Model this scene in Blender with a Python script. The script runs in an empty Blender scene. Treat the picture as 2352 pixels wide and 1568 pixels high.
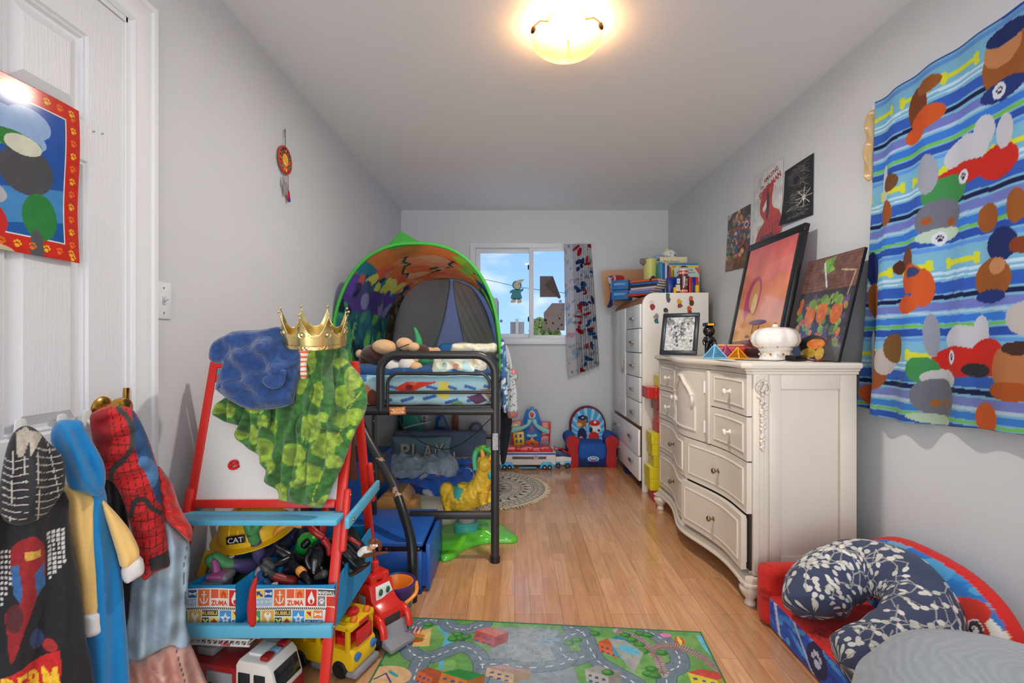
import bpy, bmesh, math, random
import numpy as np
from mathutils import Vector, Matrix, Euler
R_ = math.radians
random.seed(7)
rng = np.random.default_rng(5)
scene = bpy.context.scene
COL = scene.collection

# ------------------------------------------------------------------ camera
F = 1111.0; CX = 1182.0; CY = 788.0; H = 1.12
cam_data = bpy.data.cameras.new('camera')
cam = bpy.data.objects.new('camera', cam_data); COL.objects.link(cam)
cam_data.sensor_width = 36.0; cam_data.lens = F/2352*36.0
cam_data.shift_x = -(CX-1176)/2352; cam_data.shift_y = (CY-784)/2352
cam_data.clip_start = 0.02; cam_data.clip_end = 500
cam.location = (0, 0, H); cam.rotation_euler = (math.pi/2, 0, 0)
scene.camera = cam

# ------------------------------------------------------------------ view
vs = scene.view_settings
vs.view_transform = 'Standard'; vs.look = 'None'; vs.gamma = 1.0; vs.use_curve_mapping = False
vs.exposure = 0.38

# ------------------------------------------------------------------ world: a partly cloudy sky
w = bpy.data.worlds.new('sky'); scene.world = w; w.use_nodes = True
nt = w.node_tree; nt.nodes.clear()
N = nt.nodes.new; LK = nt.links.new
wo = N('ShaderNodeOutputWorld'); bg = N('ShaderNodeBackground'); tc = N('ShaderNodeTexCoord')
sep = N('ShaderNodeSeparateXYZ'); LK(tc.outputs['Generated'], sep.inputs[0])
ramp = N('ShaderNodeValToRGB'); LK(sep.outputs['Z'], ramp.inputs[0])
ramp.color_ramp.elements[0].position = 0.0; ramp.color_ramp.elements[0].color = (.30, .50, .80, 1)
ramp.color_ramp.elements[1].position = 0.45; ramp.color_ramp.elements[1].color = (.10, .28, .72, 1)
mp = N('ShaderNodeMapping'); mp.inputs['Scale'].default_value = (1, 1, 2.0); LK(tc.outputs['Generated'], mp.inputs[0])
nz = N('ShaderNodeTexNoise'); nz.inputs['Scale'].default_value = 7.0; nz.inputs['Detail'].default_value = 7; nz.inputs['Roughness'].default_value = .55
LK(mp.outputs[0], nz.inputs['Vector'])
cr = N('ShaderNodeValToRGB'); LK(nz.outputs['Fac'], cr.inputs[0])
cr.color_ramp.elements[0].position = .50; cr.color_ramp.elements[1].position = .70
cr.color_ramp.elements[0].color = (0, 0, 0, 1); cr.color_ramp.elements[1].color = (.8, .8, .8, 1)
# sky whitened and brightened behind the camera, added as fill for the room
beh = N('ShaderNodeMapRange'); beh.inputs['From Min'].default_value = .35; beh.inputs['From Max'].default_value = -.35
LK(sep.outputs['Y'], beh.inputs['Value'])
mx0 = N('ShaderNodeMath'); mx0.operation = 'MAXIMUM'; LK(cr.outputs[0], mx0.inputs[0]); LK(beh.outputs[0], mx0.inputs[1])
mix = N('ShaderNodeMix'); mix.data_type = 'RGBA'
LK(mx0.outputs[0], mix.inputs['Factor']); LK(ramp.outputs[0], mix.inputs[6]); mix.inputs[7].default_value = (.66, .69, .74, 1)
st = N('ShaderNodeMath'); st.operation = 'MULTIPLY_ADD'; LK(beh.outputs[0], st.inputs[0]); st.inputs[1].default_value = .15; st.inputs[2].default_value = 1.2
LK(mix.outputs[2], bg.inputs['Color']); LK(st.outputs[0], bg.inputs['Strength']); LK(bg.outputs[0], wo.inputs[0])

# added fill light through the open near end, lifting the far end
sn = bpy.data.lights.new('rear_fill', 'SUN'); sn.energy = 1.45; sn.angle = R_(60); sn.color = (1, .98, .95)
sno = bpy.data.objects.new('rear_fill', sn); sno.rotation_euler = Vector((.06, 1, -.06)).to_track_quat('-Z', 'Y').to_euler(); sno.location = (0, -4, 2); COL.objects.link(sno)
pl = bpy.data.lights.new('ceiling_bulb', 'AREA'); pl.shape = 'DISK'; pl.size = .10; pl.energy = 25; pl.color = (.97, .98, 1)
plo = bpy.data.objects.new('ceiling_bulb', pl); plo.location = (.215, 2.0, 2.385); COL.objects.link(plo)

# ------------------------------------------------------------------ helpers
def lin(c):
    c = np.asarray(c, float)/255.0
    return np.where(c <= .04045, c/12.92, ((c+.055)/1.055)**2.4)
def at(px, py, Y):
    return Vector(((px-CX)/F*Y, Y, H-(py-CY)/F*Y))
def ray(px, py): return Vector(((px-CX)/F, 1.0, -(py-CY)/F))
CAMP = Vector((0, 0, H))
def onplane(px, py, P0, n):
    d = ray(px, py); n = Vector(n); t = (Vector(P0)-CAMP).dot(n)/d.dot(n); return CAMP+d*t
def atX(px, py, X):
    Y = F*X/(px-CX); return at(px, py, Y)
def atZ(px, py, Z):
    Y = (H-Z)*F/(py-CY); return at(px, py, Y)

MATS = {}
def mat(name, col, rough=.55, metal=0.0, noise=0.0, nscale=30, bump=0.0, bscale=80, trans=0.0, emit=None, estr=1.0, alpha=1.0, coat=0.0, sheen=0.0, attr=False, sss=0.0, transl=0.0, ior=1.45):
    if name in MATS: return MATS[name]
    m = bpy.data.materials.new(name); MATS[name] = m; m.use_nodes = True
    t = m.node_tree; b = t.nodes['Principled BSDF']
    c = tuple(lin(col))+(1,) if col is not None else (1, 1, 1, 1)
    b.inputs['Base Color'].default_value = c
    b.inputs['Roughness'].default_value = rough; b.inputs['Metallic'].default_value = metal; b.inputs['IOR'].default_value = ior
    if trans: b.inputs['Transmission Weight'].default_value = trans
    if coat: b.inputs['Coat Weight'].default_value = coat; b.inputs['Coat Roughness'].default_value = .12
    if sheen: b.inputs['Sheen Weight'].default_value = sheen; b.inputs['Sheen Roughness'].default_value = .5
    if alpha < 1: b.inputs['Alpha'].default_value = alpha
    if emit is not None:
        b.inputs['Emission Color'].default_value = tuple(lin(emit))+(1,); b.inputs['Emission Strength'].default_value = estr
    src = None
    if attr:
        a = t.nodes.new('ShaderNodeAttribute'); a.attribute_name = 'Col'; src = a.outputs['Color']
        t.links.new(src, b.inputs['Base Color'])
    if noise or bump:
        tcn = t.nodes.new('ShaderNodeTexCoord')
    if noise:
        n = t.nodes.new('ShaderNodeTexNoise'); n.inputs['Scale'].default_value = nscale; n.inputs['Detail'].default_value = 5
        t.links.new(tcn.outputs['Object'], n.inputs['Vector'])
        mr = t.nodes.new('ShaderNodeMapRange'); mr.inputs['From Min'].default_value = .25; mr.inputs['From Max'].default_value = .75
        mr.inputs['To Min'].default_value = 1-noise; mr.inputs['To Max'].default_value = 1+noise
        t.links.new(n.outputs['Fac'], mr.inputs['Value'])
        vm = t.nodes.new('ShaderNodeVectorMath'); vm.operation = 'SCALE'
        if src is None: vm.inputs[0].default_value = c[:3]
        else: t.links.new(src, vm.inputs[0])
        t.links.new(mr.outputs[0], vm.inputs['Scale']); t.links.new(vm.outputs[0], b.inputs['Base Color']); src = vm.outputs[0]
    if bump:
        n2 = t.nodes.new('ShaderNodeTexNoise'); n2.inputs['Scale'].default_value = bscale; n2.inputs['Detail'].default_value = 4
        t.links.new(tcn.outputs['Object'], n2.inputs['Vector'])
        bp = t.nodes.new('ShaderNodeBump'); bp.inputs['Strength'].default_value = bump; bp.inputs['Distance'].default_value = .01
        t.links.new(n2.outputs['Fac'], bp.inputs['Height']); t.links.new(bp.outputs[0], b.inputs['Normal'])
    if transl:
        o = [x for x in t.nodes if x.type == 'OUTPUT_MATERIAL'][0]
        tr = t.nodes.new('ShaderNodeBsdfTranslucent'); ms = t.nodes.new('ShaderNodeMixShader'); ms.inputs[0].default_value = transl
        if src is None: tr.inputs['Color'].default_value = c
        else: t.links.new(src, tr.inputs['Color'])
        t.links.new(b.outputs[0], ms.inputs[1]); t.links.new(tr.outputs[0], ms.inputs[2]); t.links.new(ms.outputs[0], o.inputs['Surface'])
    return m

def tag(o, label=None, cat=None, group=None, kind=None):
    if label: o['label'] = label
    if cat: o['category'] = cat
    if group: o['group'] = group
    if kind: o['kind'] = kind
    return o
def wl(o):
    p = Vector((0, 0, 0))
    while o is not None: p += o.location; o = o.parent
    return p
def thing(name, label, cat, loc=(0, 0, 0), rz=0, group=None, kind=None):
    o = bpy.data.objects.new(name, None); o.empty_display_size = .05; o.location = loc; o.rotation_euler = (0, 0, rz); COL.objects.link(o)
    return tag(o, label, cat, group, kind)

def link_mesh(name, me, parent=None, origin=None):
    o = bpy.data.objects.new(name, me); COL.objects.link(o)
    if parent is not None: o.parent = parent
    return o

class MB:
    """collects shapes into one mesh; world=True at build subtracts the parent's place"""
    def __init__(s): s.v = []; s.f = []; s.mi = []; s.n = 0
    def add(s, vs_, fs, mi=0, M=None):
        if M is not None: vs_ = [M @ Vector(p) for p in vs_]
        s.v.extend([tuple(p) for p in vs_]); s.f.extend([tuple(i+s.n for i in f) for f in fs]); s.mi.extend([mi]*len(fs)); s.n += len(vs_)
        return s
    def box(s, c, d, rot=(0, 0, 0), bev=0.0, mi=0, seg=2, M=None):
        bm = bmesh.new(); bmesh.ops.create_cube(bm, size=1.0)
        for v in bm.verts: v.co = Vector((v.co.x*d[0], v.co.y*d[1], v.co.z*d[2]))
        if bev > 0: bmesh.ops.bevel(bm, geom=bm.edges[:], offset=min(bev, min(d)*.49), segments=seg, profile=.5, affect='EDGES')
        T = Matrix.Translation(c) @ Euler(rot).to_matrix().to_4x4()
        if M is not None: T = M @ T
        s.bm(bm, mi, T); return s
    def bm(s, bm, mi=0, T=None):
        bm.verts.index_update()
        s.add([(T @ v.co) if T is not None else v.co.copy() for v in bm.verts], [[v.index for v in f.verts] for f in bm.faces], mi); bm.free(); return s
    def tube(s, pts, r, seg=12, mi=0, closed=False, cap=True, flat=1.0, M=None):
        pts = [Vector(p) for p in pts]
        if M is not None: pts = [M @ p for p in pts]
        n = len(pts); rs = r if hasattr(r, '__len__') else [r]*n
        vs_ = []; prev = None
        for i in range(n):
            a = pts[(i-1) % n] if (closed or i > 0) else pts[i]; b = pts[(i+1) % n] if (closed or i < n-1) else pts[i]
            t = (b-a); t = t.normalized() if t.length > 1e-9 else Vector((0, 0, 1))
            if prev is None:
                up = Vector((0, 0, 1)) if abs(t.z) < .9 else Vector((1, 0, 0)); u = t.cross(up).normalized()
            else:
                u = prev-t*prev.dot(t); u = u.normalized() if u.length > 1e-6 else t.orthogonal().normalized()
            prev = u; w_ = t.cross(u)
            for k in range(seg):
                a_ = 2*math.pi*k/seg; vs_.append(pts[i]+(u*math.cos(a_)+w_*math.sin(a_)*flat)*rs[i])
        fs = []
        for i in range(n if closed else n-1):
            for k in range(seg):
                a0 = i*seg+k; a1 = i*seg+(k+1) % seg; j = (i+1) % n; b0 = j*seg+k; b1 = j*seg+(k+1) % seg
                fs.append((a0, a1, b1, b0))
        if cap and not closed:
            fs.append(tuple(range(seg-1, -1, -1))); fs.append(tuple((n-1)*seg+k for k in range(seg)))
        return s.add(vs_, fs, mi)
    def lathe(s, prof, c=(0, 0, 0), seg=32, mi=0, M=None, sx=1, sy=1, lobes=0, la=0):
        vs_ = []; fs = []; n = len(prof)
        for k in range(seg):
            a = 2*math.pi*k/seg; g = 1+la*abs(math.sin(a*lobes/2)) if lobes else 1
            for (r, z) in prof: vs_.append(Vector((c[0]+r*g*math.cos(a)*sx, c[1]+r*g*math.sin(a)*sy, c[2]+z)))
        for k in range(seg):
            k2 = (k+1) % seg
            for i in range(n-1): fs.append((k*n+i, k2*n+i, k2*n+i+1, k*n+i+1))
        if prof[0][0] > 1e-6: fs.append(tuple(k*n for k in range(seg-1, -1, -1)))
        if prof[-1][0] > 1e-6: fs.append(tuple(k*n+n-1 for k in range(seg)))
        return s.add(vs_, fs, mi, M)
    def ell(s, c, r, rot=(0, 0, 0), mi=0, u=20, v=12, M=None):
        if not hasattr(r, '__len__'): r = (r, r, r)
        T = Matrix.Translation(c) @ Euler(rot).to_matrix().to_4x4() @ Matrix.Diagonal((r[0], r[1], r[2], 1))
        if M is not None: T = M @ T
        bm = bmesh.new(); bmesh.ops.create_uvsphere(bm, u_segments=u, v_segments=v, radius=1.0); return s.bm(bm, mi, T)
    def cyl(s, a, b, r, seg=20, mi=0, r2=None, bev=0.0, M=None):
        r2 = r if r2 is None else r2; a = Vector(a); b = Vector(b)
        if bev:
            d = (b-a).normalized()
            return s.tube([a, a+d*1e-5, a+d*bev, b-d*bev, b-d*1e-5, b], [r*.02, r-bev, r, r2, r2-bev, r2*.02], seg, mi, M=M)
        return s.tube([a, b], [r, r2], seg, mi, M=M)
    def prism(s, pts2, fn, h0, h1, mi=0, bev=0.0, M=None):
        """outline pts2 (a,b) swept from h0 to h1; fn(a,b,h)->point"""
        n = len(pts2)
        if bev <= 0:
            vs_ = [Vector(fn(a, b, h0)) for a, b in pts2]+[Vector(fn(a, b, h1)) for a, b in pts2]
            fs = [tuple(range(n))[::-1], tuple(range(n, 2*n))]+[(i, (i+1) % n, n+(i+1) % n, n+i) for i in range(n)]
            return s.add(vs_, fs, mi, M)
        bm = bmesh.new()
        lo = [bm.verts.new((a, b, h0)) for a, b in pts2]; hi = [bm.verts.new((a, b, h1)) for a, b in pts2]
        bm.faces.new(lo[::-1]); bm.faces.new(hi)
        for i in range(n): bm.faces.new((lo[i], lo[(i+1) % n], hi[(i+1) % n], hi[i]))
        bmesh.ops.recalc_face_normals(bm, faces=bm.faces[:])
        bm.edges.ensure_lookup_table()
        es = [e for e in bm.edges if abs(e.verts[0].co.z-e.verts[1].co.z) < 1e-9]
        bmesh.ops.bevel(bm, geom=es, offset=bev, segments=2, profile=.5, affect='EDGES')
        for v in bm.verts: v.co = Vector(fn(v.co.x, v.co.y, v.co.z))
        return s.bm(bm, mi, M)
    def build(s, name, mats, parent=None, world=False, smooth=40, sub=0, loc=None, fixn=True):
        me = bpy.data.meshes.new(name)
        off = Vector((0, 0, 0))
        if world and parent is not None: off = wl(parent)
        if loc is not None: off = Vector(loc)
        me.from_pydata([(p[0]-off.x, p[1]-off.y, p[2]-off.z) for p in s.v], [], s.f)
        if not isinstance(mats, (list, tuple)): mats = [mats]
        for m in mats: me.materials.append(m)
        me.polygons.foreach_set('material_index', s.mi)
        if fixn:
            bm = bmesh.new(); bm.from_mesh(me); bmesh.ops.recalc_face_normals(bm, faces=bm.faces[:]); bm.to_mesh(me); bm.free()
        if smooth:
            me.polygons.foreach_set('use_smooth', [True]*len(me.polygons)); me.set_sharp_from_angle(angle=R_(smooth))
        me.update()
        o = link_mesh(name, me, parent)
        if loc is not None: o.location = loc
        if sub:
            md = o.modifiers.new('subdivision', 'SUBSURF'); md.levels = sub; md.render_levels = sub
        return o
def TRS(loc=(0, 0, 0), rot=(0, 0, 0), sc=1.0):
    sc = sc if hasattr(sc, '__len__') else (sc, sc, sc)
    return Matrix.Translation(loc) @ Euler(rot).to_matrix().to_4x4() @ Matrix.Diagonal((*sc, 1))
def smooth_path(pts, n=8, closed=False):
    P = [Vector(p) for p in pts]; out = []; m = len(P)
    for i in range(m if closed else m-1):
        p0 = P[(i-1) % m] if (closed or i > 0) else P[i]; p1 = P[i]; p2 = P[(i+1) % m]; p3 = P[(i+2) % m] if (closed or i+2 < m) else P[min(i+1, m-1)]
        for k in range(n):
            t = k/n; out.append(.5*((2*p1)+(p2-p0)*t+(2*p0-5*p1+4*p2-p3)*t*t+(3*p1-p0-3*p2+p3)*t*t*t))
    if not closed: out.append(P[-1])
    return out
def sp2(pts, n=6, closed=True):
    return [(p.x, p.y) for p in smooth_path([(a, b, 0) for a, b in pts], n, closed)]

# ---- value noise in numpy
_tab = rng.random((64, 64))
def vnoise(x, y, sc=1.0, oct_=3):
    x = np.asarray(x, float)*sc; y = np.asarray(y, float)*sc; out = 0; amp = 1; tot = 0
    for o in range(oct_):
        xi = np.floor(x).astype(int); yi = np.floor(y).astype(int); fx = x-xi; fy = y-yi
        fx = fx*fx*(3-2*fx); fy = fy*fy*(3-2*fy)
        a = _tab[xi % 64, yi % 64]; b = _tab[(xi+1) % 64, yi % 64]; c = _tab[xi % 64, (yi+1) % 64]; d = _tab[(xi+1) % 64, (yi+1) % 64]
        out = out+amp*((a*(1-fx)+b*fx)*(1-fy)+(c*(1-fx)+d*fx)*fy); tot += amp; amp *= .5; x = x*2+7.3; y = y*2+3.1
    return out/tot-.5

# ---- glyph triangles from the built-in font
_gl = {}
def glyphs(txt, bold=0.0, shear=0.0):
    k = (txt, bold, shear)
    if k in _gl: return _gl[k]
    c = bpy.data.curves.new('t', 'FONT'); c.body = txt; c.size = 1.0; c.offset = bold; c.shear = shear; c.resolution_u = 3
    o = bpy.data.objects.new('t', c); COL.objects.link(o)
    dg = bpy.context.evaluated_depsgraph_get(); me = bpy.data.meshes.new_from_object(o.evaluated_get(dg))
    me.calc_loop_triangles()
    v = [(p.co.x, p.co.y) for p in me.vertices]; tr = [tuple(t.vertices) for t in me.loop_triangles]
    bpy.data.meshes.remove(me); bpy.data.objects.remove(o); bpy.data.curves.remove(c)
    xs = [p[0] for p in v]; ys = [p[1] for p in v]
    _gl[k] = (v, tr, min(xs), max(xs), min(ys), max(ys)); return _gl[k]

class CV:
    """a painted cloth/print pattern: colours sampled onto the vertices of a real mesh. x right, y DOWN, box (x0,y0,x1,y1)"""
    def __init__(s, x0, y0, x1, y1, w, bgc):
        s.x0, s.y0, s.x1, s.y1 = x0, y0, x1, y1; s.w = int(w); s.h = max(2, int(round(w*(y1-y0)/(x1-x0))))
        s.a = np.zeros((s.h, s.w, 3)); s.a[:] = bgc
        s.X, s.Y = np.meshgrid(np.linspace(x0, x1, s.w), np.linspace(y0, y1, s.h))
    def _w(s, a, b, c, d):
        i0 = max(0, int((a-s.x0)/(s.x1-s.x0)*(s.w-1))-1); i1 = min(s.w, int((c-s.x0)/(s.x1-s.x0)*(s.w-1))+3)
        j0 = max(0, int((b-s.y0)/(s.y1-s.y0)*(s.h-1))-1); j1 = min(s.h, int((d-s.y0)/(s.y1-s.y0)*(s.h-1))+3)
        if i1 <= i0 or j1 <= j0: return None
        return (slice(j0, j1), slice(i0, i1))
    def fill(s, m, col, win=None):
        A = s.a if win is None else s.a[win]; A[m] = col
    def ell(s, x, y, rx, ry, col, rot=0):
        r = max(rx, ry); w_ = s._w(x-r, y-r, x+r, y+r)
        if w_ is None: return s
        dx = s.X[w_]-x; dy = s.Y[w_]-y; c, q = math.cos(rot), math.sin(rot)
        s.fill(((dx*c+dy*q)/rx)**2+((-dx*q+dy*c)/ry)**2 <= 1, col, w_); return s
    def poly(s, pts, col):
        xs = [p[0] for p in pts]; ys = [p[1] for p in pts]; w_ = s._w(min(xs), min(ys), max(xs), max(ys))
        if w_ is None: return s
        s.fill(inpoly(s.X[w_], s.Y[w_], pts), col, w_); return s
    def rect(s, a, b, c, d, col): return s.poly([(a, b), (c, b), (c, d), (a, d)], col)
    def line(s, pts, wd, col):
        for (a, b), (c, d) in zip(pts[:-1], pts[1:]):
            L = math.hypot(c-a, d-b)
            if L < 1e-9: continue
            w_ = s._w(min(a, c)-wd, min(b, d)-wd, max(a, c)+wd, max(b, d)+wd)
            if w_ is None: continue
            X = s.X[w_]; Y = s.Y[w_]; t = np.clip(((X-a)*(c-a)+(Y-b)*(d-b))/L/L, 0, 1)
            s.fill((X-a-t*(c-a))**2+(Y-b-t*(d-b))**2 <= wd*wd/4, col, w_)
        return s
    def text(s, txt, x, y, hgt, col, wid=None, rot=0, bold=.02, shear=0.0):
        """x,y = top-left of the ink, hgt = ink height"""
        v, tr, a0, a1, b0, b1 = glyphs(txt, bold, shear); sy = hgt/(b1-b0); sx = sy if wid is None else wid/(a1-a0); c, q = math.cos(rot), math.sin(rot)
        P = []
        for (a, b) in v:
            u = (a-a0)*sx; t = (b1-b)*sy; P.append((x+u*c-t*q, y+u*q+t*c))
        for t in tr: s.poly([P[i] for i in t], col)
        return s
    def paw(s, x, y, r, col, rot=0):
        for (dx, dy, a, b) in ((0, .35, .5, .42), (-.62, -.2, .2, .28), (-.24, -.6, .2, .3), (.24, -.6, .2, .3), (.62, -.2, .2, .28)):
            c, q = math.cos(rot), math.sin(rot); s.ell(x+(dx*c-dy*q)*r, y+(dx*q+dy*c)*r, a*r, b*r, col, rot)
        return s
    def star(s, x, y, r, col, rot=0):
        return s.poly([(x+r*(1 if k % 2 == 0 else .42)*math.sin(rot+k*math.pi/5), y-r*(1 if k % 2 == 0 else .42)*math.cos(rot+k*math.pi/5)) for k in range(10)], col)
    def bone(s, x, y, L, r, col, rot=0):
        c, q = math.cos(rot), math.sin(rot)
        s.line([(x-c*L/2, y-q*L/2), (x+c*L/2, y+q*L/2)], r, col)
        for e in (-1, 1):
            for g in (-1, 1): s.ell(x+e*c*L/2-g*q*r*.6, y+e*q*L/2+g*c*r*.6, r*.62, r*.62, col)
        return s
    def grain(s, amt, sc, oct_=3):
        s.a *= (1+amt*2*vnoise(s.X, s.Y, sc, oct_))[..., None]; s.a = np.clip(s.a, 0, 255); return s
    def sample(s, x, y):
        u = np.clip((x-s.x0)/(s.x1-s.x0)*(s.w-1), 0, s.w-1); v = np.clip((y-s.y0)/(s.y1-s.y0)*(s.h-1), 0, s.h-1)
        return s.a[np.rint(v).astype(int), np.rint(u).astype(int)]
def inpoly(X, Y, pts):
    m = np.zeros(X.shape, bool); n = len(pts); j = n-1
    for i in range(n):
        xi, yi = pts[i]; xj, yj = pts[j]
        if yi != yj:
            m ^= ((yi > Y) != (yj > Y)) & (X < (xj-xi)*(Y-yi)/(yj-yi)+xi)
        j = i
    return m
def mesh_np(name, V, Fq, cols=None, mats=(), parent=None, world=False, smooth=True, loc=None):
    """V (n,3); Fq (m,4) quads"""
    off = wl(parent) if (world and parent is not None) else Vector((0, 0, 0))
    if loc is not None: off = Vector(loc)
    V = V-np.array(off)
    me = bpy.data.meshes.new(name); me.vertices.add(len(V)); me.vertices.foreach_set('co', V.astype(np.float32).ravel())
    m = len(Fq); me.loops.add(m*4); me.loops.foreach_set('vertex_index', Fq.astype(np.int32).ravel()); me.polygons.add(m)
    me.polygons.foreach_set('loop_start', np.arange(0, m*4, 4, dtype=np.int32)); me.polygons.foreach_set('loop_total', np.full(m, 4, np.int32))
    for q in (mats if isinstance(mats, (list, tuple)) else [mats]): me.materials.append(q)
    me.polygons.foreach_set('use_smooth', np.full(m, bool(smooth)))
    me.update(calc_edges=True); me.validate()
    if cols is not None:
        ca = me.color_attributes.new('Col', 'FLOAT_COLOR', 'POINT'); c4 = np.ones((len(V), 4), np.float32); c4[:, :3] = lin(cols); ca.data.foreach_set('color', c4.ravel())
    o = link_mesh(name, me, parent)
    if loc is not None: o.location = loc
    return o
def quads(nv, nu, off=0, flip=False):
    i = np.arange(nv*nu).reshape(nv, nu)+off
    q = np.stack([i[:-1, :-1], i[:-1, 1:], i[1:, 1:], i[1:, :-1]], -1).reshape(-1, 4)
    return q[:, ::-1] if flip else q
def sheet(name, P, cols, m, thick=.004, parent=None, world=False, back=None, smooth=True, loc=None):
    """P (nv,nu,3) points of a painted sheet with real thickness; cols (nv,nu,3) 0-255"""
    nv, nu, _ = P.shape
    du = np.gradient(P, axis=1); dv = np.gradient(P, axis=0); n = np.cross(du, dv); n /= (np.linalg.norm(n, axis=2, keepdims=True)+1e-12)
    A = P+n*thick/2; B = P-n*thick/2; V = np.concatenate([A.reshape(-1, 3), B.reshape(-1, 3)])
    k = nv*nu; Q = [quads(nv, nu), quads(nv, nu, k, True)]
    i = np.arange(k).reshape(nv, nu)
    for e in (i[0, :], i[-1, ::-1], i[::-1, 0], i[:, -1]): Q.append(np.stack([e[1:], e[:-1], e[:-1]+k, e[1:]+k], -1))
    c = None
    if cols is not None:
        cb = cols if back is None else np.broadcast_to(np.array(back, float), cols.shape); c = np.concatenate([cols.reshape(-1, 3), cb.reshape(-1, 3)])
    return mesh_np(name, V, np.concatenate(Q), c, m, parent, world, smooth, loc)
def flat_sheet(name, O, U, V, wu, hv, cv, m, thick=.002, parent=None, world=False, bulge=None, nu=None, loc=None):
    """painted flat panel: top-left corner O, U right, V down; canvas in its own units"""
    O = np.array(O, float); U = np.array(U, float); V = np.array(V, float)
    nu_ = cv.w; nv_ = cv.h; u, v = np.meshgrid(np.linspace(0, 1, nu_), np.linspace(0, 1, nv_))
    P = O+u[..., None]*wu*U+v[..., None]*hv*V
    if bulge is not None:
        nn = np.cross(U, V); P = P+bulge(u, v)[..., None]*nn
    return sheet(name, P, cv.a, m, thick, parent, world, loc=loc)
def inflate(name, outline, P0, n, T, Rr, res, m, parent=None, world=False, folds=None, paint=None, px=True, back=.6, power=.5, up=(0, 0, 1), loc=None, bend=None, smooth_outline=0):
    """a stuffed / draped shape: an outline on the plane (P0,n), thick in the middle, rounded to its edge"""
    if smooth_outline: outline = sp2(outline, smooth_outline)
    n = Vector(n).normalized(); P0 = Vector(P0); up = Vector(up); Vv = (up-n*up.dot(n)).normalized(); U = Vv.cross(n).normalized()
    if U.x < 0: U = -U
    st_ = []
    for (a, b) in outline:
        if px: p = onplane(a, b, P0, n)-P0; st_.append((p.dot(U), p.dot(Vv)))
        else: st_.append((a, b))
    O = np.array(st_); lo = O.min(0)-res; hi = O.max(0)+res
    nx = int((hi[0]-lo[0])/res)+2; ny = int((hi[1]-lo[1])/res)+2
    gx = lo[0]+np.arange(nx)*res; gy = lo[1]+np.arange(ny)*res; X, Y = np.meshgrid(gx, gy)
    cc = inpoly((X[:-1, :-1]+X[1:, 1:])/2, (Y[:-1, :-1]+Y[1:, 1:])/2, [tuple(q) for q in O])
    used = np.zeros((ny, nx), int)
    for a in (0, 1):
        for b in (0, 1): used[a:ny-1+a, b:nx-1+b] += cc
    bnd = (used > 0) & (used < 4); ins = used > 0
    A = O; B = np.roll(O, -1, 0); S = B-A; L2 = (S**2).sum(1)+1e-12
    xs = X[ins]; ys = Y[ins]; best = np.full(xs.shape, 1e9); bx = xs.copy(); by = ys.copy()
    for i in range(len(A)):
        t = np.clip(((xs-A[i, 0])*S[i, 0]+(ys-A[i, 1])*S[i, 1])/L2[i], 0, 1); qx = A[i, 0]+t*S[i, 0]; qy = A[i, 1]+t*S[i, 1]; d = np.hypot(xs-qx, ys-qy)
        k = d < best; best[k] = d[k]; bx[k] = qx[k]; by[k] = qy[k]
    D = np.zeros((ny, nx)); D[ins] = best; X2 = X.copy(); Y2 = Y.copy(); tb = bnd[ins]
    xx = xs.copy(); xx[tb] = bx[tb]; yy = ys.copy(); yy[tb] = by[tb]; X2[ins] = xx; Y2[ins] = yy; D[bnd] = 0
    u = np.clip(D/Rr, 0, 1); hgt = T*(1-(1-u)**2)**power
    wxyz = np.array(P0)+X2[..., None]*np.array(U)+Y2[..., None]*np.array(Vv)
    # original photo-frame coordinates of every point of the garment (only to place its own print)
    yd = wxyz[..., 1]; PX = CX+wxyz[..., 0]/np.maximum(yd, .05)*F; PY = CY-(wxyz[..., 2]-H)/np.maximum(yd, .05)*F
    fa, fb = (PX, PY) if px else (X2, Y2)
    f = folds(fa, fb)*np.clip(D/(Rr*.6), 0, 1) if folds is not None else 0
    Nn = np.array(n)
    front = wxyz+(hgt+f)[..., None]*Nn if folds is not None else wxyz+hgt[..., None]*Nn
    backp = wxyz-(hgt*back-(f*.5 if folds is not None else 0))[..., None]*Nn
    if bend is not None: front = bend(front); backp = bend(backp)
    idx = -np.ones((ny, nx), int); idx[ins] = np.arange(ins.sum()); nf = ins.sum()
    idb = idx.copy(); ii = ins & ~bnd; idb[ii] = nf+np.arange(ii.sum())
    V = np.concatenate([front[ins], backp[ii]])
    J, I = np.nonzero(cc)
    q1 = np.stack([idx[J, I], idx[J, I+1], idx[J+1, I+1], idx[J+1, I]], -1); q2 = np.stack([idb[J, I], idb[J+1, I], idb[J+1, I+1], idb[J, I+1]], -1)
    bad = ((q1[:, None, :] == q2[:, :, None]).any(2)).all(1)
    Q = np.concatenate([q1, q2[~bad]])
    if (U.cross(Vv)).dot(n) < 0: Q = Q[:, ::-1]
    cols = None
    if paint is not None:
        c = paint.sample(fa, fb) if isinstance(paint, CV) else paint(fa, fb); cols = np.concatenate([c[ins], c[ii]])
    return mesh_np(name, V, Q, cols, m, parent, world, True, loc)

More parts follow.
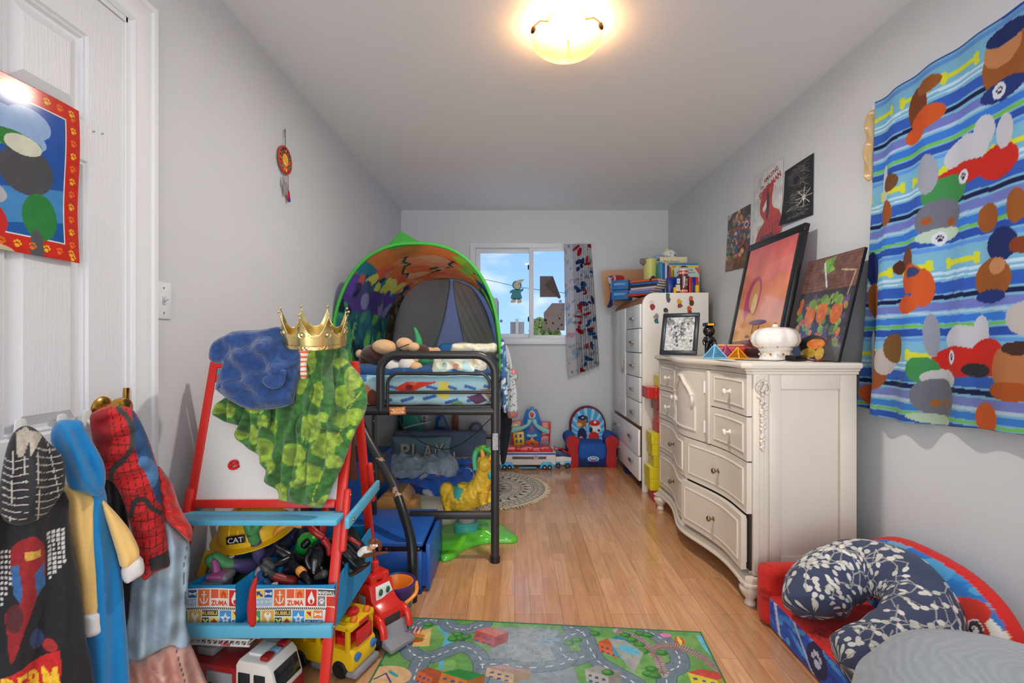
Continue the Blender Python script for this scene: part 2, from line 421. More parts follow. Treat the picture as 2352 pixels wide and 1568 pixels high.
print_cloth = mat('printed_cloth', None, .85, attr=True, sheen=.1, bump=.12, bscale=260)
print_paper = mat('printed_paper', None, .35, attr=True)
print_gloss = mat('printed_gloss', None, .18, attr=True, coat=.3)
fleece = mat('printed_fleece', None, .95, attr=True, noise=.18, nscale=240, bump=.5, bscale=330, sheen=.3)
def text_mesh(name, txt, M, hgt, m, depth=.001, wid=None, bold=.01, parent=None, world=False, shear=0.0):
    """raised lettering: M maps (right, up, out) with the ink's lower-left at the origin"""
    v, tr, a0, a1, b0, b1 = glyphs(txt, bold, shear); sy = hgt/(b1-b0); sx = sy if wid is None else wid/(a1-a0)
    mb = MB(); P = [((a-a0)*sx, (b-b0)*sy) for a, b in v]
    mb.add([(a, b, depth) for a, b in P]+[(a, b, 0) for a, b in P], [t for t in tr]+[tuple(i+len(P) for i in t[::-1]) for t in tr], 0, M)
    return mb.build(name, m, parent, world, smooth=0, fixn=False)
def basis(O, U, V, Nn):
    U = Vector(U).normalized(); V = Vector(V).normalized(); Nn = Vector(Nn).normalized()
    return Matrix(((U.x, V.x, Nn.x, O[0]), (U.y, V.y, Nn.y, O[1]), (U.z, V.z, Nn.z, O[2]), (0, 0, 0, 1)))
# ================================================================== the room
XL, XR, YB, YN, ZC = -1.13, 1.53, 4.82, -.45, 2.444
def struct(name, mb, m, parent=None, world=False, smooth=30, label=None):
    o = mb.build(name, m, parent, world, smooth)
    if parent is None: o['kind'] = 'structure'
    if label: o['label'] = label
    return o
wallm = mat('wall_paint', (213, 216, 220), .5, noise=.015, nscale=3, bump=.03, bscale=60)
ceilm = mat('ceiling_paint', (243, 244, 246), .7, bump=.02, bscale=80)
whitem = mat('white_trim_paint', (234, 235, 237), .35)
vinyl = mat('white_vinyl', (232, 235, 240), .3)
brass = mat('brass', (196, 150, 70), .22, metal=1)
# laminate floor
fm = bpy.data.materials.new('laminate_floor'); fm.use_nodes = True; t = fm.node_tree; b = t.nodes['Principled BSDF']
tcn = t.nodes.new('ShaderNodeTexCoord'); mpn = t.nodes.new('ShaderNodeMapping'); mpn.inputs['Rotation'].default_value = (0, 0, R_(90))
t.links.new(tcn.outputs['Object'], mpn.inputs[0])
def brick(c1, c2, bw, rh, mort, off=.37, fr=2):
    n = t.nodes.new('ShaderNodeTexBrick'); n.offset = off; n.offset_frequency = fr; n.inputs['Scale'].default_value = 1
    n.inputs['Color1'].default_value = c1; n.inputs['Color2'].default_value = c2; n.inputs['Mortar'].default_value = (.16, .08, .035, 1)
    n.inputs['Mortar Size'].default_value = mort; n.inputs['Mortar Smooth'].default_value = .3; n.inputs['Bias'].default_value = 0
    n.inputs['Brick Width'].default_value = bw; n.inputs['Row Height'].default_value = rh; t.links.new(mpn.outputs[0], n.inputs['Vector']); return n
b1 = brick(tuple(lin((204, 147, 99)))+(1,), tuple(lin((225, 171, 123)))+(1,), .43, .066, .0005)
b2 = brick((1, 1, 1, 1), (.86, .84, .82, 1), 1.25, .198, .0008, .6)
b2.inputs['Mortar'].default_value = (.45, .38, .32, 1)
mp2 = t.nodes.new('ShaderNodeMapping'); mp2.inputs['Scale'].default_value = (26, 2.2, 1); t.links.new(tcn.outputs['Object'], mp2.inputs[0])
# shift the grain from strip to strip
n1 = t.nodes.new('ShaderNodeTexNoise'); n1.inputs['Scale'].default_value = 1.6; n1.inputs['Detail'].default_value = 8; n1.inputs['Distortion'].default_value = 1.2
va = t.nodes.new('ShaderNodeVectorMath'); va.operation = 'MULTIPLY_ADD'; va.inputs[1].default_value = (90, 90, 90)
t.links.new(b1.outputs['Color'], va.inputs[0]); t.links.new(mp2.outputs[0], va.inputs[2]); t.links.new(va.outputs[0], n1.inputs['Vector'])
mrn = t.nodes.new('ShaderNodeMapRange'); mrn.inputs['From Min'].default_value = .3; mrn.inputs['From Max'].default_value = .7; mrn.inputs['To Min'].default_value = .80; mrn.inputs['To Max'].default_value = 1.12
t.links.new(n1.outputs['Fac'], mrn.inputs['Value'])
m1 = t.nodes.new('ShaderNodeMix'); m1.data_type = 'RGBA'; m1.blend_type = 'MULTIPLY'; m1.inputs['Factor'].default_value = 1
t.links.new(b1.outputs['Color'], m1.inputs[6]); t.links.new(b2.outputs['Color'], m1.inputs[7])
sc = t.nodes.new('ShaderNodeVectorMath'); sc.operation = 'SCALE'; t.links.new(m1.outputs[2], sc.inputs[0]); t.links.new(mrn.outputs[0], sc.inputs['Scale'])
t.links.new(sc.outputs[0], b.inputs['Base Color']); b.inputs['Roughness'].default_value = .2; b.inputs['Coat Weight'].default_value = .6; b.inputs['Coat Roughness'].default_value = .12
bp = t.nodes.new('ShaderNodeBump'); bp.inputs['Strength'].default_value = .12; bp.inputs['Distance'].default_value = .002; t.links.new(n1.outputs['Fac'], bp.inputs['Height']); t.links.new(bp.outputs[0], b.inputs['Normal'])

def slab(a, b_): return MB().box(tuple((a[i]+b_[i])/2 for i in range(3)), tuple(abs(b_[i]-a[i]) for i in range(3)))
struct('floor', slab((XL-.15, YN, -.1), (XR+.15, YB+.15, 0)), fm)
struct('ceiling', slab((XL-.15, YN, ZC), (XR+.15, YB+.15, ZC+.1)), ceilm)
# left wall with the doorway
DY0, DY1, DZ = .62, 1.407, 2.055
mb = MB()
for a, b_ in (((XL-.12, DY1, 0), (XL, YB, ZC)), ((XL-.12, YN, 0), (XL, DY0, ZC)), ((XL-.12, DY0, DZ), (XL, DY1, ZC))): mb.box(tuple((a[i]+b_[i])/2 for i in range(3)), tuple(abs(b_[i]-a[i]) for i in range(3)))
struct('wall_left', mb, wallm)
# right wall with its window opening
WY0, WY1, WZ0, WZ1 = .93, 2.03, .98, 2.10
mb = MB()
for a, b_ in (((XR, YN, 0), (XR+.12, WY0, ZC)), ((XR, WY1, 0), (XR+.12, YB, ZC)), ((XR, WY0, 0), (XR+.12, WY1, WZ0)), ((XR, WY0, WZ1), (XR+.12, WY1, ZC))): mb.box(tuple((a[i]+b_[i])/2 for i in range(3)), tuple(abs(b_[i]-a[i]) for i in range(3)))
struct('wall_right', mb, wallm)
# back wall and window opening
bx0, bx1, bz0, bz1 = -.425, .765, 1.135, 2.105
mb = MB()
for a, b_ in (((XL, YB, 0), (bx0, YB+.14, ZC)), ((bx1, YB, 0), (XR, YB+.14, ZC)), ((bx0, YB, 0), (bx1, YB+.14, bz0)), ((bx0, YB, bz1), (bx1, YB+.14, ZC))): mb.box(tuple((a[i]+b_[i])/2 for i in range(3)), tuple(abs(b_[i]-a[i]) for i in range(3)))
struct('wall_back', mb, wallm)
for nm, a, b_ in (('baseboard_back', (XL, YB-.012, 0), (XR, YB, .085)), ('baseboard_left', (XL, 1.515, 0), (XL+.012, YB-.012, .085)), ('baseboard_right', (XR-.012, YN, 0), (XR, YB-.012, .085))):
    mb = MB().box(tuple((a[i]+b_[i])/2 for i in range(3)), tuple(abs(b_[i]-a[i]) for i in range(3)), bev=.004); struct(nm, mb, whitem)

# ---- back window: slider, left sash behind, right sash in front
def frame_rect(mb, x0, x1, z0, z1, y, wd, dp, mi=0, bev=.004):
    for c, d in ((((x0+x1)/2, y, z0+wd/2), (x1-x0, dp, wd)), (((x0+x1)/2, y, z1-wd/2), (x1-x0, dp, wd)), ((x0+wd/2, y, (z0+z1)/2), (wd, dp, z1-z0-2*wd+.001)), ((x1-wd/2, y, (z0+z1)/2), (wd, dp, z1-z0-2*wd+.001))): mb.box(c, d, bev=bev, mi=mi)
glass = bpy.data.materials.new('window_glass'); glass.use_nodes = True; t = glass.node_tree; t.nodes.clear()
o_ = t.nodes.new('ShaderNodeOutputMaterial'); g1 = t.nodes.new('ShaderNodeBsdfTransparent'); g2 = t.nodes.new('ShaderNodeBsdfGlossy'); g2.inputs['Roughness'].default_value = .02
lw = t.nodes.new('ShaderNodeLayerWeight'); pw_ = t.nodes.new('ShaderNodeMath'); pw_.operation = 'POWER'; pw_.inputs[1].default_value = 5; t.links.new(lw.outputs['Facing'], pw_.inputs[0])
fr = t.nodes.new('ShaderNodeMath'); fr.operation = 'MULTIPLY_ADD'; fr.inputs[1].default_value = .8; fr.inputs[2].default_value = .002; t.links.new(pw_.outputs[0], fr.inputs[0]); ms = t.nodes.new('ShaderNodeMixShader'); t.links.new(fr.outputs[0], ms.inputs[0]); t.links.new(g1.outputs[0], ms.inputs[1]); t.links.new(g2.outputs[0], ms.inputs[2]); t.links.new(ms.outputs[0], o_.inputs[0])
W1 = thing('window_1', 'white vinyl sliding window in the far wall', 'window', (.17, YB, bz0), kind='structure')
def wp(name, mb, m): return mb.build(name, m, W1, True, 30)
mb = MB(); frame_rect(mb, -.443, .775, 1.122, 2.118, YB-.008, .03, .02); frame_rect(mb, -.425, .765, 1.135, 2.105, YB+.05, .035, .13); wp('window_frame', mb, vinyl)
mb = MB(); frame_rect(mb, -.39, .19, 1.17, 2.07, YB+.05, .045, .03); s1 = wp('window_sash', mb, vinyl)
MB().box((-.10, YB+.05, 1.62), (.50, .006, .82)).build('pane', glass, s1, True, 0)
mb = MB(); frame_rect(mb, .145, .73, 1.165, 2.075, YB+.012, .036, .03); s2 = wp('window_sash', mb, vinyl)
MB().box((.437, YB+.012, 1.62), (.52, .006, .85)).build('pane', glass, s2, True, 0)
blk = mat('black_plastic', (26, 27, 30), .35)
for z in (1.88, 1.36):
    mb = MB(); mb.box((.138, YB+.018, z), (.012, .02, .05), bev=.003); mb.tube([(.138, YB+.005, z-.02), (.132, YB-.008, z), (.138, YB+.0, z+.018)], .004, 8); wp('window_latch', mb, blk)
MB().box((.17, YB-.018, 1.118), (1.24, .05, .018), bev=.005).build('window_sill', vinyl, W1, True, 30)

# ---- side window behind the long curtain
W2 = thing('window_2', 'white framed side window behind the striped curtain', 'window', (XR, 1.48, WZ0), kind='structure')
def fr_y(mb, y0, y1, z0, z1, x, wd, dp):
    for c, d in (((x, (y0+y1)/2, z0+wd/2), (dp, y1-y0, wd)), ((x, (y0+y1)/2, z1-wd/2), (dp, y1-y0, wd)), ((x, y0+wd/2, (z0+z1)/2), (dp, wd, z1-z0-2*wd)), ((x, y1-wd/2, (z0+z1)/2), (dp, wd, z1-z0-2*wd))): mb.box(c, d, bev=.003)
mb = MB(); fr_y(mb, WY0-.018, WY1+.018, WZ0-.02, WZ1+.022, XR-.008, .035, .022); fr_y(mb, WY0, WY1, WZ0, WZ1, XR+.06, .04, .1); mb.box((XR+.06, 1.48, 1.54), (.04, .05, 1.05), bev=.003); mb.build('window_frame', vinyl, W2, True, 30)
MB().box((XR+.06, 1.48, 1.54), (.006, 1.04, 1.04)).build('pane', glass, W2, True, 0)

# ---- door in the left wall: six-panel slab, jamb, casing, knob
D1 = thing('door_1', 'white six-panel door in the left wall', 'door', (XL, 1.0, 0), kind='structure')
doorm = mat('white_door_paint', (230, 231, 234), .42, bump=.0)
t = doorm.node_tree; b = t.nodes['Principled BSDF']; tcn = t.nodes.new('ShaderNodeTexCoord'); mpn = t.nodes.new('ShaderNodeMapping'); mpn.inputs['Scale'].default_value = (1, 60, 3)
n = t.nodes.new('ShaderNodeTexNoise'); n.inputs['Scale'].default_value = 3; n.inputs['Detail'].default_value = 5; n.inputs['Distortion'].default_value = .8; bp = t.nodes.new('ShaderNodeBump'); bp.inputs['Strength'].default_value = .25; bp.inputs['Distance'].default_value = .004
t.links.new(tcn.outputs['Object'], mpn.inputs[0]); t.links.new(mpn.outputs[0], n.inputs[0]); t.links.new(n.outputs[0], bp.inputs['Height']); t.links.new(bp.outputs[0], b.inputs['Normal'])
sx = XL+.0    # door face
def door_slab():
    mb = MB(); y0, y1 = DY0+.004, DY1-.006; z0, z1 = .012, DZ-.006
    st_ = .118; cw = .10; pw = ((y1-y0)-2*st_-cw)/2
    py = [(y0+st_, y0+st_+pw), (y1-st_-pw, y1-st_)]; pz = [(.20, .72), (.90, 1.60), (1.70, 1.935)]
    T = .036
    # stiles and rails
    ys = [(y0, y0+st_), (y0+st_+pw, y1-st_-pw), (y1-st_, y1)]
    for a, c in ys: mb.box((sx-T/2, (a+c)/2, (z0+z1)/2), (T, c-a, z1-z0))
    zs = [(z0, .20), (.72, .90), (1.60, 1.70), (1.935, z1)]
    for a, c in zs:
        for p in py: mb.box((sx-T/2, (p[0]+p[1])/2, (a+c)/2), (T, p[1]-p[0], c-a))
    for p in py:
        for q in pz:
            def ringq(r):   # r: list of (inset, depth)
                rings = []
                for ins, dp in r: rings.append([(sx-dp, p[0]+ins, q[0]+ins), (sx-dp, p[1]-ins, q[0]+ins), (sx-dp, p[1]-ins, q[1]-ins), (sx-dp, p[0]+ins, q[1]-ins)])
                V_ = [v for R in rings for v in R]; F_ = []
                for i in range(len(rings)-1):
                    for k in range(4): F_.append((i*4+k, i*4+(k+1) % 4, i*4+4+(k+1) % 4, i*4+4+k))
                F_.append(tuple(range(len(V_)-4, len(V_)))); mb.add(V_, F_)
            ringq([(0, 0), (.006, .006), (.012, .004), (.018, .012), (.026, .013), (.05, .003), (.051, .002)])
    return mb
door_slab().build('door_panel', doorm, D1, True, 25, fixn=False)
mb = MB()
for a, c, z0_, z1_ in ((DY1-.006, DY1+.012, 0, DZ+.012), (DY0-.012, DY0+.003, 0, DZ+.012)): mb.box((XL-.05, (a+c)/2, (z0_+z1_)/2), (.11, c-a, z1_-z0_))
mb.box((XL-.05, (DY0+DY1)/2, DZ+.004), (.11, DY1-DY0, .016)); mb.build('jamb', whitem, D1, True, 30)
# casing with a moulded profile, mitred at the corner
prof = [(0, 0), (.0, .008), (.010, .012), (.018, .011), (.030, .014), (.055, .017), (.066, .016), (.074, .021), (.088, .022), (.095, .014), (.095, 0)]
mb = MB(); path = [(DY1+.010, -0.0, 0), (DY1+.010, DZ+.010, 1), (DY0-.010, DZ+.010, 2), (DY0-.010, 0, 3)]
V_ = []
for (yy, zz, k) in path:
    for (o_, h_) in prof: V_.append((XL+h_, yy+(o_ if k in (0, 1) else -o_), zz+(o_ if k in (1, 2) else 0)))
n_ = len(prof); F_ = [(i*n_+j, i*n_+j+1, (i+1)*n_+j+1, (i+1)*n_+j) for i in range(3) for j in range(n_-1)]
mb.add(V_, F_); mb.build('door_casing', whitem, D1, True, 25)
mb = MB(); kz = .942; ky = 1.322
mb.lathe([(.0, 0), (.032, 0), (.033, .004), (.028, .009), (.012, .012), (.011, .03), (.018, .036), (.028, .044), (.030, .055), (.026, .066), (.014, .072), (0, .073)], M=basis((XL+.001, ky, kz), (0, 1, 0), (0, 0, 1), (1, 0, 0)) @ Matrix.Identity(4), seg=28)
mb.build('door_knob', brass, D1, True, 40)
MB().box((XL+.004, DY1-.004, .965), (.010, .014, .052), bev=.002).build('strike_plate', brass, D1, True)
mb = MB()
for (a, c) in ((215, 302), (235, 307)):
    p = atX(a, c, XL+.001); mb.lathe([(0, .004), (.0018, .003), (.0022, 0)], M=basis(p, (0, 1, 0), (0, 0, 1), (1, 0, 0)), seg=10)
mb.build('screw', mat('zinc', (170, 172, 176), .35, metal=1), D1, True)

# ---- ceiling lamp
CL = thing('ceiling_light', 'lit dome ceiling lamp of amber swirled glass with bronze clips', 'lamp', (.215, 2.0, ZC))
bronze = mat('bronze', (110, 82, 40), .3, metal=1)
MB().lathe([(0, 0), (.085, 0), (.087, -.006), (.08, -.02), (0, -.022)], c=(0, 0, -.0005)).build('mounting_plate', whitem, CL)
sm = bpy.data.materials.new('alabaster_glass'); sm.use_nodes = True; t = sm.node_tree; b = t.nodes['Principled BSDF']; o_ = t.nodes['Material Output']
tcn = t.nodes.new('ShaderNodeTexCoord'); n = t.nodes.new('ShaderNodeTexNoise'); n.inputs['Scale'].default_value = 6; n.inputs['Distortion'].default_value = 2.5; n.inputs['Detail'].default_value = 3; t.links.new(tcn.outputs['Object'], n.inputs[0])
cr = t.nodes.new('ShaderNodeValToRGB'); cr.color_ramp.elements[0].position = .35; cr.color_ramp.elements[0].color = (.50, .22, .06, 1); cr.color_ramp.elements[1].position = .7; cr.color_ramp.elements[1].color = (.72, .42, .15, 1); t.links.new(n.outputs[0], cr.inputs[0])
t.links.new(cr.outputs[0], b.inputs['Base Color']); t.links.new(cr.outputs[0], b.inputs['Emission Color']); b.inputs['Emission Strength'].default_value = .35; b.inputs['Roughness'].default_value = .2; b.inputs['Coat Weight'].default_value = .6; b.inputs['Coat Roughness'].default_value = .12
tr = t.nodes.new('ShaderNodeBsdfTransparent'); tr.inputs[0].default_value = (1, .97, .92, 1); ms = t.nodes.new('ShaderNodeMixShader'); ms.inputs[0].default_value = .80
t.links.new(b.outputs[0], ms.inputs[1]); t.links.new(tr.outputs[0], ms.inputs[2]); t.links.new(ms.outputs[0], o_.inputs[0])
outer = [(.149*math.sin(a), -.058-.075*math.cos(a)) for a in [i*math.pi/2/14 for i in range(15)]]
inner = [(r*.975, z+.004) for r, z in outer[::-1]]
MB().lathe(outer+[(.150, -.052)]+inner, seg=48).build('lamp_shade', sm, CL)
for k, a in enumerate((R_(200), R_(330), R_(80))):
    mb = MB(); c, s_ = math.cos(a), math.sin(a); mb.box((.149*c, .149*s_, -.062), (.016, .026, .022), rot=(0, 0, a), bev=.006); mb.tube([(.149*c, .149*s_, -.05), (.12*c, .12*s_, -.02), (.075*c, .075*s_, -.012)], .003, 8); mb.build('clip', bronze, CL)
# ---- light switch
LSW = thing('light_switch', 'white toggle light switch plate beside the door casing', 'light switch', (XL, 1.548, 1.2))
c0 = atX(372, 690, XL); LSW.location = (XL, c0.y, c0.z)
MB().box((.003, 0, 0), (.006, .072, .118), bev=.003).build('switch_plate', vinyl, LSW)
mb = MB(); mb.box((.007, 0, 0), (.004, .012, .026), bev=.001); mb.box((.013, 0, .004), (.018, .008, .010), rot=(0, -.5, 0), bev=.002); mb.build('toggle', mat('switch_toggle', (206, 208, 212), .4), LSW)
for z in (.04, -.04): MB().lathe([(0, .0015), (.003, .001), (.0035, 0)], M=basis((.006, 0, z), (0, 1, 0), (0, 0, 1), (1, 0, 0)), seg=12).build('screw', MATS['zinc'], LSW)

# ---- outside: towers, trees and a wire seen through the far window
conc = mat('concrete_facade', (104, 106, 112), .8, noise=.1, nscale=.5); conl = mat('pale_concrete', (136, 138, 138), .8); win_ = mat('dark_windows', (70, 76, 86), .3)
def far(px, py, Y): return at(px, py, Y)
def tower(label, px0, px1, py, Y, segs, win=True):
    a = far(px0, py, Y); c = far(px1, 800, Y); T = thing('apartment_tower', label, 'building', ((a.x+c.x)/2, Y+6, -20))
    MB().box(((a.x+c.x)/2, Y+6, (a.z-20)/2), (c.x-a.x, 12, a.z+20)).build('wall', conc, T, True, 0)
    for s0, s1, top in segs:
        p0 = far(s0, top, Y-.5); p1 = far(s1, top, Y-.5); MB().box(((p0.x+p1.x)/2, Y+5.6, (p0.z-20)/2), (p1.x-p0.x, 12.4, p0.z+20)).build('stair_panel', conl, T, True, 0)
    if win:
        x = a.x+1
        while x < c.x-1:
            MB().box((x, Y-.05, (a.z-34)/2+1), (.9, .1, a.z+30)).build('window_strip', win_, T, True, 0); x += 2.1
    return T
tower('grey concrete apartment tower with pale stair core behind the left pane', 1172, 1204, 739, 120, [(1184, 1191, 732)])
tower('dark grey tower cut off by the tent edge, seen through the left pane', 1125, 1142, 684, 110, [(1125, 1131, 678)])
tower('low dark tower behind the tree in the right pane', 1222, 1236, 732, 190, [])
tower('pale low office block right of the tree', 1238, 1262, 731, 140, [(1238, 1262, 735)], False)
leafm = mat('tree_leaves', (92, 112, 62), .8, noise=.3, nscale=2); bark = mat('tree_bark', (80, 66, 50), .9)
def tree(label, px, py, Y, rx, rz, seed):
    r = random.Random(seed); c = far(px, py, Y); T = thing('tree', label, 'tree', (c.x, Y, -6)); mb = MB()
    for k in range(900):
        a = r.uniform(0, 2*math.pi); h_ = r.uniform(-1, 1); q = r.random()**.45; rr = (1-h_*h_)**.5*rx*q
        p = Vector((c.x+rr*math.cos(a), Y+rr*math.sin(a), c.z-rz+h_*rz)); s_ = r.uniform(.12, .3); e = Euler((r.uniform(0, 3), r.uniform(0, 3), r.uniform(0, 3))).to_matrix()
        mb.add([p+e @ Vector(v)*s_ for v in ((-1, -.6, 0), (1, -.6, .2), (1, .6, 0), (-1, .6, -.2))], [(0, 1, 2, 3)])
    mb.build('foliage', leafm, T, True, 0, fixn=False)
    MB().tube([(c.x, Y, -6), (c.x, Y, c.z-rz*.8)], [.35, .12], 8).build('trunk', bark, T, True)
tree('tall green tree behind the lower right pane', 1238, 734, 45, 1.0, 2.6, 3)
tree('round green tree beside the tall one outside', 1256, 742, 48, 1.25, 2.4, 4)
tree('small dark conifer at the right edge of the pane', 1277, 757, 46, .45, 1.6, 5)
mb = MB(); mb.tube(smooth_path([far(1020, 628, 20), far(1110, 641, 20), far(1200, 660, 20), far(1300, 673, 20), far(1420, 690, 20)]), .012, 6); tag(mb.build('power_cable', blk, loc=far(1200, 660, 20)), 'thin dark power cable crossing the sky outside the far window', 'cable')
# ================================================================== white serpentine dresser on the right wall
dw = mat('white_lacquer', (224, 214, 200), .32, noise=.02, nscale=6); dwd = mat('dresser_gap', (60, 50, 42), .9)
pewter = mat('antique_pewter', (150, 138, 118), .3, metal=1); porc = mat('cream_porcelain', (236, 230, 218), .2, coat=.4)
DR = thing('dresser', 'white serpentine-front dresser with panelled drawers, arched centre door and turned feet', 'dresser', (1.2, 2.665, 0))
DYN, DYF, DXB = 2.04, 3.30, 1.445
def Xf(y): return .992-.062*math.exp(-((y-2.665)/.21)**2)+.012*math.exp(-((abs(y-2.665)-.42)/.14)**2)
def d_outline(off, y0, y1, back=DXB, ch=.02, n=40):
    pts = []
    for i in range(n+1):
        y = y0+(y1-y0)*i/n; yy = min(max(y, DYN), DYF); pts.append((Xf(yy)-off, y))
    pts[0] = (pts[0][0]+ch, y0); pts.insert(1, (Xf(DYN)-off, y0+ch)); pts[-1] = (pts[-1][0]+ch, y1); pts.insert(-1, (Xf(DYF)-off, y1-ch))
    return pts+[(back, y1), (back, y0)]
def zpr(mb, off, e, z0, z1, bev=0.0, back=DXB, ch=.02, mi=0): mb.prism(d_outline(off, DYN-e, DYF+e, back, ch), lambda a, b_, h: (a, b_, h), z0, z1, mi, bev)
mb = MB(); zpr(mb, -.012, -.016, .12, 1.0)
# near and far end panels: stiles, rails and corner columns
for yy, sg in ((DYN, -1), (DYF, 1)):
    def eb(x0, x1, z0, z1, pr, bev=.003): mb.box(((x0+x1)/2, yy-sg*.016+sg*(.004+pr)/2, (z0+z1)/2), (x1-x0, .004+pr, z1-z0), bev=bev)
    eb(1.005, 1.072, .14, .995, .018, .006); eb(1.018, 1.030, .16, .98, .022); eb(1.050, 1.062, .16, .98, .022)
    eb(1.075, 1.125, .13, .995, .010); eb(1.375, DXB, .13, .995, .010); eb(1.125, 1.375, .13, .22, .010); eb(1.125, 1.375, .925, .995, .010)
mb.build('body', dw, DR, True, 30)
mb = MB(); zpr(mb, .012, .010, .988, 1.004, .004); zpr(mb, .022, .020, 1.002, 1.014, .005); zpr(mb, .040, .034, 1.012, 1.040, .010, ch=.03); mb.build('dresser_top', dw, DR, True, 35)
mb = MB(); zpr(mb, .018, .014, .105, .135, .008); zpr(mb, .026, .022, .092, .108, .006); mb.build('base_moulding', dw, DR, True, 35)
for (x, y) in ((1.01, 2.075), (.985, 3.265), (1.40, 2.075), (1.40, 3.265)):
    MB().lathe([(0, 0), (.020, 0), (.024, .006), (.022, .016), (.017, .022), (.019, .030), (.034, .048), (.043, .066), (.044, .076), (.036, .088), (.030, .092), (.046, .100), (0, .101)], c=(x, y, 0), seg=28).build('foot', dw, DR, True, 40)
def rim(mb, y0, y1, z0, z1, out, r=.007):
    pts = [(Xf(y)-out, y, z0) for y in np.linspace(y0, y1, 14)]+[(Xf(y1)-out, y1, z) for z in np.linspace(z0, z1, 5)[1:]]+[(Xf(y)-out, y, z1) for y in np.linspace(y1, y0, 14)[1:]]+[(Xf(y0)-out, y0, z) for z in np.linspace(z1, z0, 5)[1:-1]]
    mb.tube(pts, r, 8, closed=True)
def front(mb, y0, y1, z0, z1, out):
    n = 14; ys = np.linspace(y0, y1, n); V_ = []; F_ = []
    for y in ys: V_ += [(Xf(y)-out, y, z0), (Xf(y)-out, y, z1), (Xf(y)-out+.022, y, z1), (Xf(y)-out+.022, y, z0)]
    for i in range(n-1):
        for k in range(4): F_.append((i*4+k, i*4+(k+1) % 4, i*4+4+(k+1) % 4, i*4+4+k))
    F_ += [(0, 3, 2, 1), tuple(4*(n-1)+k for k in range(4))]; mb.add(V_, F_)
def knob(parent, y, z, out, mt, r=.014):
    x = Xf(y)-out
    MB().lathe([(0, 0), (r*.8, 0), (r*.7, .003), (r*.35, .006), (r*.35, .016), (r*.8, .020), (r, .026), (r*.9, .031), (r*.5, .034), (0, .035)], M=basis((x, y, z), (0, 1, 0), (0, 0, -1), (-1, 0, 0)), seg=20, lobes=8 if mt is porc else 0, la=.12).build('knob', mt, parent, True, 50)
# dark reveal behind the fronts
mb = MB(); front(mb, 2.052, 3.285, .155, .992, -.002); mb.build('carcass_gap', dwd, DR, True, 30)
def drawer(y0, y1, z0, z1, mt, out=.012):
    mb = MB(); front(mb, y0, y1, z0, z1, out); i = .034; rim(mb, y0+i, y1-i, z0+i, z1-i, out, .006)
    mb2 = MB(); front(mb2, y0+i, y1-i, z0+i, z1-i, out+.003)
    mb.v += mb2.v; mb.f += [tuple(k+mb.n for k in f) for f in mb2.f]; mb.mi += mb2.mi; mb.n += mb2.n
    if out > .03:
        mb.box((Xf((y0+y1)/2)-out+.05, (y0+y1)/2, (z0+z1)/2), (.06, y1-y0-.05, z1-z0-.04))
    d = mb.build('drawer', dw, DR, True, 35); knob(d, (y0+y1)/2, (z0+z1)/2, out+.003, mt); return d
for (z0, z1) in ((.811, .987), (.620, .806)):
    drawer(2.046, 2.397, z0, z1, porc); drawer(2.900, 3.286, z0, z1, porc)
drawer(2.046, 2.608, .398, .614, pewter); drawer(2.614, 3.286, .398, .614, pewter)
drawer(2.050, 2.608, .162, .388, pewter, .034); drawer(2.614, 3.286, .162, .392, pewter)
mb = MB(); front(mb, 2.440, 2.896, .620, .987, .012)
cyd, hw = 2.67, .135
arch = [(2.535, .70), (2.535, .80), (2.545, .845), (2.575, .88), (2.61, .905), (2.64, .935), (2.67, .945), (2.70, .935), (2.73, .905), (2.765, .88), (2.795, .845), (2.805, .80), (2.805, .70)]
mb.tube([(Xf(y)-.017, y, z) for y, z in [(p.x, p.y) for p in smooth_path([(a, b_, 0) for a, b_ in arch[2:11]], 5)]], .010, 8)
for yy in (2.545, 2.795):
    mb.tube(smooth_path([(Xf(yy)-.017, yy, .845), (Xf(yy)-.018, yy+(.012 if yy > 2.6 else -.012), .82), (Xf(yy)-.018, yy, .80), (Xf(yy)-.017, yy-(.01 if yy > 2.6 else -.01), .79)], 5), .009, 8); mb.ell((Xf(yy)-.018, yy, .85), .014)
rim(mb, 2.52, 2.82, .665, .667, .013, .006)
for yy in (2.52, 2.82): mb.tube([(Xf(yy)-.014, yy, .665), (Xf(yy)-.014, yy, .79)], .006, 8)
mb.box((Xf(2.42)-.010, 2.42, .803), (.016, .04, .365), bev=.002)
dd = mb.build('door', dw, DR, True, 35); knob(dd, 2.87, .80, .012, porc)
for z in (.90, .70): MB().cyl((Xf(2.44)-.016, 2.442, z-.03), (Xf(2.44)-.016, 2.442, z+.03), .005, 10).build('hinge', MATS['white_trim_paint'], dd, True)
# carved floral drop on the corner column
mb = MB(); r = random.Random(2)
for k in range(34):
    z = .955-k*.0085; wv = .020*(1-k/44)*(1 if k % 3 else .6); x = 1.040+r.uniform(-1, 1)*wv; mb.ell((x, DYN-.018+.004, z), (.007+.004*r.random(), .007, .009), rot=(0, r.uniform(-1, 1), 0), u=10, v=6)
for s_ in (-1, 1): mb.tube(smooth_path([(1.040, DYN-.016, .965), (1.040+s_*.022, DYN-.016, .95), (1.040+s_*.026, DYN-.016, .925), (1.040+s_*.014, DYN-.016, .91)], 4), .004, 6)
mb.build('carving', dw, DR, True, 60)

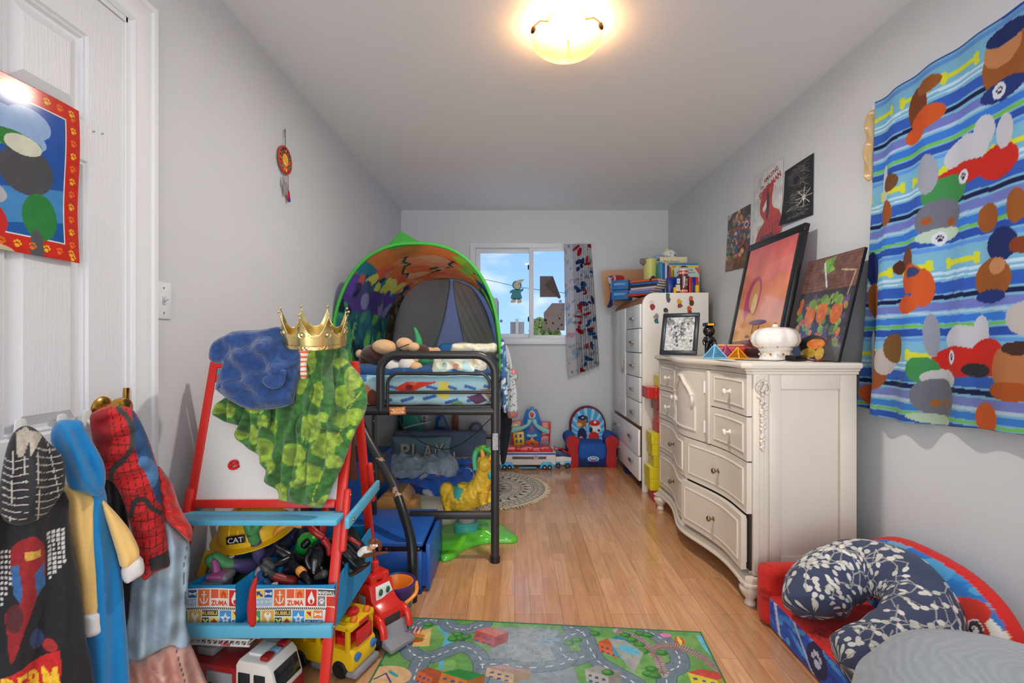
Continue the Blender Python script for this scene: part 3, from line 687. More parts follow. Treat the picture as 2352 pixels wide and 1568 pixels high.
# ================================================================== tall cream wardrobe in the far right corner
cw_ = mat('cream_melamine', (236, 232, 223), .3); cwf = mat('white_melamine', (240, 240, 240), .22); oak = mat('oak_veneer', (170, 118, 72), .5, noise=.25, nscale=18); nickel = mat('worn_nickel', (150, 140, 125), .3, metal=1)
WD = thing('wardrobe', 'tall cream wardrobe with rounded top edge, one long door and a bank of drawers', 'wardrobe', (1.22, 4.17, 0))
wx, wy0, wy1, wz = .962, 3.64, 4.70, 1.50
prof = [(wx, 0), (wx, wz-.09)]+[(wx+.09-.09*math.cos(a), wz-.09+.09*math.sin(a)) for a in np.linspace(0, math.pi/2, 9)[1:]]+[(1.46, wz), (1.46, 0)]
MB().prism([(a, b_) for a, b_ in prof], lambda a, b_, h: (a, h, b_), wy0, wy0+.022, bev=.002).build('side_panel', cw_, WD, True, 30)
MB().prism([(a, b_) for a, b_ in prof], lambda a, b_, h: (a, h, b_), wy1-.022, wy1, bev=.002).build('side_panel', cw_, WD, True, 30)
prof2 = [(wx+.022, .07), (wx+.012, .08), (wx+.008, wz-.09)]+[(wx+.09-.084*math.cos(a), wz-.09+.084*math.sin(a)) for a in np.linspace(0, math.pi/2, 9)[1:]]+[(1.45, wz-.006), (1.45, .07)]
MB().prism(prof2, lambda a, b_, h: (a, h, b_), wy0+.022, wy1-.022).build('top_panel', oak, WD, True, 30)
def wfront(nm, y0, y1, z0, z1, out=0.0, handles=()):
    d = MB().box((wx-.004-out, (y0+y1)/2, (z0+z1)/2), (.018, y1-y0, z1-z0), bev=.002).build(nm, cwf, WD, True, 30)
    for (hy, hz, vert) in handles:
        mb = MB(); x = wx-.014-out; L = .05
        if vert: mb.box((x-.012, hy, hz), (.010, .022, .13), bev=.003); mb.box((x-.004, hy, hz+.05), (.012, .014, .014)); mb.box((x-.004, hy, hz-.05), (.012, .014, .014))
        else: mb.box((x-.013, hy, hz), (.009, .11, .020), bev=.003); mb.box((x-.004, hy-.04, hz), (.012, .012, .012)); mb.box((x-.004, hy+.04, hz), (.012, .012, .012))
        mb.build('handle', nickel, d, True, 30)
ym = 4.13
zs_ = [1.42, 1.233, 1.046, .858, .670, .487]
for k in range(5): wfront('drawer', wy0+.03, ym-.012, zs_[k+1]+.004, zs_[k]-.002, .003*(k % 2), [((wy0+ym)/2, (zs_[k]+zs_[k+1])/2-.01, False)])
wfront('door', ym+.012, wy1-.03, .491, 1.418, .002, [(ym+.06, .93, True)])
wfront('drawer', wy0+.03, wy1-.03, .265, .462, .012, [(3.90, .375, False), (4.44, .375, False)]); wfront('drawer', wy0+.03, wy1-.03, .075, .256, .006, [(3.90, .18, False), (4.44, .18, False)])

# ================================================================== loft bed frame
bedm = mat('charcoal_powder_coat', (58, 57, 58), .33, metal=.35); 
BD = thing('loft_bed', 'charcoal tubular metal loft bed with rounded guard end', 'bed', (-.60, 3.5, 0))
bl, br, by0, by1 = -1.095, -.10, 2.48, 4.56; r0 = .0215
def bp_(name, mb, parent=BD, m=bedm): return mb.build(name, m, parent, True, 40)
def arc(c, r, a0, a1, n=8, y=0): return [(c[0]+r*math.cos(a), y, c[1]+r*math.sin(a)) for a in np.linspace(R_(a0), R_(a1), n)]
gx = -.688
mb = MB(); mb.tube([(br, by0, 0), (br, by0, .5)]+arc((br-.10, .96), .10, 0, 90, 9, by0)+arc((gx+.085, .975), .085, 90, 180, 9, by0)+[(gx, by0, .80), (gx, by0, .775)], r0, 18)
bp_('guard_rail', mb)
for z in (.0,): bp_('foot_cap', MB().lathe([(0, 0), (.026, 0), (.026, .028), (.022, .03)], c=(br, by0, 0), seg=20), m=blk)
mb = MB(); mb.tube([(bl, by0, .772), (br, by0, .772)], .0205, 16); bp_('end_rail', mb)
mb = MB(); mb.tube([(gx+.035, by0+.004, .785), (gx+.035, by0+.004, .90)]+arc((gx+.095, .905), .06, 180, 90, 7, by0+.004)+arc((br-.085, .905), .06, 90, 0, 7, by0+.004)+[(br-.025, by0+.004, .89)], .0085, 10); bp_('inner_rail', mb)
mb = MB(); mb.tube([(gx+.03, by0+.004, .868), (br, by0+.004, .868)], .0085, 10); bp_('inner_rail', mb)
mb = MB(); mb.box((-.725, by0+.02, .38), (.022, .022, .76), bev=.002); bp_('post', mb)
for x in (bl+.02,): bp_('post', MB().tube([(x, by0, 0), (x, by0, .775)], r0, 14))
for z in (.46, .72): bp_('bolt', MB().lathe([(0, .004), (.006, .003), (.007, 0)], M=basis((-.725, by0+.008, z), (1, 0, 0), (0, 0, 1), (0, -1, 0)), seg=12), m=nickel)
for x in (bl+.02, br): bp_('post', MB().tube([(x, by1, 0), (x, by1, 1.06)], r0, 14))
bp_('side_rail', MB().box((br, (by0+by1)/2, .79), (.022, by1-by0, .05), bev=.004)); bp_('side_rail', MB().box((bl+.01, (by0+by1)/2, .79), (.022, by1-by0, .05), bev=.004))
for z in (.95, 1.045): bp_('side_rail', MB().tube([(br+.002, by0+(.35 if z > 1 else .02), z), (br+.002, by1, z)], .0095 if z < 1 else .013, 10))
bp_('end_rail', MB().tube([(bl, by1, .772), (br, by1, .772)], .0205, 14)); bp_('end_rail', MB().tube([(bl+.02, by1, 1.06), (br, by1, 1.06)], .0205, 14))
bp_('cross_bar', MB().box((-.32, by0+.005, .238), (.44, .03, .036), bev=.003)); bp_('cross_bar', MB().box((-.6, by1, .238), (.98, .03, .036), bev=.003))
for k in range(9): bp_('slat', MB().box((-.6, by0+.2+k*.22, .778), (.97, .05, .008)))
# scuffed access rail bending down to the floor
wornm = bpy.data.materials.new('peeling_black_paint'); wornm.use_nodes = True; t = wornm.node_tree; b = t.nodes['Principled BSDF']; tcn = t.nodes.new('ShaderNodeTexCoord')
n = t.nodes.new('ShaderNodeTexNoise'); n.inputs['Scale'].default_value = 9; n.inputs['Detail'].default_value = 6; n.inputs['Roughness'].default_value = .65; t.links.new(tcn.outputs['Object'], n.inputs[0])
cr = t.nodes.new('ShaderNodeValToRGB'); cr.color_ramp.interpolation = 'CONSTANT'; cr.color_ramp.elements[0].color = (.030, .030, .031, 1); cr.color_ramp.elements[1].position = .585; cr.color_ramp.elements[1].color = (.42, .25, .15, 1)
t.links.new(n.outputs[0], cr.inputs[0]); t.links.new(cr.outputs[0], b.inputs['Base Color']); b.inputs['Roughness'].default_value = .35
pth = smooth_path([(-.80, 2.46, .755), (-.745, 2.43, .655), (-.665, 2.37, .555), (-.575, 2.28, .46), (-.515, 2.20, .375), (-.463, 2.14, .27), (-.446, 2.11, .19), (-.444, 2.10, .10), (-.444, 2.10, 0)], 8)
ar = bp_('access_rail', MB().tube(pth, .021, 16), m=blk); bp_('peeling_paint', MB().tube(pth[6:30], .0214, 16, cap=False), ar, wornm)
def sticker(name, txt, c, U, Nn, wd, hg, bgc, fg, parent, r=None):
    cv = CV(0, 0, wd, hg, 60, bgc); cv.grain(.5, 120/wd*.1)
    if txt: cv.text(txt, wd*.08, hg*.2, hg*.6, fg, wd*.84)
    U = Vector(U).normalized(); Nn = Vector(Nn).normalized(); V_ = Nn.cross(U)
    if V_.z > 0: V_ = -V_
    c = Vector(c); O = c-U*wd/2-V_*hg/2
    return flat_sheet(name, O, U, V_, wd, hg, cv, print_paper, .0008, parent, True, (lambda u, v: -.010*(2*v-1)**2) if r else None)
s_ = sticker('sticker', 'ZBILLIEZ', (-.595, by0-.0225, .776), (1, 0, 0.04), (0, -1, 0), .082, .040, (214, 120, 50), (245, 225, 190), BD); tag(s_, 'orange lettered sticker')
s_ = sticker('sticker', None, (-.098, by0-.0235, .62), (1, 0, 0), (0, -1, 0), .028, .085, (150, 150, 156), (225, 225, 225), BD); tag(s_, 'torn silver foil sticker')

# ---- mattress, bedding
MT = thing('mattress', 'loft bed mattress in a light blue racing-car print sheet', 'mattress', (-.6, 3.5, .79))
cv = CV(0, 0, 2.0, 1.0, 420, (150, 192, 205))
r = random.Random(4)
for k in range(26): a = r.uniform(0, 2); b_ = r.uniform(0, 1); cv.poly([(a, b_), (a+.14, b_-.04), (a+.13, b_+.0), (a-.01, b_+.04)], r.choice([(55, 100, 170), (225, 205, 80), (60, 110, 175), (205, 220, 225)]))
def rounded_slab(c, d, rad, nx=60, ny=60, nz=14):
    pass
def pad(name, c, d, rad, colf, m, parent=None, world=False, res=.012, wr=0.0, seed=0):
    """soft rounded block made of six painted faces, wrinkled"""
    Vs = []; Qs = []; Cs = []; off = 0; hx, hy, hz = d[0]/2, d[1]/2, d[2]/2
    for ax, sg in ((0, 1), (0, -1), (1, 1), (1, -1), (2, 1), (2, -1)):
        o = [k for k in range(3) if k != ax]; n0 = max(3, int(d[o[0]]/res)); n1 = max(3, int(d[o[1]]/res))
        A, B = np.meshgrid(np.linspace(-1, 1, n0), np.linspace(-1, 1, n1)); P = np.zeros(A.shape+(3,)); P[..., o[0]] = A*d[o[0]]/2; P[..., o[1]] = B*d[o[1]]/2; P[..., ax] = sg*d[ax]/2
        core = np.clip(P, [-hx+rad, -hy+rad, -hz+rad], [hx-rad, hy-rad, hz-rad]); D = P-core; L = np.linalg.norm(D, axis=2, keepdims=True); P2 = core+D/np.maximum(L, 1e-9)*rad
        if wr: nn_ = D/np.maximum(L, 1e-9); P2 = P2+nn_*(wr*(vnoise(P2[..., 0]+P2[..., 1]*.6+seed, P2[..., 1]-P2[..., 2]*1.3+seed, 9, 3)+vnoise(P2[..., 1]+seed, P2[..., 2]+P2[..., 0]*.7, 22, 2)*.4))[..., None]
        W_ = P2+np.array(c); Vs.append(W_.reshape(-1, 3)); q = quads(n1, n0, off, (sg < 0) ^ (ax == 1)); Qs.append(q); off += n0*n1
        if colf is not None: Cs.append(colf(W_[..., 0], W_[..., 1], W_[..., 2], ax*sg if ax else (.5 if sg > 0 else -.5)).reshape(-1, 3))
    return mesh_np(name, np.concatenate(Vs), np.concatenate(Qs), np.concatenate(Cs) if colf is not None else None, m, parent, world)
fc = CV(-1.1, .78, -.12, .95, 700, (166, 205, 214))
for k in range(9): x = -1.05+k*.115; fc.poly([(x, .80+.01*(k % 3)), (x+.07, .82+.01*(k % 3)), (x+.062, .835+.01*(k % 3)), (x-.008, .815+.01*(k % 3))], (62, 104, 168))
for k in range(6): x = -.66+k*.1; fc.poly([(x, .905), (x+.06, .89), (x+.055, .875), (x-.005, .89)], (70, 112, 176))
fc.poly([(-.63, .885), (-.55, .925), (-.43, .93), (-.41, .915), (-.50, .885), (-.55, .855)], (214, 62, 44)); fc.ell(-.55, .89, .02, .014, (120, 40, 40)); fc.poly([(-.56, .91), (-.50, .92), (-.52, .90)], (230, 110, 60))
fc.ell(-.37, .865, .035, .035, (226, 212, 90)); fc.ell(-.37, .91, .03, .018, (222, 206, 92)); fc.ell(-.30, .80, .03, .02, (110, 170, 120))
fc.poly([(-.25, .84), (-.18, .86), (-.14, .82), (-.2, .80)], (96, 60, 92)); fc.poly([(-.18, .88), (-.13, .88), (-.13, .82)], (190, 130, 110)); fc.ell(-.8, .86, .06, .05, (206, 140, 84)); fc.ell(-.74, .83, .03, .05, (120, 60, 40)); fc.ell(-.86, .9, .05, .03, (232, 180, 120))
def mcol(X, Y, Z, k):
    c = fc.sample(X, Z); top = cv.sample((Y-2.5) % 2, (X+1.1) % 1); return np.where((np.abs(Z-.94) < .02)[..., None], top, c)
pad('cover', (-.6, 3.52, .872), (.955, 2.0, .155), .04, mcol, print_cloth, MT, True, .0045, .010)
# navy duvet bunched at the foot end
nv_ = mat('navy_cotton', (26, 62, 96), .8, noise=.12, nscale=12, bump=.1, bscale=40, sheen=.2)
ol = [(868, 856), (905, 852), (990, 851), (1080, 856), (1136, 850), (1139, 880), (1138, 905), (1100, 904), (1050, 900), (1010, 885), (960, 872), (905, 866), (872, 868)]
DU = inflate('duvet', ol, (0, 2.517, 0), (0, -1, .15), .014, .05, .006, nv_, folds=lambda a, b_: .010*np.sin((b_*1.0+a*.18)*.25)+.008*vnoise(a, b_*2, .05, 3), loc=(-.4, 2.52, .90), smooth_outline=3)
tag(DU, 'navy duvet edge hanging over the foot of the loft mattress', 'duvet')
bedb = CV(-1.1, 2.5, -.12, 4.5, 260, (38, 80, 128))
for k in range(130): bedb.ell(r.uniform(-1.1, -.1), r.uniform(2.5, 4.5), r.uniform(.01, .03), r.uniform(.01, .03), r.choice([(200, 60, 70), (70, 130, 190), (30, 50, 90), (180, 200, 215), (20, 40, 80), (60, 110, 160)]))
BK = pad('blanket', (-.6, 3.05, .967), (.93, .95, .05), .022, lambda X, Y, Z, k: bedb.sample(X, Y), print_cloth, None, False, .010, .03, 3); tag(BK, 'crumpled blue patterned blanket lying on top of the loft mattress', 'blanket')

# ================================================================== pop-up bed tent
TN = thing('bed_tent', 'pop-up bed tent with green edge, forest print lining and grey door flaps', 'tent', (-.6, 3.6, .94))
def arc_pt(a, s):
    """a 0 (right foot) .. 1 (left foot); s depth"""
    th = a*math.pi; cx_ = -.612*(1-s)+-.615*s; rx = .525*(1-s)+.47*s; top = 1.738*(1-s)+1.70*s; z0 = .955; hz = top-z0
    x = cx_+rx*np.sign(np.cos(th))*abs(math.cos(th))**.82; z = z0+hz*abs(math.sin(th))**.80; x = max(x, -1.118)
    return (x, 3.0+1.30*s, z)
na, ns = 150, 90
P = np.zeros((ns, na, 3)); 
for j in range(ns):
    for i in range(na):
        a = i/(na-1); s = j/(ns-1); p = arc_pt(a, s); P[j, i] = p
A_, S_ = np.meshgrid(np.linspace(0, 1, na), np.linspace(0, 1, ns))
sag = np.sin(A_*math.pi)**2*np.sin(S_*math.pi)**.8*(.03+.045*vnoise(A_*6, S_*7, 1.5, 3)); P[..., 2] -= sag
P[..., 0] += (.018*vnoise(A_*10+5, S_*3, 1.2, 2))*np.sin(S_*math.pi)
tc_ = CV(0, 0, 1, 1, 500, (62, 132, 150))
def blobs(n, x0, x1, y0, y1, r0_, r1_, cols, sd, asp=1.5):
    rr = random.Random(sd)
    for k in range(n):
        q = rr.uniform(r0_, r1_); tc_.ell(rr.uniform(x0, x1), rr.uniform(y0, y1), q, q*asp, rr.choice(cols), rr.uniform(-.5, .5))
tc_.rect(.0, 0, .30, 1, (44, 84, 120)); blobs(40, 0, .30, 0, 1, .01, .05, [(54, 104, 96), (70, 150, 120), (40, 70, 110), (150, 190, 80), (60, 90, 150)], 1, 3)
tc_.rect(.30, 0, .68, 1, (206, 134, 84)); blobs(60, .30, .70, .25, 1, .02, .06, [(220, 112, 88), (232, 130, 106), (228, 142, 116), (214, 140, 84), (236, 156, 130), (206, 120, 80)], 2, 1.6)
blobs(9, .26, .36, .0, .7, .02, .04, [(150, 180, 84), (130, 170, 90)], 8, 3)
for (x, y, d) in ((.40, .25, .1), (.48, .45, .12), (.55, .2, .1), (.60, .42, .08)): tc_.line([(x, y), (x+.03, y+.08), (x+.01, y+.14), (x+d*.5, y+.2)], .012, (30, 84, 80))
blobs(18, .66, .76, 0, 1, .012, .035, [(206, 96, 80), (200, 110, 90), (60, 84, 120)], 3, 2); blobs(14, .70, .78, .1, 1, .015, .035, [(196, 190, 104), (206, 196, 120)], 4, 2)
tc_.rect(.77, 0, .86, 1, (98, 78, 150)); blobs(20, .76, .87, 0, 1, .01, .03, [(70, 70, 110), (110, 84, 160), (150, 150, 180), (86, 100, 140)], 5, 2.4)
tc_.rect(.86, 0, 1, 1, (54, 116, 130)); blobs(36, .86, 1, 0, 1, .008, .03, [(60, 140, 150), (86, 160, 130), (120, 190, 110), (44, 90, 120), (36, 60, 90)], 6, 2.5); blobs(10, .78, 1, 0, .3, .01, .02, [(34, 60, 84), (90, 130, 70)], 9, 3)
tc_.rect(.10, .86, .20, 1, (44, 70, 110)); tc_.rect(.74, .80, .97, 1, (98, 82, 66)); blobs(30, .74, .97, .8, 1, .006, .015, [(60, 50, 40), (130, 110, 90), (70, 60, 50)], 7, 4)
tentm = mat('tent_nylon', None, .55, attr=True, transl=.55, bump=.15, bscale=50)
def dino(c, x, y, s, col):   # generic long-necked dinosaur silhouette of the lining print
    c.ell(x, y, s*.55, s*.28, col); c.line([(x+s*.45, y-s*.1), (x+s*.8, y-s*.6), (x+s*1.0, y-s*.75)], s*.16, col); c.line([(x-s*.45, y), (x-s*1.0, y+s*.2)], s*.14, col)
    for dx in (-.35, -.15, .2, .4): c.line([(x+dx*s, y+.1*s), (x+dx*s, y+.6*s)], s*.13, col)
dino(tc_, .92, .25, .05, (120, 190, 104)); dino(tc_, .96, .55, .045, (110, 180, 120)); dino(tc_, .12, .35, .05, (90, 170, 130))
sheet('lining', P, np.clip(tc_.sample(A_, S_)*1.3+12, 0, 255), tentm, .003, TN, True)
greenn = mat('green_nylon', (82, 204, 84), .5, transl=.3)
ring = [Vector(arc_pt(a, 0)) for a in np.linspace(0, 1, 60)]
MB().tube([p+Vector((0, -.005, 0)) for p in ring], .0105, 10).build('edge_binding', greenn, TN, True, 60)
MB().tube([Vector(arc_pt(a, 1)) for a in np.linspace(0, 1, 40)], .008, 8).build('rear_hoop', greenn, TN, True, 60)
# outer skin flap standing up on the crown
ff = [at(893, 572, 3.02), at(897, 556, 3.05), at(921, 531, 3.1), at(948, 548, 3.1), at(978, 563, 3.02)]
mb = MB(); base = [at(893, 573, 3.0), at(935, 564, 3.0), at(980, 562, 3.0)]; tip = at(921, 530, 3.16)
mb.add([base[0], at(896, 557, 3.08), tip, at(950, 548, 3.12), base[2], base[1], at(930, 556, 3.4)], [(0, 5, 2, 1), (5, 4, 3, 2), (0, 1, 6), (1, 2, 6), (2, 3, 6), (3, 4, 6)]); mb.build('crown_flap', greenn, TN, True, 0)
# rear wall: pale panel with two dark flaps
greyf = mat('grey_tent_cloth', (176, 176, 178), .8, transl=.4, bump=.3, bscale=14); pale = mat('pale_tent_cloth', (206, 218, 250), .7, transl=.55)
rp = [arc_pt(a, 1) for a in np.linspace(0, 1, 40)]
MB().prism([(p[0], p[2]) for p in rp], lambda a, b_, h: (a, h, b_), 4.315, 4.320).build('rear_panel', pale, TN, True, 0)
Y_ = 4.27
def fold_(k, ang): return lambda a, b_: .018*np.sin((a+b_*ang)*k)+.012*vnoise(a, b_, .06, 3)
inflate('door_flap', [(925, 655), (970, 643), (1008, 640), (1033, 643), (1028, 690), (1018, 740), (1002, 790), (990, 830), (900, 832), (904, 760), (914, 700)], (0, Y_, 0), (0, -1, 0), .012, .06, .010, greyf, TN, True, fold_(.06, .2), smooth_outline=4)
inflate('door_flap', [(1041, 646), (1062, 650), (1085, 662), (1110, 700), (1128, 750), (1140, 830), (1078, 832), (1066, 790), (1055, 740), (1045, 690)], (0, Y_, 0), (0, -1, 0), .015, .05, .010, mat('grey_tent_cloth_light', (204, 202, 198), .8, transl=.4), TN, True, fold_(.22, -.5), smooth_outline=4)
inflate('tie_back', [(893, 700), (903, 672), (908, 690), (898, 760), (893, 832), (884, 832), (887, 760)], (0, Y_-.02, 0), (0, -1, 0), .014, .03, .008, mat('blue_tent_cloth', (160, 186, 244), .7, transl=.35), TN, True, fold_(.5, .1), smooth_outline=3)

# ================================================================== blue storage steps beside the bed
blue = mat('royal_blue_laminate', (38, 92, 176), .35, noise=.04, nscale=8); blued = mat('dark_blue_laminate', (24, 60, 124), .4)
ST = thing('storage_steps', 'blue two-step storage unit with an open side drawer beside the bed', 'storage steps', (-.75, 2.5, 0))
mb = MB(); mb.box((-.64, 2.365, .226), (.46, .43, .020), bev=.002); mb.build('step', blue, ST, True, 30)
mb = MB(); mb.box((-.64, 2.165, .108), (.45, .02, .170), bev=.002); mb.box((-.86, 2.365, .108), (.02, .42, .216)); mb.box((-.64, 2.57, .108), (.45, .02, .216)); mb.build('cabinet', blue, ST, True, 30)
mb = MB(); mb.box((-.64, 2.160, .205), (.44, .012, .022)); mb.build('rail', blk, ST, True)
MB().box((-.64, 2.37, .010), (.45, .42, .02)).build('base', blued, ST, True)
mb = MB(); mb.box((-.94, 2.84, .46), (.33, .45, .020), bev=.002); mb.build('step', blue, ST, True, 30)
mb = MB(); mb.box((-.94, 2.84, .225), (.32, .44, .45), bev=.002); mb.build('cabinet', blue, ST, True, 30)
mb = MB(); mb.box((-.392, 2.37, .112), (.018, .38, .205), bev=.002); mb.box((-.52, 2.19, .10), (.25, .012, .15)); mb.box((-.52, 2.55, .10), (.25, .012, .15)); mb.box((-.52, 2.37, .035), (.25, .36, .01)); dwr = mb.build('drawer', blue, ST, True, 30)
for yy in (2.19, 2.34): MB().lathe([(0, .004), (.006, .003), (.007, 0)], M=basis((-.57+(.0 if yy < 2.3 else .14), 2.153, .205), (1, 0, 0), (0, 0, 1), (0, -1, 0)), seg=12).build('bolt', nickel, ST, True)
# ================================================================== red and blue children's easel
redp = mat('red_painted_wood', (214, 42, 32), .35, noise=.05, nscale=10); skyp = mat('sky_blue_painted_wood', (92, 180, 214), .4, noise=.05, nscale=8)
EZ = thing('easel', "red and light blue children's A-frame easel with whiteboard and two shelves", 'easel', (-.81, 1.6, 0))
EL, ER = -1.045, -.562
def Ye(z): return 1.392+.276*z
def Yr(z): return 1.690+.27*(1.05-z)
def ep(name, mb, m): return mb.build(name, m, EZ, True, 35)
a_ = math.atan(.276)
for x in (EL, ER):
    L = 1.06/math.cos(a_); ep('front_leg', MB().box((x, Ye(.525)+.008, .525), (.030, .020, L), rot=(-a_, 0, 0), bev=.004), redp)
    ep('rear_leg', MB().box((x+.002, Yr(.525), .525), (.030, .020, L), rot=(a_*.98, 0, 0), bev=.004), redp)
for x in (EL-.0, ER+.024): ep('hinge_block', MB().box((x, Ye(.56)-.012, .56), (.022, .024, .19), rot=(-a_, 0, 0), bev=.008), redp)
ep('hinge_block', MB().box((ER+.026, Yr(.60)-.002, .60), (.020, .024, .16), rot=(a_, 0, 0), bev=.008), redp)
def onE(x, z, o=0): return (x, Ye(z)-o, z+o*.27)
wb = mat('whiteboard', (226, 222, 218), .22)
mb = MB(); mb.box(onE((EL+ER)/2, .83, -.004), (ER-EL-.03, .006, .47), rot=(-a_, 0, 0)); ep('whiteboard', mb, wb)
ep('board_back', MB().box(((EL+ER)/2, Yr(.83)-.012, .83), (ER-EL-.04, .006, .45), rot=(a_, 0, 0)), mat('brown_hardboard', (118, 70, 54), .7))
for z in (.603, 1.045): ep('frame_rail', MB().box(onE((EL+ER)/2, z, .0), (ER-EL-.03, .018, .026), rot=(-a_, 0, 0), bev=.003), redp)
cv = CV(0, 0, .44, .07, 150, (60, 150, 180)); cv.poly([(0, .02), (.06, .0), (.1, .03), (.05, .05), (0, .045)], (196, 60, 50)); cv.rect(0, .048, .44, .07, (226, 224, 220)); cv.ell(.03, .055, .02, .012, (200, 190, 170)); cv.grain(.2, 60)
p = Vector(onE(EL+.016, 1.03, .001)); flat_sheet('printed_strip', p, (1, 0, 0), (0, -.266, -.964), .44, .07, cv, print_paper, .001, EZ, True)
ep('tray', MB().box((-.812, 1.508, .575), (.545, .085, .018), bev=.004), skyp); ep('tray', MB().box((-.812, 1.545, .560), (.47, .02, .012), bev=.002), redp)
ep('shelf', MB().box((-.812, 1.455, .257), (.530, .020, .038), bev=.003), skyp)
ep('shelf', MB().box((-.812, 1.90, .257), (.530, .020, .038), bev=.003), skyp); ep('shelf', MB().box((-.812, 1.68, .244), (.500, .45, .008)), skyp)
for x in (EL-.022, ER+.045):
    y0_, y1_ = Ye(.57)-.06, Yr(.60)+.02; ep('side_brace', MB().box((x, (y0_+y1_)/2, .575), (.014, y1_-y0_, .036), rot=(.06, 0, 0), bev=.003), skyp)
for (x, y, z) in ((ER+.053, Ye(.57)-.02, .565), (ER+.053, Yr(.60)-.0, .588), (ER+.036, Ye(.62)-.012, .635), (ER+.016, Ye(.48), .49), (ER+.016, Ye(.27), .262)):
    ep('bolt', MB().lathe([(0, .003), (.005, .002), (.0055, 0)], M=basis((x, y, z), (0, 1, 0), (0, 0, 1), (1, 0, 0)), seg=12), brass)
# letter magnet
p = onE(-.993, .715, .006); me_ = text_mesh('letter_magnet', 'e', basis(p, (.94, 0, .34), (-.33, .25, .90), (0, -.96, .27)), .032, mat('red_plastic', (206, 34, 34), .25, coat=.3), .007, .036, .02, world=False)
q = atZ(515, 1073, .7); q = onplane(515, 1073, onE(0, .7, .004), (0, -.964, .266)); me_.data.transform(Matrix.Translation(-Vector(p))); me_.location = q+Vector((.018, 0, -.014)); me_.data.transform(Euler((0, R_(175), 0)).to_matrix().to_4x4() if False else Matrix.Identity(4))
tag(me_, 'small red letter magnet stuck on the whiteboard', 'magnet')

# ---- green spotted robe over the easel
nE = (0, -1, .276)
G = CV(470, 780, 860, 1180, 500, (60, 114, 50))
lg = (142, 172, 60)
for (x, y, rx, ry) in ((738, 905, 18, 30), (797, 912, 24, 27), (770, 1155, 32, 22), (683, 1045, 22, 26), (712, 1088, 30, 26), (650, 1130, 18, 26), (752, 1030, 26, 24), (612, 1035, 20, 28), (640, 980, 14, 22), (590, 1000, 12, 22), (560, 1000, 14, 10), (533, 945, 16, 18), (505, 938, 13, 14), (590, 940, 20, 14), (717, 830, 18, 30), (785, 835, 16, 14), (815, 870, 20, 30), (825, 960, 24, 20), (722, 985, 20, 32), (762, 1010, 30, 18), (640, 920, 20, 10), (610, 970, 8, 18), (745, 960, 18, 12), (790, 965, 20, 18), (700, 880, 12, 30), (628, 1070, 10, 20), (690, 1110, 14, 10), (770, 1060, 20, 16), (735, 1165, 26, 12), (812, 1000, 12, 14)): G.ell(x, y, rx, ry, lg, .1)
G.grain(.35, .12, 2); G.line([(832, 900), (800, 960), (770, 1020), (745, 1080), (725, 1150)], 1.6, (190, 190, 50))
ol = [(702, 800), (740, 793), (794, 800), (803, 832), (824, 856), (838, 884), (844, 916), (838, 950), (816, 992), (798, 1040), (786, 1072), (766, 1112), (750, 1150), (736, 1167), (700, 1160), (656, 1152), (641, 1148), (637, 1126), (611, 1111), (607, 1100), (612, 1082), (598, 1066), (595, 1046), (571, 1031), (559, 1020), (540, 1004), (549, 980), (560, 950), (570, 900), (600, 850), (650, 820)]
def gf(a, b_): return .016*np.sin((a-b_*.10)*.115)+.012*np.sin((a+b_*.16)*.21+2)+.018*vnoise(a, b_*.35, .03, 3)
GR = inflate('robe', ol, (0, Ye(.573)-.062, .573), nE, .026, .045, .0038, fleece, folds=gf, paint=G, loc=(-.75, 1.6, .80), back=.3, smooth_outline=3)
tag(GR, 'green fleece robe with light green spots draped over the easel', 'robe')
def addpart(o, parent): o.parent = parent; o.location = o.location-parent.location; return o
sl = inflate('sleeve', [(722, 800), (760, 798), (765, 850), (772, 930), (770, 972), (745, 986), (712, 972), (712, 940), (722, 900), (712, 850), (706, 830)], (0, Ye(.573)-.092, .573), nE, .030, .03, .0038, fleece, folds=gf, paint=G, loc=(-.75, 1.6, .80), smooth_outline=3); addpart(sl, GR)
sl = inflate('collar', [(489, 953), (497, 928), (516, 913), (548, 920), (566, 938), (556, 962), (548, 977), (515, 968)], (0, Ye(.573)-.070, .573), nE, .014, .02, .004, fleece, folds=gf, paint=G, loc=(-.75, 1.6, .80)); addpart(sl, GR)
for ol2 in ([(680, 975), (705, 940), (712, 1000), (705, 1080), (700, 1108), (670, 1104), (682, 1030)], [(598, 940), (622, 930), (620, 975), (612, 984), (600, 975)]):
    sl = inflate('tie', ol2, (0, Ye(.573)-.090, .573), nE, .014, .012, .004, fleece, paint=G, loc=(-.75, 1.6, .80), smooth_outline=3); addpart(sl, GR)
# ---- navy robe
navyf = mat('navy_fleece', (40, 72, 128), .95, noise=.35, nscale=60, bump=.6, bscale=70, sheen=.4)
ol = [(488, 800), (500, 781), (528, 766), (548, 759), (600, 757), (638, 750), (655, 760), (668, 786), (690, 800), (692, 830), (688, 860), (680, 885), (673, 915), (666, 930), (640, 937), (600, 942), (570, 939), (540, 926), (512, 906), (499, 892), (504, 868), (512, 850), (516, 836), (492, 834), (484, 820)]
NR = inflate('robe', ol, (0, Ye(.95)-.12, .95), (0, -1, .1), .055, .075, .004, navyf, folds=lambda a, b_: .012*np.sin((b_+a*.35)*.10)+.010*np.sin((a-b_*.6)*.09+1)+.02*vnoise(a, b_, .02, 3), loc=(-.9, 1.6, 1.0), back=1.2, smooth_outline=3)
tag(NR, 'navy blue fleece robe bundled over the left top corner of the easel', 'robe')
hem = [onplane(a, b_, (0, Ye(.95)-.165, .95), (0, -1, .1)) for a, b_ in ((502, 890), (512, 878), (560, 868), (610, 858), (660, 842), (688, 826))]
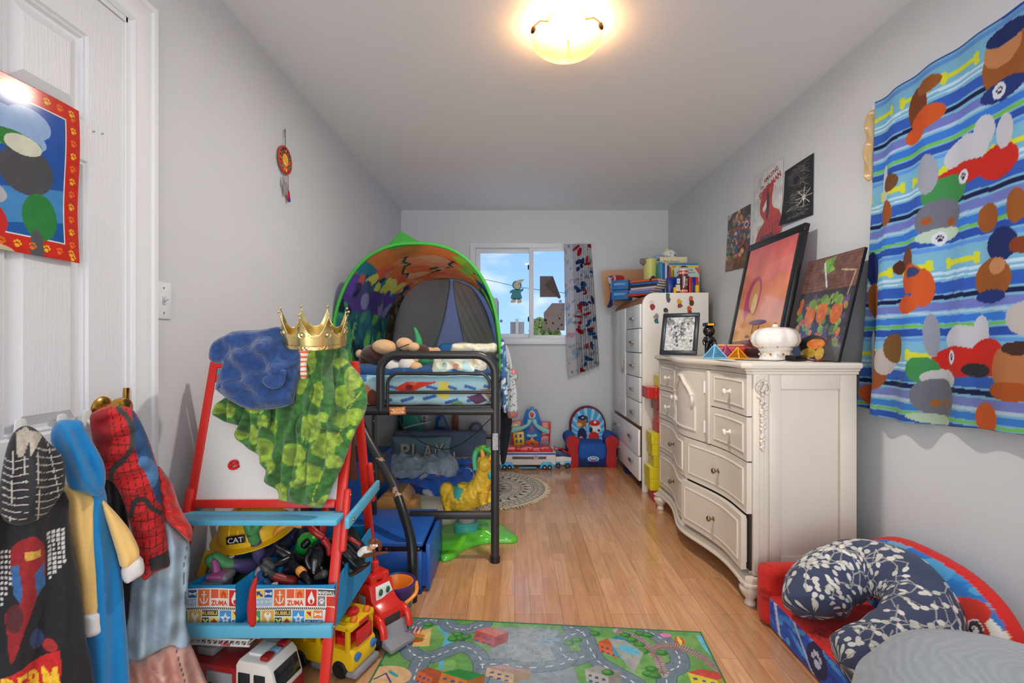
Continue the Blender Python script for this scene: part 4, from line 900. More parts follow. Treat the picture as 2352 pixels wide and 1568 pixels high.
sl = MB().tube(smooth_path(hem, 6), .0055, 8, flat=.6).build('hem', navyf, None, loc=(-.9, 1.6, 1.0)); addpart(sl, NR)
pk = inflate('pocket', [(603, 868), (655, 848), (656, 868), (648, 886), (632, 893), (612, 888)], (0, Ye(.95)-.176, .95), (0, -1, .1), .006, .012, .004, navyf, loc=(-.9, 1.6, 1.0), smooth_outline=3); addpart(pk, NR)
# ---- striped sock hanging below the crown
K = CV(680, 780, 725, 880, 90, (238, 232, 222))
for k in range(9): K.poly([(680, 785+k*11), (725, 783+k*11), (725, 788+k*11), (680, 790+k*11)], (232, 108, 46))
sk = inflate('cuff', [(684, 790), (712, 792), (708, 815), (704, 840), (705, 866), (692, 869), (690, 845), (690, 815)], (0, Ye(.95)-.185, .95), (0, -1, .05), .012, .012, .0025, fleece, paint=K, loc=(-.7, 1.45, 1.06), smooth_outline=3)
sk.name = 'striped_tail'; tag(sk, 'orange and white striped soft toy tail hanging under the gold crown', 'toy tail')
# ---- gold crown
goldp = mat('gold_plastic', (234, 212, 146), .2, metal=1)
CRc = at(724, 783, 1.555); CRN = thing('gold_crown', 'shiny gold costume crown with scalloped points sitting on the robes', 'crown', CRc)
CRN.rotation_euler = (R_(11), R_(3), 0)
def crown_sheet():
    nt_, nz_ = 220, 26; Pn = np.zeros((nz_, nt_+1, 3))
    for i in range(nt_+1):
        th = 2*math.pi*i/nt_; ph = (th*8/(2*math.pi)) % 1; s_ = abs(2*ph-1); hh = .046+.062*s_**2.6
        for j in range(nz_):
            v = j/(nz_-1); z = -.012+hh*v; r_ = .094+.006*(z/.1)+.010*max(0, (z-.05)/.06)**1.5
            if v*hh < .012: r_ += .0015*math.sin(v*hh*1600)
            Pn[j, i] = (r_*math.cos(th), r_*math.sin(th), z)
    return sheet('crown_band', Pn, None, goldp, .0022, CRN)
crown_sheet()
for k in range(8):
    th = 2*math.pi*(k)/8; mb = MB(); r_ = .109; mb.ell((r_*math.cos(th), r_*math.sin(th), .100), .0042, u=10, v=6)
    th2 = th
    mb.lathe([(0, .004), (.005, .003), (.006, .0015), (.009, .0022), (.010, 0)], M=basis((.0965*math.cos(th2), .0965*math.sin(th2), .036), (-math.sin(th2), math.cos(th2), 0), (0, 0, 1), (math.cos(th2), math.sin(th2), 0)), seg=16, lobes=8, la=.15)
    for q in range(11):   # beading along the scallop
        a_b = th+2*math.pi/8*(q-5)/11; ph = (a_b*8/(2*math.pi)) % 1; s_ = abs(2*ph-1); z = -.012+.046+.062*s_**2.6-.007
        mb.ell(((.096+.006*z/.1+.01*max(0, (z-.05)/.06)**1.5+.001)*math.cos(a_b), (.096+.006*z/.1+.01*max(0, (z-.05)/.06)**1.5+.001)*math.sin(a_b), z), .0017, u=6, v=4)
    mb.build('ornament', goldp, CRN, False, 60)

# ================================================================== fabric toy bins on the easel shelf
binm = mat('bright_blue_fabric', (20, 140, 200), .7, bump=.1, bscale=60)
def bin_print(W, H_, phase):
    c = CV(0, 0, W, H_, 420, (226, 222, 214)); u = H_*.42; wh = (232, 230, 222)
    def cell(x, y, w_, h_, col): c.rect(x+.001, y+.001, x+w_-.001, y+h_-.001, col)
    x = -phase; y0_ = .003
    while x < W:
        s_ = u*.5
        cell(x, y0_, s_, s_, (236, 200, 60)); c.poly([(x+.1*s_, y0_+.2*s_), (x+.6*s_, y0_+.2*s_), (x+.5*s_, y0_+.35*s_), (x+.9*s_, y0_+.7*s_), (x+.7*s_, y0_+.9*s_), (x+.35*s_, y0_+.55*s_), (x+.15*s_, y0_+.75*s_)], (30, 80, 160))
        cell(x+s_, y0_, s_, s_, (36, 90, 170)); c.bone(x+1.5*s_, y0_+.5*s_, s_*.6, s_*.16, wh); cell(x, y0_+s_, 2*s_, s_, (160, 190, 214))
        for k in range(4): c.paw(x+.25*s_+k*.5*s_, y0_+1.45*s_, s_*.17, wh)
        x2 = x+u*1.06; cell(x2, y0_, u*.7, u, (228, 112, 60)); c.line([(x2+.35*u, y0_+.2*u), (x2+.35*u, y0_+.8*u)], .06*u, wh); c.line([(x2+.22*u, y0_+.32*u), (x2+.48*u, y0_+.32*u)], .05*u, wh); c.line([(x2+.13*u, y0_+.55*u), (x2+.2*u, y0_+.75*u), (x2+.35*u, y0_+.85*u), (x2+.5*u, y0_+.75*u), (x2+.57*u, y0_+.55*u)], .06*u, wh); c.ell(x2+.35*u, y0_+.16*u, .05*u, .06*u, wh)
        x3 = x+u*1.80; cell(x3, y0_, u*.5, u*.55, (222, 92, 54)); cell(x3+u*.5, y0_, u*.6, u*.55, (232, 130, 60)); c.poly([(x3+u*.6, y0_+.3*u), (x3+u*.8, y0_+.08*u), (x3+u, y0_+.3*u), (x3+u*.95, y0_+.3*u), (x3+u*.95, y0_+.5*u), (x3+u*.65, y0_+.5*u), (x3+u*.65, y0_+.3*u)], (210, 70, 40)); c.rect(x3+u*.76, y0_+.35*u, x3+u*.84, y0_+.5*u, (232, 130, 60))
        cell(x3, y0_+u*.6, u*1.1, u*.4, (228, 214, 200)); c.text('ZUMA', x3+.04*u, y0_+.66*u, u*.3, (214, 70, 40), u*1.0, 0, .04)
        x4 = x+u*2.93; cell(x4, y0_, u*.72, u, (206, 44, 36)); c.ell(x4+.36*u, y0_+.62*u, .2*u, .26*u, wh); c.poly([(x4+.2*u, y0_+.5*u), (x4+.38*u, y0_+.1*u), (x4+.52*u, y0_+.5*u)], wh); c.ell(x4+.37*u, y0_+.72*u, .09*u, .13*u, (206, 44, 36))
        x5 = x+u*3.68; cell(x5, y0_, u*1.1, u*.35, (40, 40, 42)); c.text('MARSHALL', x5+.05*u, y0_+.08*u, u*.22, wh, u, 0, .03); cell(x5, y0_+.38*u, u*.5, u*.62, (130, 132, 136)); c.paw(x5+.25*u, y0_+.7*u, .2*u, wh); cell(x5+.52*u, y0_+.38*u, u*.58, u*.62, (206, 60, 44))
        x += u*4.85
    def tape(y):
        c.rect(0, y, W, y+H_*.055, (40, 40, 44)); 
        for k in range(int(W/.006)+2): c.poly([(k*.006, y), (k*.006+.0026, y), (k*.006-.0004, y+H_*.055), (k*.006-.003, y+H_*.055)], (222, 216, 200))
    tape(u+.006); y1 = u+.006+H_*.065; x = -phase*.6
    while x < W:
        cell(x, y1, u*.35, u, (60, 160, 90)); c.poly([(x, y1+.2*u), (x+.25*u, y1+.5*u), (x, y1+.8*u)], (240, 220, 90))
        x1 = x+.38*u; cell(x1, y1, u*.75, u, (230, 170, 70)); c.ell(x1+.37*u, y1+.3*u, .2*u, .2*u, wh); c.line([(x1+.37*u, y1+.4*u), (x1+.42*u, y1+.85*u)], .16*u, wh); c.ell(x1+.38*u, y1+.2*u, .07*u, .09*u, (230, 170, 70))
        x2 = x+1.15*u; cell(x2, y1, u*1.0, u*.38, (40, 38, 36)); c.text('RUBBLE', x2+.04*u, y1+.08*u, u*.22, (214, 180, 90), u*.92, 0, .04)
        cell(x2, y1+.42*u, u*.45, u*.58, (70, 76, 80)); c.line([(x2+.12*u, y1+.56*u), (x2+.34*u, y1+.86*u)], .1*u, (226, 226, 100)); c.line([(x2+.34*u, y1+.56*u), (x2+.12*u, y1+.86*u)], .1*u, (226, 226, 100))
        cell(x2+.48*u, y1+.42*u, u*.52, u*.58, (232, 214, 80)); c.poly([(x2+.52*u, y1+.72*u), (x2+.74*u, y1+.48*u), (x2+.96*u, y1+.72*u), (x2+.9*u, y1+.95*u), (x2+.58*u, y1+.95*u)], (200, 60, 40)); c.rect(x2+.69*u, y1+.74*u, x2+.79*u, y1+.95*u, (232, 214, 80))
        x3 = x+2.2*u; cell(x3, y1, u*.75, u, (70, 150, 206)); c.star(x3+.37*u, y1+.5*u, .36*u, wh); c.ell(x3+.37*u, y1+.52*u, .09*u, .09*u, (70, 150, 206))
        x4 = x+2.98*u; cell(x4, y1, u*.45, u*.5, (236, 206, 70)); c.poly([(x4+.05*u, y1+.1*u), (x4+.35*u, y1+.1*u), (x4+.35*u, y1+.4*u), (x4+.2*u, y1+.3*u)], (200, 50, 40)); cell(x4+.47*u, y1, u*.6, u*.5, (232, 130, 60)); c.bone(x4+.77*u, y1+.25*u, .34*u, .09*u, wh)
        cell(x4, y1+.55*u, u*1.07, u*.45, (30, 90, 160)); c.text('CHASE', x4+.04*u, y1+.62*u, u*.3, (170, 210, 230), u*.98, 0, .05)
        x += u*4.2
    tape(y1+u+.002); c.grain(.06, 300); return c
def fabric_bin(label, x0, x1, y0_, y1_, z0, h, phase, lx=0.0, hb=None):
    T = thing('fabric_bin', label, 'storage bin', ((x0+x1)/2, (y0_+y1_)/2, z0), group=None)
    hb = hb or h
    mb = MB(); t_ = .004; z1 = z0+h
    # four soft walls, front low, flaring to the back
    fr_ = [(x0, y0_, z0), (x1, y0_, z0), (x1, y0_, z0+h), (x0, y0_, z0+h)]; bk = [(x0+lx, y1_, z0), (x1+lx, y1_, z0), (x1+lx, y1_, z0+hb), (x0+lx, y1_, z0+hb)]
    def wall(a, b_, c, d, inn):
        i_ = Vector(inn)*t_; q = [Vector(v) for v in (a, b_, c, d)]; n_ = 8; V_ = []; 
        for k in range(n_+1):
            f = k/n_; lo = q[0].lerp(q[1], f); hi = q[3].lerp(q[2], f); dip = -.006*math.sin(f*math.pi); bow = Vector(inn)*(.008*math.sin(f*math.pi))
            V_ += [lo, hi+Vector((0, 0, dip))+bow, hi+Vector((0, 0, dip))+bow+i_, lo+i_]
        F_ = [(k*4+j, k*4+(j+1) % 4, k*4+4+(j+1) % 4, k*4+4+j) for k in range(n_) for j in range(4)]; mb.add(V_, F_+[(0, 1, 2, 3), tuple(n_*4+j for j in (3, 2, 1, 0))])
    wall(fr_[0], fr_[1], fr_[2], fr_[3], (0, 1, 0)); wall(fr_[1], bk[1], bk[2], fr_[2], (-1, 0, 0)); wall(bk[1], bk[0], bk[3], bk[2], (0, -1, 0)); wall(bk[0], fr_[0], fr_[3], bk[3], (1, 0, 0))
    mb.box(((x0+x1)/2, (y0_+y1_)/2, z0+.003), (x1-x0-.01, y1_-y0_-.01, .006)); mb.build('bin_body', binm, T, True, 50)
    cv = bin_print(x1-x0, h-.012, phase); flat_sheet('printed_front', (x0, y0_-.0015, z0+h-.012), (1, 0, 0), (0, 0, -1), x1-x0, h-.012, cv, print_cloth, .0012, T, True, lambda u, v: .006*np.sin(u*math.pi)*(1-v))
    return T
fabric_bin('blue fabric toy bin with printed front, left one on the easel shelf', -1.003, -.852, 1.478, 1.86, .2485, .134, .02, .06, .15)
fabric_bin('larger blue fabric toy bin with printed front and blue side at the right leg', -.795, -.549, 1.478, 1.88, .2485, .134, -.004, 0.0, .17)
# ---- contents
redg = MATS['red_plastic']; pur = mat('purple_vinyl', (84, 72, 118), .4); grn = mat('green_vinyl', (78, 150, 90), .45); dkg = mat('dark_green_vinyl', (40, 92, 52), .4); blackv = mat('black_vinyl', (22, 22, 28), .3); nav = mat('navy_vinyl', (30, 36, 66), .45); crim = mat('crimson_vinyl', (150, 26, 26), .3); tan = mat('tan_vinyl', (190, 140, 96), .4); gold = mat('gold_vinyl', (206, 140, 50), .35); skin = mat('skin_vinyl', (214, 160, 120), .45); brownh = mat('brown_vinyl', (112, 62, 40), .5); greyv = mat('grey_vinyl', (140, 140, 146), .4); magv = mat('magenta_vinyl', (176, 90, 150), .4); yel = mat('yellow_plastic', (240, 190, 30), .3, coat=.2); whitv = mat('white_plastic', (232, 232, 230), .3, coat=.2)
def P3(l): return [at(a, b_, y) for a, b_, y in l]
def limb(mb, l, rs, mi=0): 
    pts = smooth_path(P3(l), 6); n = len(pts); f = np.interp(np.linspace(0, 1, n), np.linspace(0, 1, len(rs)), rs); mb.tube(pts, list(f), 12, mi); mb.ell(pts[0], f[0], mi=mi, u=10, v=6); mb.ell(pts[-1], f[-1], mi=mi, u=10, v=6)
def fig(label, spec, mats, hair=None, name='action_figure', cat='toy figure', group=None):
    """spec: list of (path, radii, material index)"""
    mb = MB()
    for l, rs, mi in spec: limb(mb, l, rs, mi)
    c = at(*spec[0][0][0]); T = thing(name, label, cat, c, group=group); mb.build('body', mats, T, True, 60)
    if hair: 
        mb = MB(); 
        for l, rs in hair[0]: limb(mb, l, rs)
        mb.build(hair[2] if len(hair) > 2 else 'hair', hair[1], T, True, 60)
    return T
T = fig('toy figure head down in the left bin, purple trousers and bare green feet up', [
    ([(600, 1345, 1.72), (596, 1325, 1.70), (590, 1305, 1.68)], [.035, .034, .030], 1), ([(588, 1308, 1.67), (570, 1300, 1.64), (545, 1298, 1.61), (530, 1296, 1.60)], [.027, .026, .021, .018], 0),
    ([(533, 1297, 1.60), (512, 1292, 1.59)], [.018, .020], 2), ([(512, 1290, 1.59), (495, 1278, 1.58)], [.020, .016], 2), ([(498, 1300, 1.585), (484, 1285, 1.575)], [.017, .019], 2),
    ([(592, 1302, 1.68), (598, 1280, 1.67), (592, 1258, 1.66), (588, 1240, 1.655)], [.027, .026, .021, .018], 0), ([(586, 1240, 1.65), (580, 1225, 1.645)], [.018, .020], 2), ([(578, 1222, 1.64), (570, 1205, 1.64)], [.018, .016], 2), ([(578, 1222, 1.64), (590, 1208, 1.64)], [.018, .016], 2)], [pur, dkg, grn])
fig('navy cloth doll figure leaning back behind the right bin, legs forward', [
    ([(665, 1205, 1.80), (680, 1225, 1.78), (660, 1245, 1.75)], [.040, .048, .040], 0), ([(660, 1245, 1.74), (630, 1262, 1.70), (610, 1285, 1.66)], [.034, .028, .020], 0), ([(690, 1230, 1.76), (700, 1250, 1.7)], [.03, .028], 0), ([(670, 1196, 1.82), (640, 1188, 1.80)], [.03, .034], 1)], [nav, nav])
fig('shiny crimson toy figure with gold arm and boots sprawled on top of the right bin', [
    ([(742, 1195, 1.66), (735, 1225, 1.64)], [.022, .018], 0), ([(742, 1190, 1.66), (715, 1200, 1.64), (690, 1207, 1.62)], [.012, .010, .008], 0), ([(690, 1207, 1.62), (665, 1204, 1.61), (640, 1215, 1.60), (630, 1228, 1.60)], [.009, .009, .010, .007], 1),
    ([(720, 1188, 1.62), (712, 1205, 1.61), (725, 1222, 1.60), (740, 1232, 1.60)], [.009, .010, .012, .010], 0), ([(745, 1240, 1.62), (755, 1255, 1.62), (757, 1270, 1.62)], [.012, .010, .01], 0), ([(783, 1228, 1.60), (800, 1235, 1.60), (815, 1243, 1.60), (826, 1250, 1.6)], [.007, .008, .007, .005], 0), ([(746, 1180, 1.67), (748, 1172, 1.68)], [.012, .014], 0)], [crim, gold])
fig('glossy bright green helmeted toy figure half buried in the right bin', [
    ([(690, 1270, 1.68), (705, 1245, 1.67)], [.026, .034], 0), ([(712, 1238, 1.66), (722, 1232, 1.65)], [.022, .018], 0), ([(680, 1272, 1.66), (694, 1285, 1.64)], [.014, .012], 0), ([(700, 1250, 1.635), (706, 1244, 1.635)], [.014, .012], 1)], [mat('glossy_green', (30, 150, 50), .18, coat=.5), blackv])
fig('black toy figure on its back with legs toward the bin corner', [
    ([(690, 1290, 1.63), (665, 1280, 1.60), (640, 1265, 1.60)], [.022, .020, .018], 0), ([(660, 1285, 1.58), (645, 1292, 1.56), (625, 1300, 1.54), (612, 1318, 1.53)], [.014, .013, .010, .012], 0), ([(625, 1300, 1.535), (612, 1290, 1.53)], [.010, .012], 2), ([(670, 1295, 1.57), (690, 1312, 1.55), (702, 1325, 1.53), (710, 1340, 1.52)], [.014, .013, .010, .012], 0), ([(689, 1310, 1.548), (694, 1315, 1.546)], [.0145, .0145], 1), ([(650, 1262, 1.6), (635, 1252, 1.6)], [.013, .010], 0)], [blackv, gold, mat('charcoal_vinyl', (70, 68, 66), .4)])
fig('black ridged toy creature lying face down beside the red figure', [
    ([(730, 1262, 1.62), (725, 1290, 1.60), (722, 1315, 1.58)], [.024, .028, .020], 0), ([(712, 1262, 1.6), (704, 1285, 1.58), (712, 1305, 1.57)], [.010, .010, .008], 0), ([(735, 1310, 1.57), (738, 1325, 1.55)], [.016, .014], 0), ([(728, 1325, 1.55), (745, 1318, 1.54)], [.010, .013], 1)], [mat('gloss_black_vinyl', (16, 16, 20), .16, coat=.5), MATS['charcoal_vinyl']])
fig('dark red toy figure with grey boots tucked along the front of the right bin', [
    ([(672, 1335, 1.56), (650, 1330, 1.55), (628, 1322, 1.54)], [.018, .016, .012], 0), ([(628, 1322, 1.54), (614, 1308, 1.53), (604, 1300, 1.53)], [.011, .012, .010], 1), ([(605, 1300, 1.54), (616, 1285, 1.54)], [.010, .009], 1)], [mat('brick_red_vinyl', (140, 40, 34), .4), MATS['charcoal_vinyl']])
fig('small blue and silver toy figure at the left corner of the right bin', [([(600, 1318, 1.545), (610, 1335, 1.53), (618, 1345, 1.53)], [.014, .013, .012], 0), ([(596, 1308, 1.55), (592, 1316, 1.55)], [.011, .010], 1)], [mat('denim_vinyl', (48, 74, 130), .4), greyv])
T = fig('small doll with brown hair, goggles and white suit leaning out past the red leg', [
    ([(848, 1268, 1.62), (838, 1262, 1.62), (828, 1270, 1.62)], [.010, .012, .012], 1), ([(856, 1253, 1.61), (860, 1250, 1.61)], [.0125, .012], 0), ([(835, 1275, 1.62), (855, 1273, 1.60), (873, 1270, 1.58), (890, 1268, 1.57)], [.008, .006, .005, .003], 2), ([(842, 1262, 1.62), (850, 1258, 1.615)], [.006, .007], 0)], [skin, mat('striped_white', (222, 220, 214), .5), brownh],
    hair=([([(852, 1244, 1.61), (864, 1243, 1.615), (872, 1252, 1.62), (872, 1262, 1.625)], [.010, .010, .008, .005]), ([(856, 1243, 1.60), (866, 1248, 1.62)], [.009, .010])], brownh))
MB().ell(at(865, 1253, 1.598), (.005, .003, .004), u=10, v=6).ell(at(858, 1252, 1.596), (.005, .003, .004), u=10, v=6).build('goggles', whitv, T, True, 60)
# black cape draped on the right bin
cp = inflate('cape', [(765, 1222), (790, 1205), (812, 1212), (830, 1240), (845, 1262), (838, 1290), (852, 1288), (846, 1300), (820, 1318), (790, 1330), (768, 1330)], (0, 1.66, .4), (0, -1, .4), .04, .05, .005, blackv, folds=lambda a, b_: .012*np.sin((a-b_)*.13)+.01*vnoise(a, b_, .05, 2), loc=(-.55, 1.66, .4), smooth_outline=3)
tag(cp, 'black toy cape lying across the right end of the bin, behind the red leg', 'toy cape')
# red webbed mask cup (a plain gridded shell) and yellow hard hat
HH = thing('hard_hat', 'yellow toy construction hard hat leaning behind the left bin', 'toy hard hat', at(590, 1250, 1.84)); HH.location = at(584, 1216, 1.74)
mb = MB(); mb.lathe([(0, .095), (.05, .088), (.085, .062), (.10, .03), (.105, 0), (.128, -.004), (.128, -.008), (.10, -.006), (.095, .03), (.08, .058), (0, .09)], seg=36, sx=1.15)
for q in (-1, 0, 1): mb.tube([(q*.03+.0, .10*math.cos(a), .005+.094*math.sin(a)) for a in np.linspace(0.1, math.pi-.1, 14)], .005, 6)
mb.build('shell', yel, HH, False, 50)
HH.rotation_euler = (R_(14), R_(-8), 0)
MB().box((-.002, -.106, .036), (.062, .006, .026), rot=(-.35, 0, 0), bev=.002).build('badge', blackv, HH)
text_mesh('badge_text', 'CAT', basis((-.026, -.1125, .0285), (1, 0, 0), (0, .34, .94), (0, -.94, .34)), .017, whitv, .001, .052, parent=HH)
RS = CV(0, 0, 1, 1, 160, (150, 30, 34))
for k in range(6): RS.line([(k/5, 0), (k/5, 1)], .03, (20, 18, 22)); RS.line([(0, k/5), (1, k/5-.04)], .03, (20, 18, 22))
uu, vv = np.meshgrid(np.linspace(0, 1, 70), np.linspace(0, 1, 70)); c0 = np.array(at(580, 1252, 1.80)); th = (uu-.5)*2.4; ph = (vv-.5)*2.2
Pm = np.stack([c0[0]-.055*np.cos(ph)*np.cos(th)-.0, c0[1]-.07*np.cos(ph)*np.sin(th), c0[2]+.075*np.sin(ph)], -1)
o = sheet('gridded_shell', Pm, RS.a[::2, ::2][:70, :70] if False else RS.sample(uu, vv), print_gloss, .004, loc=tuple(c0)); tag(o, 'dark red plastic shell with black grid lines standing behind the green-footed figure', 'toy mask')
mb = MB(); c0 = at(498, 1330, 1.56); mb.box((c0.x-.012, c0.y, c0.z-.012), (.10, .07, .035), bev=.012); mb.box((c0.x+.02, c0.y-.002, c0.z+.012), (.06, .06, .025), bev=.010); tv = thing('toy_vehicle', 'small grey and magenta toy vehicle lying in the left bin', 'toy vehicle', c0); mb.build('body', greyv, tv, True, 40)
mb = MB(); mb.tube([c0+Vector((-.0, .0, .02)), c0+Vector((-.005, 0, .05)), c0+Vector((-.012, 0, .062))], [.014, .01, .007], 8); mb.box((c0.x+.01, c0.y-.004, c0.z+.02), (.05, .064, .014), bev=.004); mb.build('turret', magv, tv, True, 40)
o = MB().box((0, 0, 0), (.028, .02, .09), rot=(0, .3, 0), bev=.006).build('toy_block', yel); o.location = at(472, 1295, 1.63); tag(o, 'yellow toy block standing up at the left end of the left bin', 'toy block')
rc = inflate('cloth', [(585, 1325), (592, 1330), (588, 1360), (588, 1433), (570, 1432), (568, 1385), (574, 1350)], (0, 1.50, .3), (.2, -1, 0), .014, .02, .004, mat('red_fabric', (196, 40, 34), .8), folds=lambda a, b_: .008*np.sin(a*.6), loc=tuple(at(578, 1420, 1.5)), smooth_outline=3); tag(rc, 'strip of red cloth hanging between the two fabric bins', 'cloth')
fig('black caped toy figure lying at the back of the right bin', [([(775, 1240, 1.75), (765, 1265, 1.73), (760, 1290, 1.72)], [.03, .045, .04], 0), ([(800, 1300, 1.70), (785, 1270, 1.70)], [.03, .035], 0)], [blackv])
fig('dark blue toy figure face down in the middle of the right bin', [([(690, 1305, 1.70), (720, 1320, 1.68), (760, 1325, 1.66)], [.032, .034, .028], 0), ([(650, 1310, 1.66), (675, 1300, 1.68)], [.018, .022], 1)], [nav, MATS['charcoal_vinyl']])
fig('dark green toy figure underneath the purple trousers in the left bin', [([(540, 1320, 1.70), (565, 1330, 1.66), (575, 1345, 1.62)], [.034, .036, .028], 0), ([(520, 1310, 1.74), (500, 1300, 1.76)], [.026, .022], 1)], [dkg, MATS['charcoal_vinyl']])
for (px, py, y, r, m, lb) in ((520, 1262, 1.80, .03, blackv, 'black toy ball behind the purple trouser leg'), (630, 1345, 1.52, .012, whitv, 'tiny white toy piece at the rim of the right bin')):
    o = MB().ell((0, 0, 0), (r, r*.8, r*.9)).ell((r*.5, 0, r*.5), r*.5).build('toy_piece', m); o.location = at(px, py, y); tag(o, lb, 'toy')
# ================================================================== clothes hanging on the door
blackc = mat('black_knit', (30, 30, 33), .9, bump=.15, bscale=120, sheen=.3)
def plane(x, y, n): return ((x, y, .9), n)
def cloth(nm, ol, pl_, T, Rr, m, paint=None, folds=None, res=.0035, loc=None, sm=3, back=.4, parent=None):
    o = inflate(nm, ol, pl_[0], pl_[1], T, Rr, res, m, folds=folds, paint=paint, loc=loc, back=back, smooth_outline=sm)
    if parent is not None: addpart(o, parent)
    return o
def hookm(px, py, lb):
    p = atX(px, py, XL); T = thing('adhesive_hook', lb, 'hook', p); T.scale = (.6, .6, .7); mb = MB()
    mb.prism(sp2([(-.02, -.035), (.02, -.035), (.022, .01), (.015, .032), (-.015, .032), (-.022, .01)], 4), lambda a, b_, h: (h, a, b_), .001, .008, bev=.002)
    mb.tube(smooth_path([(.006, 0, -.005), (.028, 0, -.022), (.042, 0, -.012), (.044, 0, .004)], 5), .006, 8); mb.build('hook_body', whitv, T, False, 40); return p
h1 = hookm(44, 985, 'white adhesive hook holding the black hoodie'); h2 = hookm(140, 972, 'white adhesive hook holding the blue and yellow hoodie'); h3 = hookm(198, 962, 'white adhesive hook nearest the door knob')
# -- black hoodie
A = plane(-1.03, 1.07, (.75, -.66, 0)); la = (-1.03, 1.07, .6)
B = CV(-80, 1150, 220, 1620, 600, (34, 34, 38))
for j in range(13):
    for i in range(4): B.poly([(104+i*11+j*.3, 1212+j*10+i*-2), (112+i*11+j*.3, 1210+j*10+i*-2), (112+i*11+j*.3, 1217+j*10-i*2), (104+i*11+j*.3, 1219+j*10-i*2)], (206, 204, 200)) if (j < 8 or i < 4-(j-7)) and j < 12 else None
    for i in range(3): B.rect(0+i*9, 1252+j*12, 6+i*9, 1259+j*12, (206, 204, 200)) if j < 11-i*2 else None
# plain colour shapes where the chest print sits
B.poly(sp2([(30, 1240), (70, 1216), (96, 1240), (100, 1300), (92, 1330), (70, 1380), (50, 1430), (22, 1500), (14, 1440), (10, 1395), (38, 1372), (40, 1330), (24, 1310), (20, 1270)], 4), (150, 36, 40))
B.poly([(22, 1290), (38, 1282), (46, 1330), (44, 1365), (28, 1350)], (54, 104, 160)); B.poly([(74, 1300), (96, 1280), (100, 1330), (80, 1352)], (54, 104, 160)); B.ell(30, 1400, 18, 32, (90, 40, 44), .2); B.ell(80, 1450, 16, 22, (50, 70, 110)); B.ell(110, 1465, 16, 14, (170, 50, 50))
B.poly([(52, 1252), (88, 1246), (90, 1262), (54, 1270)], (206, 160, 70))
B.poly([(-10, 1545), (40, 1512), (90, 1492), (132, 1470), (134, 1520), (118, 1600), (-10, 1620)], (200, 40, 40)); B.text('DERM', -6, 1538, 56, (240, 196, 50), 134, -.24, .03, .1); B.grain(.15, .2)
bh = cloth('hoodie', [(150, 1130), (158, 1190), (166, 1250), (185, 1350), (195, 1450), (200, 1620), (-70, 1630), (-70, 1180), (0, 1110), (60, 1080)], A, .045, .06, print_cloth, B, lambda a, b_: .012*np.sin(a*.06+b_*.008)+.012*vnoise(a, b_*.4, .02, 3), loc=la, res=.002)
tag(bh, 'black hoodie with white check print and yellow DERM lettering hanging from a door hook', 'hoodie')
Hd = CV(-20, 970, 170, 1210, 300, (40, 40, 44)); lw_ = (196, 188, 176)
for k in range(9): Hd.line(sp2([(5, 1050+k*16), (30, 1056+k*16), (60, 1046+k*17)], 5, False), 2.2, lw_)
for k in range(10): Hd.line(sp2([(78, 1020+k*17), (105, 1030+k*16), (142, 1028+k*15)], 5, False), 2.2, lw_)
for (a, b_) in (((30, 1020), (22, 1190)), ((82, 1030), (84, 1190)), ((105, 1000), (136, 1150)), ((50, 1000), (56, 1100))): Hd.line([a, b_], 2.4, lw_)
Hd.poly([(36, 990), (60, 978), (70, 990), (50, 1045), (38, 1045)], (180, 168, 152)); Hd.poly([(66, 985), (92, 992), (96, 1000), (76, 1022), (64, 1040)], (190, 178, 162)); Hd.grain(.15, .3)
cloth('hood', [(36, 988), (60, 977), (86, 988), (112, 1016), (140, 1042), (149, 1068), (148, 1118), (130, 1150), (100, 1185), (50, 1205), (10, 1195), (-8, 1150), (0, 1110), (8, 1060), (20, 1015)], plane(-1.0, 1.03, (.75, -.66, .0)), .05, .07, print_cloth, Hd, lambda a, b_: .022*np.sin((a-60)*.085)*np.clip((1190-b_)/150, 0, 1)+.01*vnoise(a, b_, .03, 3), loc=la, parent=bh, back=.3, res=.002)
# -- blue and yellow hoodie
blu = mat('cyan_blue_knit', (0, 128, 196), .85, noise=.06, nscale=20, bump=.12, bscale=140, sheen=.3); ylw = mat('butter_yellow_knit', (246, 204, 124), .85, noise=.05, nscale=20, bump=.12, bscale=140, sheen=.3); wcf = mat('white_rib_knit', (226, 222, 220), .9, bump=.2, bscale=200)
A = plane(-1.02, 1.17, (.7, -.71, 0)); la = (-1.02, 1.17, .6); A1 = plane(-1.005, 1.155, (.7, -.71, 0)); A2 = plane(-.995, 1.145, (.7, -.71, 0))
by = cloth('hoodie', [(205, 1110), (240, 1118), (252, 1200), (275, 1290), (287, 1400), (292, 1625), (186, 1625), (180, 1400), (170, 1250), (160, 1130)], A, .035, .05, blu, None, lambda a, b_: .010*np.sin(a*.09)+.008*vnoise(a, b_*.3, .02, 3), loc=la)
tag(by, 'bright blue and butter yellow hoodie with white cuffs hanging on the door', 'hoodie')
s1_ = cloth('sleeve', [(152, 1112), (214, 1132), (218, 1180), (224, 1260), (230, 1330), (231, 1400), (190, 1412), (180, 1330), (166, 1250), (148, 1160)], A1, .030, .04, ylw, None, lambda a, b_: .008*np.sin(a*.11+1)+.006*vnoise(a, b_*.3, .03, 2), loc=la, parent=by)
c1_ = cloth('cuff', [(189, 1405), (232, 1392), (238, 1416), (237, 1448), (190, 1462), (187, 1430)], A1, .026, .02, wcf, loc=la)
c1_.parent = s1_; c1_.location = (0, 0, 0)
s2_ = cloth('sleeve', [(232, 1145), (250, 1160), (276, 1188), (304, 1226), (321, 1276), (281, 1304), (268, 1270), (250, 1212), (240, 1180)], A1, .030, .03, ylw, None, lambda a, b_: .006*np.sin((a-b_*.4)*.1), loc=la, parent=by)
